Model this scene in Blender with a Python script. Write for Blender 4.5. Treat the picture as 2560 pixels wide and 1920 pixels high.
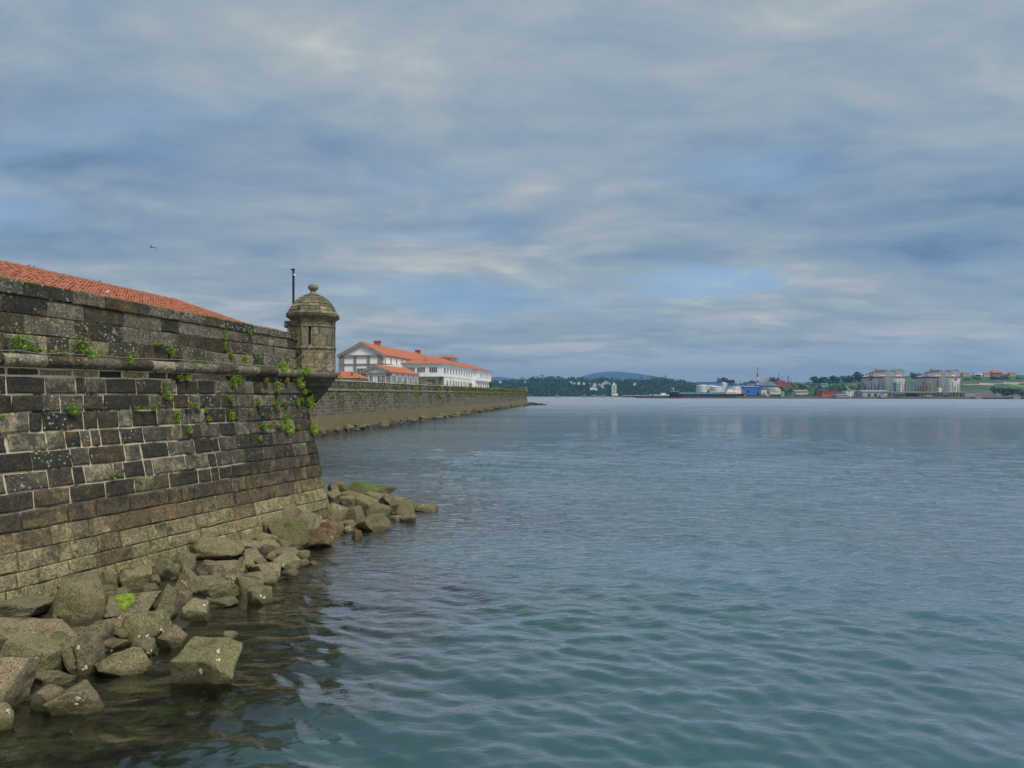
import bpy, bmesh, math, random
import numpy as np
from mathutils import Vector, Matrix, noise
from mathutils.bvhtree import BVHTree

R = math.radians
rnd = random.Random(7)
scene = bpy.context.scene
for o in list(bpy.data.objects):
    bpy.data.objects.remove(o)
COL = scene.collection

# ------------------------------------------------------------------ camera
EYE = 5.4            # eye above the water, metres
F = 1850.0           # focal length in photograph pixels (2560 wide)
HZ = 986.0           # horizon row
cam_d = bpy.data.cameras.new('camera')
cam = bpy.data.objects.new('camera', cam_d)
COL.objects.link(cam)
cam.location = (0, 0, EYE)
cam.rotation_euler = (R(90), 0, 0)
cam_d.sensor_width = 36
cam_d.lens = 36 * F / 2560
cam_d.shift_y = (HZ - 960) / 2560
cam_d.clip_start = 0.1
cam_d.clip_end = 40000
scene.camera = cam
HAZE = 1.35e-4           # density of the air box


def at(px, py, Y):
    return Vector(((px - 1280) / F * Y, Y, EYE + (HZ - py) / F * Y))


# ------------------------------------------------------------------ sky, sun
SUN_EL, SUN_AZ = R(57), R(142)     # azimuth from the view axis, clockwise: behind the right shoulder
scene.view_settings.view_transform = 'Standard'
scene.view_settings.look = 'None'
scene.view_settings.exposure = 1.33
scene.view_settings.gamma = 1.0
scene.cycles.use_denoising = True
scene.cycles.max_bounces = 8
scene.cycles.sample_clamp_indirect = 2.0
scene.cycles.volume_bounces = 0
scene.cycles.transparent_max_bounces = 12

sun_d = bpy.data.lights.new('sun', 'SUN')
sun_d.energy = 1.5
sun_d.angle = R(20)
sun_d.color = (1.0, 0.95, 0.86)
sun = bpy.data.objects.new('sun', sun_d)
COL.objects.link(sun)
SUN_FROM = Vector((math.sin(SUN_AZ) * math.cos(SUN_EL), math.cos(SUN_AZ) * math.cos(SUN_EL), math.sin(SUN_EL)))
sun.rotation_euler = SUN_FROM.to_track_quat('Z', 'Y').to_euler()
sun.location = (0, 0, 60)


class NT:
    """small helper around a node tree"""
    def __init__(self, tree):
        self.t = tree
        self.n = tree.nodes
        self.l = tree.links

    def node(self, kind, **kw):
        nd = self.n.new(kind)
        for k, v in kw.items():
            if k.startswith('i_'):
                key = k[2:]
                nd.inputs[int(key) if key.isdigit() else key.replace('_', ' ')].default_value = v
            else:
                setattr(nd, k, v)
        return nd

    def link(self, a, b):
        self.l.new(a, b)

    def math(self, op, a, b=None, c=None, clamp=False):
        nd = self.n.new('ShaderNodeMath')
        nd.operation = op
        nd.use_clamp = clamp
        for i, v in enumerate((a, b, c)):
            if v is None:
                continue
            if isinstance(v, (int, float)):
                nd.inputs[i].default_value = v
            else:
                self.l.new(v, nd.inputs[i])
        return nd.outputs[0]

    def vmath(self, op, a, b=None):
        nd = self.n.new('ShaderNodeVectorMath')
        nd.operation = op
        for i, v in enumerate((a, b)):
            if v is None:
                continue
            if isinstance(v, (tuple, list, Vector)):
                nd.inputs[i].default_value = tuple(v)
            else:
                self.l.new(v, nd.inputs[i])
        return nd.outputs['Value'] if op in ('LENGTH', 'DOT_PRODUCT') else nd.outputs[0]

    def mix(self, f, a, b, blend='MIX'):
        nd = self.n.new('ShaderNodeMix')
        nd.data_type = 'RGBA'
        nd.blend_type = blend
        nd.clamp_factor = True
        for key, v in ((0, f), (6, a), (7, b)):
            if isinstance(v, (int, float)):
                nd.inputs[key].default_value = v
            elif isinstance(v, (tuple, list)):
                nd.inputs[key].default_value = tuple(v) + ((1,) if len(v) == 3 else ())
            else:
                self.l.new(v, nd.inputs[key])
        return nd.outputs[2]

    def ramp(self, f, stops):
        nd = self.n.new('ShaderNodeValToRGB')
        e = nd.color_ramp.elements
        while len(e) < len(stops):
            e.new(0.5)
        for k, (p, c) in enumerate(stops):
            e[k].position = p
            e[k].color = tuple(c) + (1,) if len(c) == 3 else tuple(c)
        self.l.new(f, nd.inputs[0])
        return nd.outputs[0]

    def smooth(self, v, a, b, x=0.0, y=1.0):
        nd = self.n.new('ShaderNodeMapRange')
        nd.interpolation_type = 'SMOOTHSTEP'
        self.l.new(v, nd.inputs[0])
        for i, q in enumerate((a, b, x, y)):
            nd.inputs[i + 1].default_value = q
        return nd.outputs[0]

    def noise(self, vec, scale, detail=4, rough=0.55, dist=0.0, dim='3D'):
        nd = self.n.new('ShaderNodeTexNoise')
        nd.noise_dimensions = dim
        nd.inputs['Scale'].default_value = scale
        nd.inputs['Detail'].default_value = detail
        nd.inputs['Roughness'].default_value = rough
        nd.inputs['Distortion'].default_value = dist
        if vec is not None:
            self.l.new(vec, nd.inputs['Vector'])
        return nd.outputs[0]

    def scale(self, vec, s, rot=(0, 0, 0), loc=(0, 0, 0)):
        nd = self.n.new('ShaderNodeMapping')
        nd.inputs['Scale'].default_value = s
        nd.inputs['Rotation'].default_value = rot
        nd.inputs['Location'].default_value = loc
        self.l.new(vec, nd.inputs['Vector'])
        return nd.outputs[0]


def build_world():
    w = bpy.data.worlds.new('World')
    scene.world = w
    w.use_nodes = True
    w.cycles.sampling_method = 'MANUAL'
    w.cycles.sample_map_resolution = 512
    t = NT(w.node_tree)
    t.n.clear()
    out = t.node('ShaderNodeOutputWorld')
    bg = t.node('ShaderNodeBackground')
    t.link(bg.outputs[0], out.inputs[0])
    sky = t.node('ShaderNodeTexSky', sky_type='NISHITA')
    sky.sun_disc = False
    sky.sun_elevation = SUN_EL
    sky.sun_rotation = SUN_AZ
    sky.air_density = 1.2
    clear = t.mix(1.0, sky.outputs[0], (0.06, 0.06, 0.06), 'MULTIPLY')
    geo = t.node('ShaderNodeTexCoord')
    d = geo.outputs['Generated']
    sep = t.node('ShaderNodeSeparateXYZ')
    t.link(d, sep.inputs[0])
    up = t.math('MAXIMUM', sep.outputs[2], 0.0)
    den = t.math('ADD', up, 0.13)
    px = t.math('DIVIDE', sep.outputs[0], den)
    py = t.math('DIVIDE', sep.outputs[1], den)
    cmb = t.node('ShaderNodeCombineXYZ')
    t.link(px, cmb.inputs[0])
    t.link(py, cmb.inputs[1])
    P = cmb.outputs[0]
    # the cloud sheet lies in a plane overhead; P is a point of that plane
    warp = t.node('ShaderNodeTexNoise')
    warp.inputs['Scale'].default_value = 0.9
    warp.inputs['Detail'].default_value = 3
    t.link(P, warp.inputs['Vector'])
    wv = t.vmath('SUBTRACT', warp.outputs['Color'], (0.5, 0.5, 0.5))
    wv = t.vmath('MULTIPLY', wv, (0.9, 0.55, 0))
    PW = t.vmath('ADD', P, wv)
    big = t.noise(t.scale(PW, (0.40, 0.46, 1), (0, 0, R(-24)), (3.1, 0.4, 0)), 1.0, 3, 0.5)
    streak = t.noise(t.scale(PW, (0.80, 1.15, 1), (0, 0, R(-34)), (0.7, 5.2, 0)), 1.25, 7, 0.58)
    fine = t.noise(t.scale(PW, (1.9, 2.6, 1), (0, 0, R(-30)), (2.0, 1.0, 0)), 1.9, 8, 0.60)
    v = t.math('ADD', t.math('MULTIPLY', big, 0.42), t.math('MULTIPLY', streak, 0.36))
    v = t.math('ADD', v, t.math('MULTIPLY', fine, 0.27))
    v = t.math('ADD', v, -0.02)

    def plane(x, y):
        u, vv = (x - 1280) / F, (HZ - y) / F
        n = math.sqrt(u * u + 1 + vv * vv)
        q = vv / n + 0.13
        return u / n / q, 1 / n / q

    # clouds with a place of their own: centre, half width and half height in the photograph
    for x, y, hw, hh, g in [
            (1140, 738, 190, 26, -0.10), (1700, 655, 190, 26, -0.10), (2170, 640, 380, 30, -0.09),
            (2420, 612, 150, 34, -0.07), (2540, 500, 130, 50, -0.07), (1280, 590, 130, 40, -0.045),
            (1180, 790, 260, 20, 0.07), (1100, 650, 420, 60, 0.085), (1560, 600, 380, 65, 0.085),
            (1850, 690, 260, 26, 0.06), (1400, 872, 150, 12, 0.12), (1000, 810, 220, 16, 0.05),
            (2000, 590, 260, 30, 0.03), (2150, 120, 560, 260, 0.055), (2420, 330, 330, 190, 0.035),
            (900, 180, 520, 260, 0.018), (130, 330, 260, 60, 0.04), (620, 400, 520, 70, -0.045),
            (150, 400, 300, 60, -0.04), (1480, 190, 330, 120, -0.035), (1250, 400, 420, 60, -0.02)]:
        cx, cy = plane(x, y)
        ax, _ = plane(x + hw, y)
        _, ay = plane(x, y - hh)
        dv = t.vmath('SUBTRACT', PW if hh < 70 else P, (cx, cy, 0))
        dv = t.vmath('DIVIDE', dv, (abs(ax - cx) * 1.5, abs(ay - cy) * 1.9, 1))
        ln = t.vmath('LENGTH', dv)
        v = t.math('ADD', v, t.smooth(ln, 0.0, 1.0, g, 0.0))
    low = t.smooth(sep.outputs[2], 0.0, 0.19, 0.20, 0.0)
    v = t.math('ADD', v, low)
    cloud = t.ramp(v, [(0.30, (0.040, 0.066, 0.098)), (0.41, (0.080, 0.117, 0.174)), (0.50, (0.114, 0.148, 0.186)),
                       (0.58, (0.152, 0.178, 0.192)), (0.70, (0.250, 0.256, 0.240))])
    # thin places, where the blue above shows; bluer on average where the sheet is dense and low in noise
    gap = t.noise(t.scale(PW, (0.8, 1.6, 1), (0, 0, R(-18)), (7.3, 2.2, 0)), 0.8, 4, 0.5)
    gm = t.smooth(gap, 0.50, 0.72, 0.0, 0.55)
    cx, cy = plane(1745, 712)
    dv = t.vmath('DIVIDE', t.vmath('SUBTRACT', P, (cx, cy, 0)), (0.55, 0.42, 1))
    ln = t.math('ADD', t.vmath('LENGTH', dv), t.math('MULTIPLY', t.math('SUBTRACT', fine, 0.5), 2.2))
    gm = t.math('MAXIMUM', gm, t.smooth(ln, 0.25, 1.0, 0.75, 0.0))
    veil = t.mix(0.6, clear, (0.075, 0.150, 0.285))
    col = t.mix(gm, cloud, veil)
    t.link(col, bg.inputs[0])
    bg.inputs[1].default_value = 1.0


build_world()

# ------------------------------------------------------------------ mesh helpers
ORG = {}


def tag(o, label=None, cat=None, group=None, kind=None):
    if label:
        o['label'] = label
    if cat:
        o['category'] = cat
    if group:
        o['group'] = group
    if kind:
        o['kind'] = kind
    return o


def thing(name, loc, label, cat, group=None):
    o = bpy.data.objects.new(name, None)
    COL.objects.link(o)
    o.empty_display_size = 0.3
    o.location = loc
    ORG[o.name] = Vector(loc)
    return tag(o, label, cat, group)


def link_mesh(name, me, mat, parent=None, org=None):
    o = bpy.data.objects.new(name, me)
    if mat is not None and not me.materials:
        me.materials.append(mat)
    COL.objects.link(o)
    if parent is not None:
        o.parent = parent
        ORG[o.name] = ORG[parent.name]
    else:
        ORG[o.name] = Vector(org) if org is not None else Vector((0, 0, 0))
        o.location = ORG[o.name]
    return o


def make(name, verts, faces, mat, parent=None, org=None, smooth=False):
    """verts in world coordinates; stored relative to the thing's base"""
    base = ORG[parent.name] if parent is not None else (Vector(org) if org is not None else Vector((0, 0, 0)))
    me = bpy.data.meshes.new(name)
    me.from_pydata([(v[0] - base[0], v[1] - base[1], v[2] - base[2]) for v in verts], [], faces)
    if smooth:
        me.polygons.foreach_set('use_smooth', [True] * len(me.polygons))
    me.update()
    return link_mesh(name, me, mat, parent, org)


def make_np(name, V, Q, mat, parent=None, org=None, smooth=False):
    base = np.array(ORG[parent.name] if parent is not None else (org if org is not None else (0, 0, 0)))
    V = np.asarray(V, np.float64) - base
    Q = np.asarray(Q, np.int32)
    me = bpy.data.meshes.new(name)
    k = Q.shape[1]
    me.vertices.add(len(V))
    me.vertices.foreach_set('co', V.astype(np.float32).ravel())
    me.loops.add(Q.size)
    me.loops.foreach_set('vertex_index', Q.ravel())
    me.polygons.add(len(Q))
    me.polygons.foreach_set('loop_start', np.arange(0, Q.size, k, dtype=np.int32))
    me.polygons.foreach_set('loop_total', np.full(len(Q), k, np.int32))
    if smooth:
        me.polygons.foreach_set('use_smooth', np.ones(len(Q), bool))
    me.update(calc_edges=True)
    me.validate()
    return link_mesh(name, me, mat, parent, org)


class MB:
    """collects shapes for one mesh; M maps local to world"""
    def __init__(self, M=None):
        self.v, self.f, self.M = [], [], M

    def add(self, vs, fs):
        b = len(self.v)
        for p in vs:
            p = Vector(p)
            self.v.append(self.M @ p if self.M else p)
        self.f += [tuple(i + b for i in q) for q in fs]
        return self

    def box(self, p, q):
        (x0, y0, z0), (x1, y1, z1) = p, q
        if x0 > x1: x0, x1 = x1, x0
        if y0 > y1: y0, y1 = y1, y0
        if z0 > z1: z0, z1 = z1, z0
        return self.add([(x0, y0, z0), (x1, y0, z0), (x1, y1, z0), (x0, y1, z0), (x0, y0, z1), (x1, y0, z1), (x1, y1, z1), (x0, y1, z1)],
                        [(0, 3, 2, 1), (4, 5, 6, 7), (0, 1, 5, 4), (1, 2, 6, 5), (2, 3, 7, 6), (3, 0, 4, 7)])

    def prism(self, pts, axis, a, b):
        """polygon pts in the plane across axis, swept from a to b"""
        def p3(u, v, t):
            return {'x': (t, u, v), 'y': (u, t, v), 'z': (u, v, t)}[axis]
        n = len(pts)
        vs = [p3(u, v, a) for u, v in pts] + [p3(u, v, b) for u, v in pts]
        fs = [tuple(range(n - 1, -1, -1)), tuple(range(n, 2 * n))]
        fs += [(i, (i + 1) % n, n + (i + 1) % n, n + i) for i in range(n)]
        return self.add(vs, fs)

    def lathe(self, c, prof, n=16, a0=0.0, a1=None, cap=True):
        """prof: list of (radius, z)"""
        full = a1 is None
        m = n if full else n + 1
        a1 = a0 + 2 * math.pi if full else a1
        vs = []
        for r, z in prof:
            for i in range(m):
                a = a0 + (a1 - a0) * i / n
                vs.append((c[0] + r * math.sin(a), c[1] - r * math.cos(a), c[2] + z))
        fs = []
        for k in range(len(prof) - 1):
            for i in range(n):
                j = (i + 1) % m
                fs.append((k * m + i, k * m + j, (k + 1) * m + j, (k + 1) * m + i))
        if cap and full:
            fs.append(tuple(range(m - 1, -1, -1)))
            fs.append(tuple((len(prof) - 1) * m + i for i in range(m)))
        return self.add(vs, fs)

    def bar(self, p, q, r, n=5, r2=None):
        p, q = Vector(p), Vector(q)
        d = (q - p).normalized()
        s = d.cross(Vector((0, 0, 1)) if abs(d.z) < 0.9 else Vector((1, 0, 0))).normalized()
        t = d.cross(s)
        r2 = r if r2 is None else r2
        vs = [p + (s * math.cos(2 * math.pi * i / n) + t * math.sin(2 * math.pi * i / n)) * r for i in range(n)]
        vs += [q + (s * math.cos(2 * math.pi * i / n) + t * math.sin(2 * math.pi * i / n)) * r2 for i in range(n)]
        fs = [(i, (i + 1) % n, n + (i + 1) % n, n + i) for i in range(n)] + [tuple(range(n - 1, -1, -1)), tuple(range(n, 2 * n))]
        return self.add(vs, fs)

    def path(self, pts, r, n=6):
        for a, b in zip(pts[:-1], pts[1:]):
            self.bar(a, b, r, n)
        return self

    def build(self, name, mat, parent=None, org=None, smooth=False):
        return make(name, self.v, self.f, mat, parent, org, smooth)


def copy_tree(o, parent=None):
    c = o.copy()
    COL.objects.link(c)
    c.parent = parent
    for ch in o.children:
        copy_tree(ch, c)
    return c


# ------------------------------------------------------------------ materials
def new_mat(name):
    m = bpy.data.materials.new(name)
    m.use_nodes = True
    t = NT(m.node_tree)
    b = t.n['Principled BSDF']
    return m, t, b


def plain(name, col, rough=0.7, var=0.25, scale=1.5, bump=0.0, bscale=20.0, metal=0.0, stain=None, spec=0.4):
    m, t, b = new_mat(name)
    pos = t.node('ShaderNodeNewGeometry').outputs['Position']
    n1 = t.noise(pos, scale, 5, 0.6)
    k = t.smooth(n1, 0.25, 0.75, 1 - var, 1 + var)
    c = t.mix(1.0, col, k, 'MULTIPLY')
    if stain:
        n2 = t.noise(t.scale(pos, (1, 1, 0.25)), scale * 2.7, 5, 0.65)
        c = t.mix(t.smooth(n2, 0.52, 0.72, 0, stain[1]), c, stain[0])
    t.link(c, b.inputs['Base Color'])
    b.inputs['Roughness'].default_value = rough
    b.inputs['Metallic'].default_value = metal
    b.inputs['Specular IOR Level'].default_value = spec
    if bump:
        bp = t.node('ShaderNodeBump', i_Strength=bump, i_Distance=0.05)
        t.link(t.noise(pos, bscale, 5, 0.6), bp.inputs['Height'])
        t.link(bp.outputs[0], b.inputs['Normal'])
    return m


def stone_mat():
    """ashlar: colour and lichen share come from each stone (object colour, alpha)"""
    m, t, b = new_mat('weathered_granite')
    pos = t.node('ShaderNodeNewGeometry').outputs['Position']
    oi = t.node('ShaderNodeObjectInfo')
    base = oi.outputs['Color']
    al = oi.outputs['Alpha']
    rv = t.math('MULTIPLY', oi.outputs['Random'], 40.0)
    off = t.node('ShaderNodeCombineXYZ')
    t.link(rv, off.inputs[0])
    t.link(rv, off.inputs[1])
    p2 = t.vmath('ADD', pos, off.outputs[0])
    grain = t.noise(pos, 42, 3, 0.75)
    c = t.mix(1.0, base, t.smooth(grain, 0.34, 0.66, 0.45, 1.55), 'MULTIPLY')
    # rusty tide stains, soft across the stones, low on the wall
    sepz = t.node('ShaderNodeSeparateXYZ')
    t.link(pos, sepz.inputs[0])
    zn = t.math('ADD', sepz.outputs[2], t.math('MULTIPLY', t.math('SUBTRACT', t.noise(pos, 1.1, 5, 0.62), 0.5), 1.5))
    band = t.math('MULTIPLY', t.smooth(zn, 1.3, 1.85), t.smooth(zn, 2.9, 2.4))
    c = t.mix(t.math('MULTIPLY', band, 0.65), c, t.mix(t.noise(pos, 2.4, 5, 0.65), (0.050, 0.042, 0.028), (0.185, 0.135, 0.070)))
    dk = t.math('MULTIPLY', t.smooth(zn, 1.7, 2.5), t.smooth(sepz.outputs[2], 6.0, 5.5))
    c = t.mix(t.math('MULTIPLY', dk, t.smooth(t.noise(p2, 1.9, 5, 0.68), 0.36, 0.58, 0.0, 0.72)), c, (0.030, 0.029, 0.026))
    mott = t.noise(p2, 13, 6, 0.7)
    c = t.mix(1.0, c, t.smooth(mott, 0.34, 0.68, 0.66, 1.5), 'MULTIPLY')
    blot = t.noise(p2, 3.2, 5, 0.62)
    c = t.mix(t.smooth(blot, 0.50, 0.72, 0.0, 0.75), c, t.mix(1.0, c, (2.1, 1.95, 1.6), 'MULTIPLY'))
    blot2 = t.noise(p2, 2.1, 5, 0.66)
    c = t.mix(t.smooth(blot2, 0.53, 0.68, 0.0, 0.75), c, (0.030, 0.030, 0.027))
    # run-off streaks
    st = t.noise(t.scale(pos, (5.5, 5.5, 0.55)), 1.0, 4, 0.6)
    c = t.mix(t.smooth(st, 0.54, 0.70, 0.0, 0.55), c, (0.024, 0.025, 0.023))
    ru = t.noise(t.scale(pos, (0.9, 0.9, 1.3), (0, 0, 0), (5, 2, 9)), 1.0, 4, 0.6)
    c = t.mix(t.smooth(ru, 0.58, 0.74, 0.0, 0.5), c, (0.17, 0.105, 0.045))
    # lichen
    vo = t.node('ShaderNodeTexVoronoi', i_Scale=9.0, i_Randomness=1.0)
    vp = t.vmath('ADD', pos, t.vmath('MULTIPLY', t.node('ShaderNodeTexNoise', i_Scale=14.0, i_Detail=3.0).outputs['Color'], (0.05, 0.05, 0.05)))
    t.link(vp, vo.inputs['Vector'])
    sp = t.math('SUBTRACT', vo.outputs['Distance'], t.math('MULTIPLY', t.noise(pos, 5.0, 3, 0.6), 0.62))
    spot = t.smooth(sp, -0.10, -0.04, 1.0, 0.0)
    patch = t.math('ADD', t.noise(p2, 1.25, 3, 0.6), t.math('MULTIPLY', al, 0.5))
    lm = t.math('MULTIPLY', spot, t.smooth(patch, 0.62, 0.76))
    vo2 = t.node('ShaderNodeTexVoronoi', i_Scale=30.0)
    t.link(vp, vo2.inputs['Vector'])
    lm2 = t.math('MULTIPLY', t.smooth(vo2.outputs['Distance'], 0.16, 0.26, 1.0, 0.0), t.smooth(patch, 0.66, 0.86, 0, 0.7))
    lm = t.math('MAXIMUM', lm, lm2)
    crust = t.math('MULTIPLY', t.smooth(t.noise(p2, 5.5, 6, 0.68), 0.57, 0.63), t.smooth(al, 0.45, 0.8, 0.0, 0.75))
    lm = t.math('MAXIMUM', lm, crust)
    lc = t.mix(t.noise(pos, 3.0, 2), (0.36, 0.37, 0.34), (0.24, 0.25, 0.17))
    c = t.mix(t.math('MULTIPLY', lm, 0.85), c, lc)
    t.link(c, b.inputs['Base Color'])
    b.inputs['Roughness'].default_value = 0.9
    b.inputs['Specular IOR Level'].default_value = 0.25
    h = t.math('ADD', t.math('MULTIPLY', t.noise(p2, 7, 6, 0.65), 1.0), t.math('MULTIPLY', grain, 0.25))
    bp = t.node('ShaderNodeBump', i_Strength=0.75, i_Distance=0.06)
    t.link(h, bp.inputs['Height'])
    t.link(bp.outputs[0], b.inputs['Normal'])
    return m


def mortar_mat():
    m, t, b = new_mat('lime_mortar')
    pos = t.node('ShaderNodeNewGeometry').outputs['Position']
    sep = t.node('ShaderNodeSeparateXYZ')
    t.link(pos, sep.inputs[0])
    n = t.noise(pos, 1.3, 5, 0.65)
    c = t.mix(t.noise(pos, 9, 4, 0.6), (0.37, 0.315, 0.20), (0.60, 0.52, 0.37))
    lost = t.math('MAXIMUM', t.smooth(n, 0.52, 0.62), t.smooth(sep.outputs[2], 2.75, 2.35))
    lost = t.math('MAXIMUM', lost, t.smooth(t.math('ADD', sep.outputs[1], t.math('MULTIPLY', n, 8)), 27, 31))
    lost = t.math('MAXIMUM', lost, t.smooth(sep.outputs[2], 6.3, 6.5))
    c = t.mix(lost, c, (0.03, 0.027, 0.02))
    t.link(c, b.inputs['Base Color'])
    b.inputs['Roughness'].default_value = 0.95
    bp = t.node('ShaderNodeBump', i_Strength=0.6, i_Distance=0.04)
    t.link(t.noise(pos, 22, 5, 0.65), bp.inputs['Height'])
    t.link(bp.outputs[0], b.inputs['Normal'])
    return m


def rock_mat():
    """shore granite: colour from the object, speckled, wet and weedy towards the water"""
    m, t, b = new_mat('shore_granite')
    pos = t.node('ShaderNodeNewGeometry').outputs['Position']
    sep = t.node('ShaderNodeSeparateXYZ')
    t.link(pos, sep.inputs[0])
    oi = t.node('ShaderNodeObjectInfo')
    rv = t.math('MULTIPLY', oi.outputs['Random'], 50.0)
    off = t.node('ShaderNodeCombineXYZ')
    t.link(rv, off.inputs[0])
    t.link(rv, off.inputs[2])
    p2 = t.vmath('ADD', pos, off.outputs[0])
    g1 = t.noise(pos, 60, 2, 0.8)
    g2 = t.noise(pos, 24, 3, 0.7)
    c = t.mix(1.0, oi.outputs['Color'], t.smooth(g1, 0.33, 0.67, 0.25, 1.7), 'MULTIPLY')
    c = t.mix(1.0, c, t.smooth(g2, 0.3, 0.7, 0.7, 1.3), 'MULTIPLY')
    n1 = t.noise(p2, 1.6, 5, 0.6)
    c = t.mix(t.smooth(n1, 0.5, 0.7, 0, 0.6), c, (0.115, 0.10, 0.045))
    n2 = t.noise(p2, 2.6, 5, 0.65)
    c = t.mix(t.smooth(n2, 0.52, 0.70, 0, 0.75), c, (0.048, 0.044, 0.03))
    n3 = t.noise(p2, 1.1, 4, 0.6)
    c = t.mix(t.smooth(n3, 0.60, 0.72, 0, 0.55), c, (0.15, 0.075, 0.04))
    zz = t.math('ADD', sep.outputs[2], t.math('MULTIPLY', t.math('SUBTRACT', t.noise(p2, 3.0, 4), 0.5), 0.40))
    wet = t.smooth(zz, 0.24, 0.05)
    weed = t.mix(t.noise(pos, 7, 4, 0.6), (0.028, 0.025, 0.010), (0.095, 0.08, 0.024))
    c = t.mix(t.math('MULTIPLY', wet, 0.85), c, weed)
    t.link(c, b.inputs['Base Color'])
    t.link(t.math('SUBTRACT', 0.9, t.math('MULTIPLY', wet, 0.55)), b.inputs['Roughness'])
    b.inputs['Specular IOR Level'].default_value = 0.3
    h = t.math('ADD', t.math('MULTIPLY', t.noise(p2, 6, 7, 0.66), 1.0), t.math('MULTIPLY', g1, 0.18))
    bp = t.node('ShaderNodeBump', i_Strength=0.8, i_Distance=0.07)
    t.link(h, bp.inputs['Height'])
    t.link(bp.outputs[0], b.inputs['Normal'])
    return m


def water_mat():
    m, t, b = new_mat('sea_water')
    t.n.remove(b)
    out = [n for n in t.n if n.type == 'OUTPUT_MATERIAL'][0]
    pos = t.node('ShaderNodeNewGeometry').outputs['Position']
    cd = t.node('ShaderNodeAttribute', attribute_name='dist').outputs['Fac']
    depth = t.node('ShaderNodeAttribute', attribute_name='depth').outputs['Fac']
    # ripples finer than the mesh carries
    r1 = t.noise(t.scale(pos, (1.5, 3.0, 1), (0, 0, R(-16))), 1.0, 4, 0.55, 0.6)
    r2 = t.noise(t.scale(pos, (0.35, 0.75, 1), (0, 0, R(-22)), (4, 1, 0)), 1.0, 4, 0.6, 0.4)
    r0 = t.noise(t.scale(pos, (4.5, 8.0, 1), (0, 0, R(-20))), 1.0, 3, 0.6, 0.5)
    r3 = t.noise(t.scale(pos, (0.018, 0.05, 1), (0, 0, R(-12))), 1.0, 3, 0.55, 0.5)
    gust = t.smooth(r3, 0.3, 0.7, 0.55, 1.3)
    far = t.smooth(cd, 9, 40)
    h = t.math('ADD', t.math('MULTIPLY', r1, t.math('ADD', 0.015, t.math('MULTIPLY', far, 0.17))),
               t.math('MULTIPLY', r2, t.math('MULTIPLY', t.smooth(cd, 26, 62), 0.62)))
    h = t.math('ADD', h, t.math('MULTIPLY', r0, 0.007))
    h = t.math('MULTIPLY', h, gust)
    bp = t.node('ShaderNodeBump', i_Strength=1.0, i_Distance=1.0)
    t.link(h, bp.inputs['Height'])
    nor = bp.outputs[0]
    fr = t.node('ShaderNodeFresnel', i_IOR=1.37)
    t.link(nor, fr.inputs['Normal'])
    gl = t.node('ShaderNodeBsdfGlossy')
    t.link(t.smooth(cd, 50, 500, 0.02, 0.38), gl.inputs['Roughness'])
    t.link(nor, gl.inputs['Normal'])
    rf = t.node('ShaderNodeBsdfRefraction', i_Roughness=0.0, i_IOR=1.333)
    t.link(nor, rf.inputs['Normal'])
    rf.inputs['Color'].default_value = (0.50, 0.70, 0.40, 1)
    df = t.node('ShaderNodeBsdfDiffuse')
    turb = t.noise(t.scale(pos, (0.05, 0.09, 1), (0, 0, R(-30))), 1.0, 3, 0.5)
    shal = (t.mix(t.smooth(turb, 0.35, 0.65), (0.024, 0.092, 0.084), (0.036, 0.096, 0.104)))
    deep = t.mix(t.smooth(turb, 0.35, 0.65), (0.048, 0.112, 0.152), (0.058, 0.116, 0.156))
    t.link(t.mix(t.smooth(depth, 2.5, 5.2), shal, deep), df.inputs['Color'])
    op = t.math('SUBTRACT', 1.0, t.math('POWER', 2.718, t.math('MULTIPLY', depth, -0.55)))
    op = t.math('MULTIPLY', op, t.smooth(depth, 1.2, 3.4), clamp=True)
    body = t.node('ShaderNodeMixShader')
    t.link(op, body.inputs[0])
    t.link(rf.outputs[0], body.inputs[1])
    t.link(df.outputs[0], body.inputs[2])
    mx = t.node('ShaderNodeMixShader')
    t.link(t.math('MULTIPLY', fr.outputs[0], 2.8, clamp=True), mx.inputs[0])
    t.link(body.outputs[0], mx.inputs[1])
    t.link(gl.outputs[0], mx.inputs[2])
    t.link(mx.outputs[0], out.inputs[0])
    return m


def leaf_mat(name, c1, c2, c3=None):
    m, t, b = new_mat(name)
    pos = t.node('ShaderNodeNewGeometry').outputs['Position']
    oi = t.node('ShaderNodeObjectInfo')
    g = t.node('ShaderNodeNewGeometry')
    k = t.math('ADD', t.math('MULTIPLY', g.outputs['Random Per Island'], 0.7), t.math('MULTIPLY', t.noise(pos, 3.0, 3), 0.3))
    c = t.mix(k, c1, c2)
    if c3:
        c = t.mix(t.smooth(g.outputs['Random Per Island'], 0.86, 0.9), c, c3)
    c = t.mix(1.0, c, oi.outputs['Color'], 'MULTIPLY')
    t.link(c, b.inputs['Base Color'])
    b.inputs['Roughness'].default_value = 0.6
    b.inputs['Specular IOR Level'].default_value = 0.3
    b.inputs['Subsurface Weight'].default_value = 0.0
    return m


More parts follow.
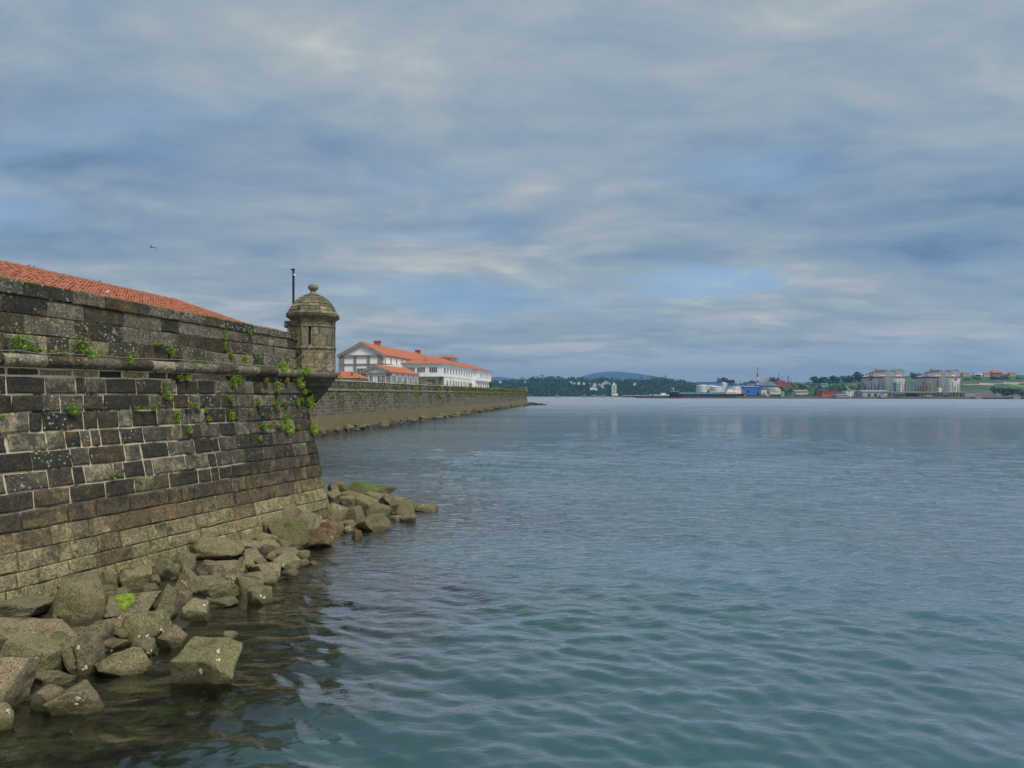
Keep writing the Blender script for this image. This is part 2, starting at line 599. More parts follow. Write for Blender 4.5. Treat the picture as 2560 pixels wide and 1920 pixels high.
M = {}
M['stone'] = stone_mat()
M['mortar'] = mortar_mat()
M['rock'] = rock_mat()
M['water'] = water_mat()
M['leaf'] = leaf_mat('succulent_leaf', (0.11, 0.235, 0.024), (0.29, 0.44, 0.045), (0.50, 0.46, 0.10))
M['dryleaf'] = leaf_mat('dry_leaf', (0.20, 0.15, 0.03), (0.34, 0.21, 0.05), (0.14, 0.22, 0.03))
M['tree'] = leaf_mat('tree_foliage', (0.014, 0.033, 0.014), (0.045, 0.085, 0.025))
M['bark'] = plain('bark', (0.09, 0.07, 0.05), 0.9)
M['moss'] = plain('sea_lettuce', (0.16, 0.25, 0.012), 0.7, 0.6, 9, 0.9, 30, stain=((0.06, 0.08, 0.02), .7))
M['algae'] = plain('green_algae', (0.075, 0.115, 0.018), 0.75, 0.4, 6, 0.5, 30)
M['shell'] = plain('oyster_shell', (0.50, 0.45, 0.33), 0.55, 0.35, 30, 0.5, 60)
M['bed'] = plain('shore_silt', (0.030, 0.026, 0.013), 0.8, 0.7, 1.6, 0.8, 9, stain=((0.09, 0.075, 0.025), 0.7))
M['grass'] = plain('terrace_ground', (0.10, 0.11, 0.05), 0.95, 0.3, 0.3)
M['iron'] = plain('dark_paint', (0.012, 0.014, 0.022), 0.45, 0.1)
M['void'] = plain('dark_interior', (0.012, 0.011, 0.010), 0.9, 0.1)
M['cable'] = plain('grey_cable', (0.23, 0.24, 0.24), 0.5, 0.2)
M['steel'] = plain('grey_steel', (0.20, 0.21, 0.21), 0.5, 0.2, 0.5, metal=0.2)
M['white'] = plain('white_render', (0.78, 0.77, 0.75), 0.8, 0.06, 0.3, stain=((0.55, 0.54, 0.50), 0.25))
M['trim'] = plain('granite_trim', (0.23, 0.20, 0.175), 0.85, 0.2, 1.2, stain=((0.12, 0.10, 0.09), 0.5))
M['frame'] = plain('white_window_frame', (0.72, 0.72, 0.72), 0.5, 0.05)
M['plaster'] = plain('pale_plaster', (0.55, 0.50, 0.44), 0.85, 0.08, 0.4)


def glass_mat():
    m, t, b = new_mat('window_glass')
    pos = t.node('ShaderNodeNewGeometry').outputs['Position']
    n = t.noise(pos, 0.7, 2)
    t.link(t.mix(t.smooth(n, 0.35, 0.65), (0.02, 0.03, 0.045), (0.12, 0.14, 0.16)), b.inputs['Base Color'])
    b.inputs['Roughness'].default_value = 0.08
    b.inputs['Specular IOR Level'].default_value = 0.7
    return m


M['glass'] = glass_mat()


def roof_mat(name, c1, c2, c3):
    m, t, b = new_mat(name)
    pos = t.node('ShaderNodeNewGeometry').outputs['Position']
    g = t.node('ShaderNodeNewGeometry')
    n = t.noise(pos, 1.1, 5, 0.7)
    k = t.math('ADD', t.math('MULTIPLY', g.outputs['Random Per Island'], 0.55), t.math('MULTIPLY', n, 0.45))
    c = t.mix(k, c1, c2)
    c = t.mix(t.smooth(t.noise(pos, 2.3, 6, 0.7), 0.56, 0.75, 0, 0.6), c, c3)
    t.link(c, b.inputs['Base Color'])
    b.inputs['Roughness'].default_value = 0.85
    return m


M['tile'] = roof_mat('clay_tile', (0.27, 0.088, 0.046), (0.36, 0.125, 0.064), (0.12, 0.065, 0.042))
M['tile_far'] = roof_mat('orange_tile', (0.33, 0.102, 0.050), (0.40, 0.135, 0.065), (0.21, 0.08, 0.048))

# ------------------------------------------------------------------ bastion geometry
WD = Vector((0.3269, 0.9451, 0))       # along the near face, away from the camera
WN = Vector((0.9451, -0.3269, 0))      # outward, towards the water
WR = Vector((-12.456, 18.0, 0))        # foot of the cordon where the photograph's left edge cuts it
A1 = 12.70                             # distance from there to the corner
FD = Vector((-0.2885, 0.9575, 0))      # along the hidden flank
FN = Vector((0.9575, 0.2885, 0))
ZC0, ZC1 = 6.08, 6.43                  # cordon
_BD = [(-9, 0.0), (0, 0.0), (1.6, 0.12), (2.55, 0.33), (3.1, 0.46), (3.8, 0.55), (4.4, 0.68), (5.6, 0.95), (9.0, 1.9)]


def batter(z):
    d = 6.08 - z
    for (d0, b0), (d1, b1) in zip(_BD[:-1], _BD[1:]):
        if d <= d1:
            return b0 + (b1 - b0) * (d - d0) / (d1 - d0)
    return _BD[-1][1]


def wpt(a, z, e=0.0):
    p = WR + WD * a + WN * (batter(z) + e)
    return Vector((p.x, p.y, z))


def corner(z, e=0.0):
    """where the near face and the flank meet at height z"""
    b = batter(z) + e
    c0 = WR + WD * A1
    det = WN.x * FN.y - WN.y * FN.x
    x = (b * FN.y - b * WN.y) / det
    y = (WN.x * b - FN.x * b) / det
    return Vector((c0.x + x, c0.y + y, z))


def corner_a(z, e=0.0):
    return (corner(z, e) - WR).dot(WD)


def bank_dist(X, Y):
    """plan distance outside the foot of the walls (numpy)"""
    X = np.asarray(X, float)
    Y = np.asarray(Y, float)

    def seg(p, q):
        d = np.array([q[0] - p[0], q[1] - p[1]])
        L = d @ d
        u = np.clip(((X - p[0]) * d[0] + (Y - p[1]) * d[1]) / L, 0, 1)
        return np.hypot(X - p[0] - u * d[0], Y - p[1] - u * d[1])
    c = corner(0.4)
    s0 = WR + WD * -30 + WN * 0.9
    f1 = c + FD * 62
    k0 = (CX(88) + 1.0, 88.0)
    k1 = (CX(372) + 1.0, 372.0)
    k2 = (k1[0] - 60, 420.0)
    c2 = c + FD * 5.0
    return np.minimum.reduce([seg(s0, c), seg(c, c2), seg(c2, f1) + 5.0, seg(f1, k0) + 4.0, seg(k0, k1) + 1.2, seg(k1, k2) + 2.0])


def CX(y):
    """plan line of the far curtain wall's cordon"""
    return -26.3 + 0.1296 * (y - 113)


def bed_z(X, Y):
    e = bank_dist(X, Y)
    e = e + 0.35 * np.sin(np.asarray(X) * 1.7 + 1) + 0.3 * np.sin(np.asarray(Y) * 1.3)
    # the bank narrows towards the corner
    al = (np.asarray(X) - WR.x) * WD.x + (np.asarray(Y) - WR.y) * WD.y
    e = e * (1 + 1.3 * np.clip((al - 7.0) / 3.0, 0, 1) * np.clip((14.5 - al) / 2.0, 0, 1))
    z = np.where(e < 4.3, 0.42 - 0.115 * e, -0.0745 - 0.40 * (e - 4.3))
    z = z - 0.35 * np.clip((al - 6.5) / 2.0, 0, 1) * np.clip((e - 1.5) / 2.0, 0, 1)
    far = np.clip((e - 10) / 25, 0, 1)
    return np.maximum(z, -2.6 - 2.6 * far)


# ------------------------------------------------------------------ water
def build_water():
    rs = [2.0]
    while rs[-1] < 48:
        rs.append(rs[-1] * 1.0048 + 0.002)
    while rs[-1] < 9000:
        rs.append(rs[-1] * (1.0048 + 0.02 * min(1.0, (rs[-1] - 48) / 260)))
    rs = np.array(rs)
    front = np.linspace(R(-60), R(60), 780)
    back = np.linspace(R(60), R(300), 44)[1:-1]
    an = np.concatenate([front, back])
    nr, na = len(rs), len(an)
    A, RR = np.meshgrid(an, rs)
    X, Y = RR * np.sin(A), RR * np.cos(A)
    rg = np.random.RandomState(5)
    Z = np.zeros_like(X)
    dr = np.gradient(rs)[:, None] * np.ones_like(RR)
    gust = 0.85 + 0.3 * np.sin(X * 0.11 + Y * 0.05) * np.sin(Y * 0.09 - X * 0.03 + 1)
    calm = np.clip((bank_dist(X, Y) - 1.0) / 7.0, 0.55, 1.0)
    N = 96
    for k in range(N):
        lam = 0.24 * (4.2 / 0.24) ** ((k + rg.rand()) / N)
        th = R(70) + rg.randn() * R(30 if lam > .9 else 44)
        slope = 0.031 if 0.30 < lam < 0.80 else 0.014 if lam <= 0.33 else 0.020 if lam < 2.4 else 0.013
        amp = slope * lam / (2 * math.pi)
        kk = 2 * math.pi / lam
        fade = np.clip((lam / dr - 3.0) / 3.0, 0, 1)
        if not fade.any():
            continue
        ph = kk * (X * math.cos(th) + Y * math.sin(th)) + rg.rand() * 6.28
        ph = ph + 0.5 * np.sin(X * 0.35 / lam + k) * np.cos(Y * 0.28 / lam + 2 * k)
        s = np.sin(ph)
        Z += amp * fade * s
    Z *= gust * calm
    V = np.stack([X, Y, Z], -1).reshape(-1, 3)
    idx = np.arange(nr * na).reshape(nr, na)
    i0 = idx[:-1]
    i1 = idx[1:]
    Q = np.stack([i0, np.roll(i0, -1, 1), np.roll(i1, -1, 1), i1], -1).reshape(-1, 4)
    o = make_np('water', V, Q, M['water'], smooth=True)
    tag(o, kind='structure')
    me = o.data
    dep = np.maximum(0.0, -bed_z(V[:, 0], V[:, 1]))
    at_ = me.attributes.new('depth', 'FLOAT', 'POINT')
    at_.data.foreach_set('value', dep.astype(np.float32))
    at_ = me.attributes.new('dist', 'FLOAT', 'POINT')
    at_.data.foreach_set('value', np.hypot(V[:, 0], V[:, 1]).astype(np.float32))
    # the bed under it
    rs2 = np.concatenate([np.linspace(1, 60, 150), np.linspace(64, 420, 80), [900, 3000, 9500]])
    an2 = np.concatenate([np.linspace(R(-75), R(40), 150), np.linspace(R(40), R(285), 50)[1:-1]])
    A, RR = np.meshgrid(an2, rs2)
    X, Y = RR * np.sin(A), RR * np.cos(A)
    Z = bed_z(X, Y) + 0.06 * np.sin(X * 3.1 + np.sin(Y * 2)) * np.sin(Y * 2.7 + np.sin(X * 1.7))
    V = np.stack([X, Y, Z], -1).reshape(-1, 3)
    nr, na = A.shape
    idx = np.arange(nr * na).reshape(nr, na)
    i0, i1 = idx[:-1], idx[1:]
    Q = np.stack([i0, np.roll(i0, -1, 1), np.roll(i1, -1, 1), i1], -1).reshape(-1, 4)
    tag(make_np('seabed', V, Q, M['bed'], smooth=True), kind='structure')


build_water()


# ------------------------------------------------------------------ the near bastion wall
def stone_block(name, P, a0, a1, z0, z1, parent, col, lich, proud, depth=0.28, gap=0.012, rim=0.022, jit=0.019):
    """one ashlar: P(a, z, e) gives the wall surface; rounded front, straight back"""
    g = gap
    a0, a1, z0, z1 = a0 + g, a1 - g, z0 + g, z1 - g
    jr = lambda s: rnd.uniform(-s, s)
    ring = [(a0, z0), ((a0 + a1) / 2 + jr(.05), z0 + jr(jit)), (a1, z0), (a1 + jr(jit), (z0 + z1) / 2),
            (a1, z1), ((a0 + a1) / 2 + jr(.05), z1 + jr(jit)), (a0, z1), (a0 + jr(jit), (z0 + z1) / 2)]
    ring = [(a + jr(jit * .6), z + jr(jit * .6)) for a, z in ring]
    ca, cz = (a0 + a1) / 2, (z0 + z1) / 2
    wa, wz = (a1 - a0) / 2, (z1 - z0) / 2
    vs = [P(a, z, -depth) for a, z in ring]
    vs += [P(a, z, proud - rim * 0.9 + jr(.004)) for a, z in ring]
    inn = [(ca + (a - ca) * max(0.3, 1 - rim * 1.6 / wa), cz + (z - cz) * max(0.3, 1 - rim * 1.6 / wz)) for a, z in ring]
    vs += [P(a, z, proud + jr(.008)) for a, z in inn]
    vs.append(P(ca + jr(.06), cz, proud + jr(.014) + 0.004))
    fs = []
    for i in range(8):
        j = (i + 1) % 8
        fs.append((i, j, 8 + j, 8 + i))
        fs.append((8 + i, 8 + j, 16 + j, 16 + i))
        fs.append((16 + i, 16 + j, 24))
    o = make(name, vs, fs, M['stone'], parent)
    o.color = (*col, lich)
    return o


def pick(pairs):
    r = rnd.random() * sum(w for w, _ in pairs)
    for w, c in pairs:
        r -= w
        if r <= 0:
            break
    k = rnd.uniform(0.85, 1.18)
    return tuple(v * k for v in c)


DARK = (0.031, 0.028, 0.020)
DARKB = (0.054, 0.043, 0.026)
GREY = (0.112, 0.098, 0.068)
PALE = (0.20, 0.174, 0.115)
BROWN = (0.125, 0.092, 0.054)
TAN = (0.225, 0.188, 0.108)
OLIVE = (0.19, 0.166, 0.085)

bast = thing('bastion_wall', wpt(0, 0), 'dark weathered ashlar bastion wall with pale mortar joints running to the corner sentry box', 'wall')


def build_bastion():
    zs = [-0.55, -0.05, 0.42, 0.80, 1.17, 1.62, 2.08, 2.56, 3.01, 3.49, 3.97, 4.44, 4.945, 5.40, 5.86, 6.08]
    # core behind the stones, its face the mortar
    AL = -9.0
    vs, fs = [], []
    zz = [-1.6] + zs
    for z in zz:
        vs += [wpt(AL, z, -0.045), corner(z, -0.045), corner(z, -0.045) + FD * 62, wpt(AL, z, -9.0)]
    for k in range(len(zz) - 1):
        b = 4 * k
        fs += [(b, b + 1, b + 5, b + 4), (b + 1, b + 2, b + 6, b + 5), (b + 2, b + 3, b + 7, b + 6), (b + 3, b, b + 4, b + 7)]
    fs.append(tuple(len(vs) - 4 + i for i in range(4)))
    scarp = make('scarp', vs, fs, M['mortar'], bast)
    for k in range(len(zs) - 1):
        z0, z1 = zs[k], zs[k + 1]
        zm = (z0 + z1) / 2
        fascia = k == len(zs) - 2
        a = -3.2 - rnd.random() * 0.8
        end = corner_a(zm, 0.0)
        ends = []
        while a < end:
            w = rnd.choice([0.34, 0.5, 0.62, 0.75, 0.85, 1.0, 1.15]) * rnd.uniform(0.85, 1.15)
            if zm < 2.3:
                w = rnd.choice([0.55, 0.75, 0.95, 1.2, 1.45]) * rnd.uniform(0.85, 1.1)
            if fascia:
                w = rnd.uniform(0.7, 1.1)
            if end - (a + w) < 0.42:
                w = end - a
            t = (a + 3) / 15.5
            if zm > 2.9:
                c = pick([(4.4 - 2.0 * t, DARK), (2.4, DARKB), (1.9 + 2.0 * t, GREY), (0.9 + .6 * t, PALE)])
                li = rnd.choice([0, 0.1, 0.2, 0.35, 0.55]) * (1.0 if zm > 4.0 else 0.6)
            elif zm > 2.3:
                c = pick([(2, DARK), (2, DARKB), (2, BROWN), (1, OLIVE)])
                li = 0.05
            elif zm > 1.75:
                c = pick([(2.4, BROWN), (1.6, DARKB), (1, OLIVE), (1, TAN)])
                li = 0
            elif zm > 1.3:
                c = pick([(2.5, TAN), (1.5, OLIVE), (.6, BROWN)])
                li = 0
            else:
                c = pick([(2.5, TAN), (2.2, OLIVE), (.5, BROWN)])
                li = 0
            if fascia:
                c = pick([(3, TAN), (2, OLIVE), (2, DARKB), (1, DARK)])
                li = 0.15
            tight = zm < 2.3
            gap = 0.009 if tight else rnd.uniform(0.016, 0.036)
            if not tight and t > 0.72:
                gap *= 0.5
            o = stone_block('stone', wpt, a, a + w, z0, z1, scarp, c, li, proud=rnd.uniform(-0.002, 0.014) - (0.03 if fascia else 0),
                            gap=gap, rim=0.02 if tight else 0.026)
            a += w
        # quoin returns round the corner and a stretch of the flank
        def fpt(a, z, e, z0=z0):
            return corner(z, 0) + FD * a + FN * e
        if zm > 0.0:
            a = 0.16
            for w in (rnd.uniform(.5, .9), rnd.uniform(.6, 1.0), rnd.uniform(.6, 1.0)):
                stone_block('flank_stone', fpt, a, a + w, z0, z1, scarp, pick([(2, DARKB), (1, GREY)]) if zm > 2.3 else pick([(1, TAN), (1, OLIVE)]),
                            0.2, 0.006, gap=0.010)
                a += w
    # the rest of the flank's courses, too far round the corner to pick apart
    mbf = MB()
    fr_ = random.Random(61)
    for k in range(1, len(zs) - 1):
        z0, z1 = zs[k] + .008, zs[k + 1] - .008
        u = 3.2
        while u < 46:
            w = fr_.uniform(.5, 1.2)
            e = fr_.uniform(-.004, .014)
            q = []
            for uu in (u + .01, u + w - .01):
                for z in (z0, z1):
                    c = corner(z, 0) + FD * uu
                    q += [c + FN * e, c - FN * .2]
            mbf.add(q, [(0, 4, 6, 2), (0, 2, 3, 1), (4, 5, 7, 6), (2, 6, 7, 3), (0, 1, 5, 4)])
            u += w
    o = mbf.build('flank_courses', M['stone'], scarp)
    o.color = (0.085, 0.072, 0.050, 0.3)
    tag(o, kind='stuff')
    # cordon: a half-round roll in lengths
    cord = None
    prof = [(-0.20, ZC0 + .002)] + [(0.03 + 0.185 * math.cos(q), (ZC0 + ZC1) / 2 + 0.165 * math.sin(q)) for q in np.linspace(-1.35, 1.5, 11)] + [(-0.20, ZC1 + 0.01)]
    core = MB()
    p, q = wpt(-9, ZC0, 0), corner(ZC0, 0)
    core.add([wpt(-9, ZC0, -.25), corner(ZC0, -.25), corner(ZC1, -.25), wpt(-9, ZC1, -.25),
              wpt(-9, ZC0, -.05), corner(ZC0, -.05), corner(ZC1, -.05), wpt(-9, ZC1, -.05)],
             [(4, 5, 6, 7), (0, 3, 2, 1), (3, 7, 6, 2), (0, 1, 5, 4)])
    cord = core.build('cordon', M['mortar'], bast)
    a = -3.4
    while a < 12.4:
        w = rnd.uniform(0.8, 1.25)
        if 12.72 - (a + w) < 0.5:
            w = 12.72 - a
        vs = []
        j1, j2, sc = rnd.uniform(-.012, .012), rnd.uniform(-.012, .012), rnd.uniform(0.97, 1.03)
        for (aa, jj) in ((a + .004, j1), (a + w - .004, j2)):
            for e, z in prof:
                p = WR + WD * aa + WN * (e * sc + jj)
                vs.append((p.x, p.y, z + jj * .4))
        n = len(prof)
        fs = [(i, i + 1, n + i + 1, n + i) for i in range(n - 1)] + [tuple(range(n)), tuple(range(2 * n - 1, n - 1, -1)), (0, n, 2 * n - 1, n - 1)]
        fs = [tuple(reversed(f)) for f in fs]
        o = make('cordon_stone', vs, fs, M['stone'], cord, smooth=False)
        o.color = (*pick([(2.6, GREY), (1.5, DARKB), (.7, DARK), (1.2, PALE)]), rnd.choice([.3, .6, .85]))
        a += w
    # parapet, set back, its top falling towards the corner
    def top(a):
        return 8.30 - 0.036 * (a + 0.2)

    def ppt(a, z, e):
        p = WR + WD * a + WN * (e - 0.14 - (0.055 if a > 5.95 else 0) - 0.02 * (z - 6.4))
        return Vector((p.x, p.y, z))
    AE = 12.35
    vs = []
    for a in (-9.0, 5.95, 5.96, AE):
        for e, z in ((-0.04, 6.40), (-0.04, top(a) - 0.03), (-1.1, top(a) + 0.06), (-1.1, 6.40)):
            vs.append(ppt(a, z, e))
    fs = []
    for s in range(3):
        b = 4 * s
        fs += [(b, b + 4, b + 5, b + 1), (b + 1, b + 5, b + 6, b + 2), (b + 2, b + 6, b + 7, b + 3)]
    fs += [(0, 1, 2, 3), (12, 15, 14, 13)]
    par = make('parapet', vs, fs, M['mortar'], bast)
    frac = [0.0, 0.27, 0.55, 0.80, 1.0]
    for k in range(4):
        a = -3.3 - rnd.random()
        while a < AE:
            w = rnd.uniform(0.6, 1.5) if k < 3 else rnd.uniform(1.0, 1.9)
            for brk in (5.955, AE):
                if a < brk and brk - (a + w) < 0.4 and a + w > brk - 0.4:
                    w = brk - a
            am = a + w / 2
            z0 = lambda x, k=k: 6.42 + (top(x) - 6.42) * frac[k]
            z1 = lambda x, k=k: 6.42 + (top(x) - 6.42) * frac[k + 1]
            def P(x, z, e, z0=z0(am), z1=z1(am), f0=z0, f1=z1):
                u = (z - z0) / (z1 - z0)
                return ppt(x, f0(x) + (f1(x) - f0(x)) * u, e)
            t = (a + 3) / 15.5
            c = pick([(2.6, DARK), (2.8, DARKB), (2.4, GREY), (.15, OLIVE), (.5, PALE)])
            if k >= 3:
                c = pick([(2.2, DARKB), (2.4, GREY), (.3, OLIVE), (.8, DARK)])
            o = stone_block('parapet_stone', P, a, a + w, z0(am), z1(am), par, c, rnd.choice([0.1, .4, .65, .85]),
                            proud=rnd.uniform(-.004, .014) + (0.05 if k == 3 else 0), gap=rnd.choice([0.003, 0.004, 0.010]), rim=0.016, depth=0.2 if k < 3 else 0.5)
            a += w
    # three low sloping plinths standing on the cordon at the parapet's foot
    for a0, a1, h0, h1, ee in ((-3.0, 1.05, 0.62, 0.30, 0.12), (6.0, 8.55, 0.52, 0.28, 0.13), (10.1, 12.1, 0.50, 0.34, 0.10)):
        n = 5
        for i in range(n):
            u0, u1 = i / n, (i + 1) / n
            b0, b1 = a0 + (a1 - a0) * u0 + .004, a0 + (a1 - a0) * u1 - .004
            q0, q1 = h0 + (h1 - h0) * u0, h0 + (h1 - h0) * u1
            vs = [ppt(b0, 6.41, -.03), ppt(b1, 6.41, -.03), ppt(b1, 6.41, ee), ppt(b0, 6.41, ee),
                  ppt(b0, 6.42 + q0 + .06, -.03), ppt(b1, 6.42 + q1 + .06, -.03), ppt(b1, 6.42 + q1, ee), ppt(b0, 6.42 + q0, ee)]
            o = make('plinth_stone', vs, [(0, 1, 2, 3), (4, 7, 6, 5), (3, 2, 6, 7), (0, 3, 7, 4), (1, 5, 6, 2), (0, 4, 5, 1)], M['stone'], par)
            o.color = (*pick([(2, GREY), (1, DARKB)]), 0.6)
    # drain mouths
    for px, py in ((448, 905), (6, 866)):
        a = hit_wall(px, py)[0]
        mb = MB()
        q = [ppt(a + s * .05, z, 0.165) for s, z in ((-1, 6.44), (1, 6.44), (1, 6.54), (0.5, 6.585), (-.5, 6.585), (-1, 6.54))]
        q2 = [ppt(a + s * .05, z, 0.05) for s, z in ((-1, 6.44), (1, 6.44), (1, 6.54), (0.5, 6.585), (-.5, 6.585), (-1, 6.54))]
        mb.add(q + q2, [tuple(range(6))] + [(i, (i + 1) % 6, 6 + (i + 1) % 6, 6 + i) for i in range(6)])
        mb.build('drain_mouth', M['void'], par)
    # flank parapet and cordon, plain lengths seen only from the side
    f = MB()
    c0 = corner(6.4, 0)
    for (z0, z1, e0, e1) in ((ZC0, ZC1, -0.5, 0.18), (ZC1 + .002, 7.85, -1.2, -0.15)):
        A, B = c0 + FD * 1.7, c0 + FD * 61
        f.add([A + FN * e0 + Vector((0, 0, z0 - 6.4)), A + FN * e1 + Vector((0, 0, z0 - 6.4)), B + FN * e1 + Vector((0, 0, z0 - 6.4)), B + FN * e0 + Vector((0, 0, z0 - 6.4)),
               A + FN * e0 + Vector((0, 0, z1 - 6.4)), A + FN * e1 + Vector((0, 0, z1 - 6.4)), B + FN * e1 + Vector((0, 0, z1 - 6.4)), B + FN * e0 + Vector((0, 0, z1 - 6.4))],
              [(0, 3, 2, 1), (4, 5, 6, 7), (0, 1, 5, 4), (1, 2, 6, 5), (2, 3, 7, 6), (3, 0, 4, 7)])
    o = f.build('flank_parapet', M['stone'], bast)
    o.color = (*DARKB, .3)
    # grass along the top edge
    V, Fc = [], []
    for i in range(1500):
        a = rnd.uniform(-3, 11.8)
        if noise.noise(Vector((a * 0.9, 3.1, 0))) < -0.12:
            continue
        p = ppt(a, top(a) + 0.005, rnd.uniform(-0.25, 0.03))
        h = rnd.uniform(.02, .075)
        dx = rnd.uniform(-.04, .04)
        s = WD * rnd.uniform(.008, .016)
        b = len(V)
        V += [p - s, p + s, p + WD * dx + Vector((0, 0, h)) + WN * rnd.uniform(-.02, .03)]
        Fc.append((b, b + 1, b + 2))
    tag(make('grass_tufts', V, Fc, M['leaf'], par), kind='stuff').color = (0.75, 0.6, 0.8, 1)
    return ppt, top


def hit_wall(px, py, e=0.0):
    """where the ray of a photograph pixel meets the near face; returns (a, z)"""
    d = Vector(((px - 1280) / F, 1, (HZ - py) / F))
    z = EYE
    for _ in range(12):
        off = batter(min(z, 6.08)) + e if z < 6.43 else e - 0.12
        base = WR + WN * off
        t = (base.x * WN.x + base.y * WN.y) / (d.x * WN.x + d.y * WN.y)
        z = EYE + d.z * t
    p = d * t
    return (Vector((p.x, p.y, 0)) - WR).dot(WD), z


PPT, PTOP = build_bastion()

# the ground inside the bastion and behind the curtain
mb = MB()
c6 = corner(6.5, -1.0)
p6 = wpt(-30, 6.5, -1.0)
mb.add([(p6.x, p6.y, 6.5), (c6.x, c6.y, 6.5), (CX(95) - 1.2, 95, 6.5), (CX(368) - 1.2, 368, 6.5), (-60, 430, 6.5), (-260, 430, 6.5), (-260, -20, 6.5)],
       [(0, 1, 2, 3, 4, 5, 6)])
tag(mb.build('terrace_ground', M['grass']), kind='structure')


# ------------------------------------------------------------------ sentry box
def sentry_box(loc, label, full=True):
    t = thing('sentry_box', loc, label, 'sentry box')
    L = Vector(loc)
    n = 8
    a0 = R(-14)

    def ang(k):
        return a0 + 2 * math.pi * k / n

    def pt(k, r, z, f=0.0):
        """point on the octagon: vertex k blended f towards vertex k+1"""
        p = Vector((r * math.sin(ang(k)), -r * math.cos(ang(k)), z))
        q = Vector((r * math.sin(ang(k + 1)), -r * math.cos(ang(k + 1)), z))
        return L + p.lerp(q, f)
    sc = M['stone']

    def ringpart(name, prof, col, li=0.0, nn=8, parent=t, smooth=False):
        o = MB().lathe(L, prof, nn, a0).build(name, sc, parent, smooth=smooth)
        o.color = (*col, li)
        return o
    WARM = (0.205, 0.172, 0.108)
    # corbel and round foot moulding (z measured from the moulding's top)
    ringpart('corbel', [(0.10, -1.30), (0.26, -1.12), (0.44, -0.94), (0.56, -0.80), (0.60, -0.68), (0.74, -0.58), (0.77, -0.42), (0.88, -0.36), (0.88, -0.30)], (0.075, 0.066, 0.048), 0.0, 24, smooth=False)
    ringpart('foot_moulding', [(0.80, -0.30)] + [(0.86 + 0.16 * math.cos(q), -0.14 + 0.15 * math.sin(q)) for q in np.linspace(-1.5, 1.5, 9)] + [(0.80, 0.03)], (0.095, 0.085, 0.065), 0.15, 28, smooth=True)
    # wall courses: each face of each course one block, the slit left open
    RB = 0.915
    courses = [(0.02, 0.36), (0.36, 0.90), (1.06, 1.50), (1.50, 1.80), (1.86, 2.08)]
    core = MB().lathe(L, [(RB - 0.05, 0.02), (RB - 0.05, 2.1)], 8, a0).build('wall', M['mortar'], t)
    for ci, (z0, z1) in enumerate(courses):
        for k in range(n):
            slit = ci in (2, 3) and k == 0
            cuts = [0.012, 0.988]
            if slit:
                cuts = [0.012, 0.36, 0.52, 0.988]
            elif (ci + k) % 2:
                cuts = [0.012, rnd.uniform(.4, .6), 0.988]
            spans = list(zip(cuts[:-1], cuts[1:]))
            if slit:
                spans = [spans[0], spans[2]]
            for f0, f1 in spans:
                zz0, zz1 = z0 + 0.003, z1 - 0.003
                rr = RB + rnd.uniform(-.003, .004)
                q = [pt(k, rr, zz0, f0 + .004), pt(k, rr, zz0, f1 - .004), pt(k, rr, zz1, f1 - .004), pt(k, rr, zz1, f0 + .004),
                     pt(k, rr - .12, zz0, f0 + .004), pt(k, rr - .12, zz0, f1 - .004), pt(k, rr - .12, zz1, f1 - .004), pt(k, rr - .12, zz1, f0 + .004)]
                o = make('stone', q, [(0, 1, 2, 3), (4, 7, 6, 5), (0, 4, 5, 1), (1, 5, 6, 2), (2, 6, 7, 3), (3, 7, 4, 0)], sc, core)
                o.color = (*pick([(2, WARM), (1.5, (0.17, 0.147, 0.098)), (1, (0.15, 0.135, 0.085)), (.6, (0.12, 0.10, 0.07))]), 0.05)
    # slit window: dark inside, with jambs
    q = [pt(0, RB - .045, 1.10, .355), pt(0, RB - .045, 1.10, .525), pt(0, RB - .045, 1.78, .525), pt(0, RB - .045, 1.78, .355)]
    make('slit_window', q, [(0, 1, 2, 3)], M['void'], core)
    # corner pilaster strips and recessed panel frames below the lower band
    for k in range(n):
        for z0, z1 in ((0.06, 0.92), (1.06, 2.08)):
            d = 0.075
            vs = []
            for z in (z0, z1):
                vs += [pt(k, RB + .016, z, d), pt(k, RB + .020, z, 0), pt(k - 1, RB + .016, z, 1 - d), pt(k, RB - .06, z, 0)]
            o = make('pilaster_strip', vs, [(0, 1, 5, 4), (1, 2, 6, 5), (2, 3, 7, 6), (3, 0, 4, 7), (4, 5, 6, 7), (0, 3, 2, 1)], sc, t)
            o.color = (*pick([(1, WARM), (1, (0.16, 0.14, 0.09))]), 0.05)
    if full:
        for k in (-1, 0, 1, 7):
            for z in (0.20, 0.78):
                q = [pt(k, RB + .012, z, .14), pt(k, RB + .012, z, .86), pt(k, RB + .012, z + .035, .86), pt(k, RB + .012, z + .035, .14),
                     pt(k, RB - .02, z, .14), pt(k, RB - .02, z, .86), pt(k, RB - .02, z + .035, .86), pt(k, RB - .02, z + .035, .14)]
                o = make('panel_moulding', q, [(0, 1, 2, 3), (4, 7, 6, 5), (0, 4, 5, 1), (1, 5, 6, 2), (2, 6, 7, 3), (3, 7, 4, 0)], sc, t)
                o.color = (*TAN, 0.0)
    ringpart('string_course', [(RB - .05, 0.90), (RB + .035, 0.91), (RB + .055, 0.95), (RB + .04, 1.0), (RB + .045, 1.03), (RB - .05, 1.065)], (0.17, 0.145, 0.09), 0.1)
    ringpart('string_course', [(RB - .05, 1.79), (RB + .025, 1.80), (RB + .04, 1.83), (RB + .015, 1.86), (RB - .05, 1.87)], (0.17, 0.145, 0.09), 0.1)
    ringpart('cornice', [(RB - .05, 2.07), (RB + .03, 2.08), (RB + .05, 2.12), (RB + .12, 2.16), (RB + .20, 2.22), (RB + .21, 2.235), (RB - .05, 2.24)], (0.15, 0.128, 0.08), 0.1)
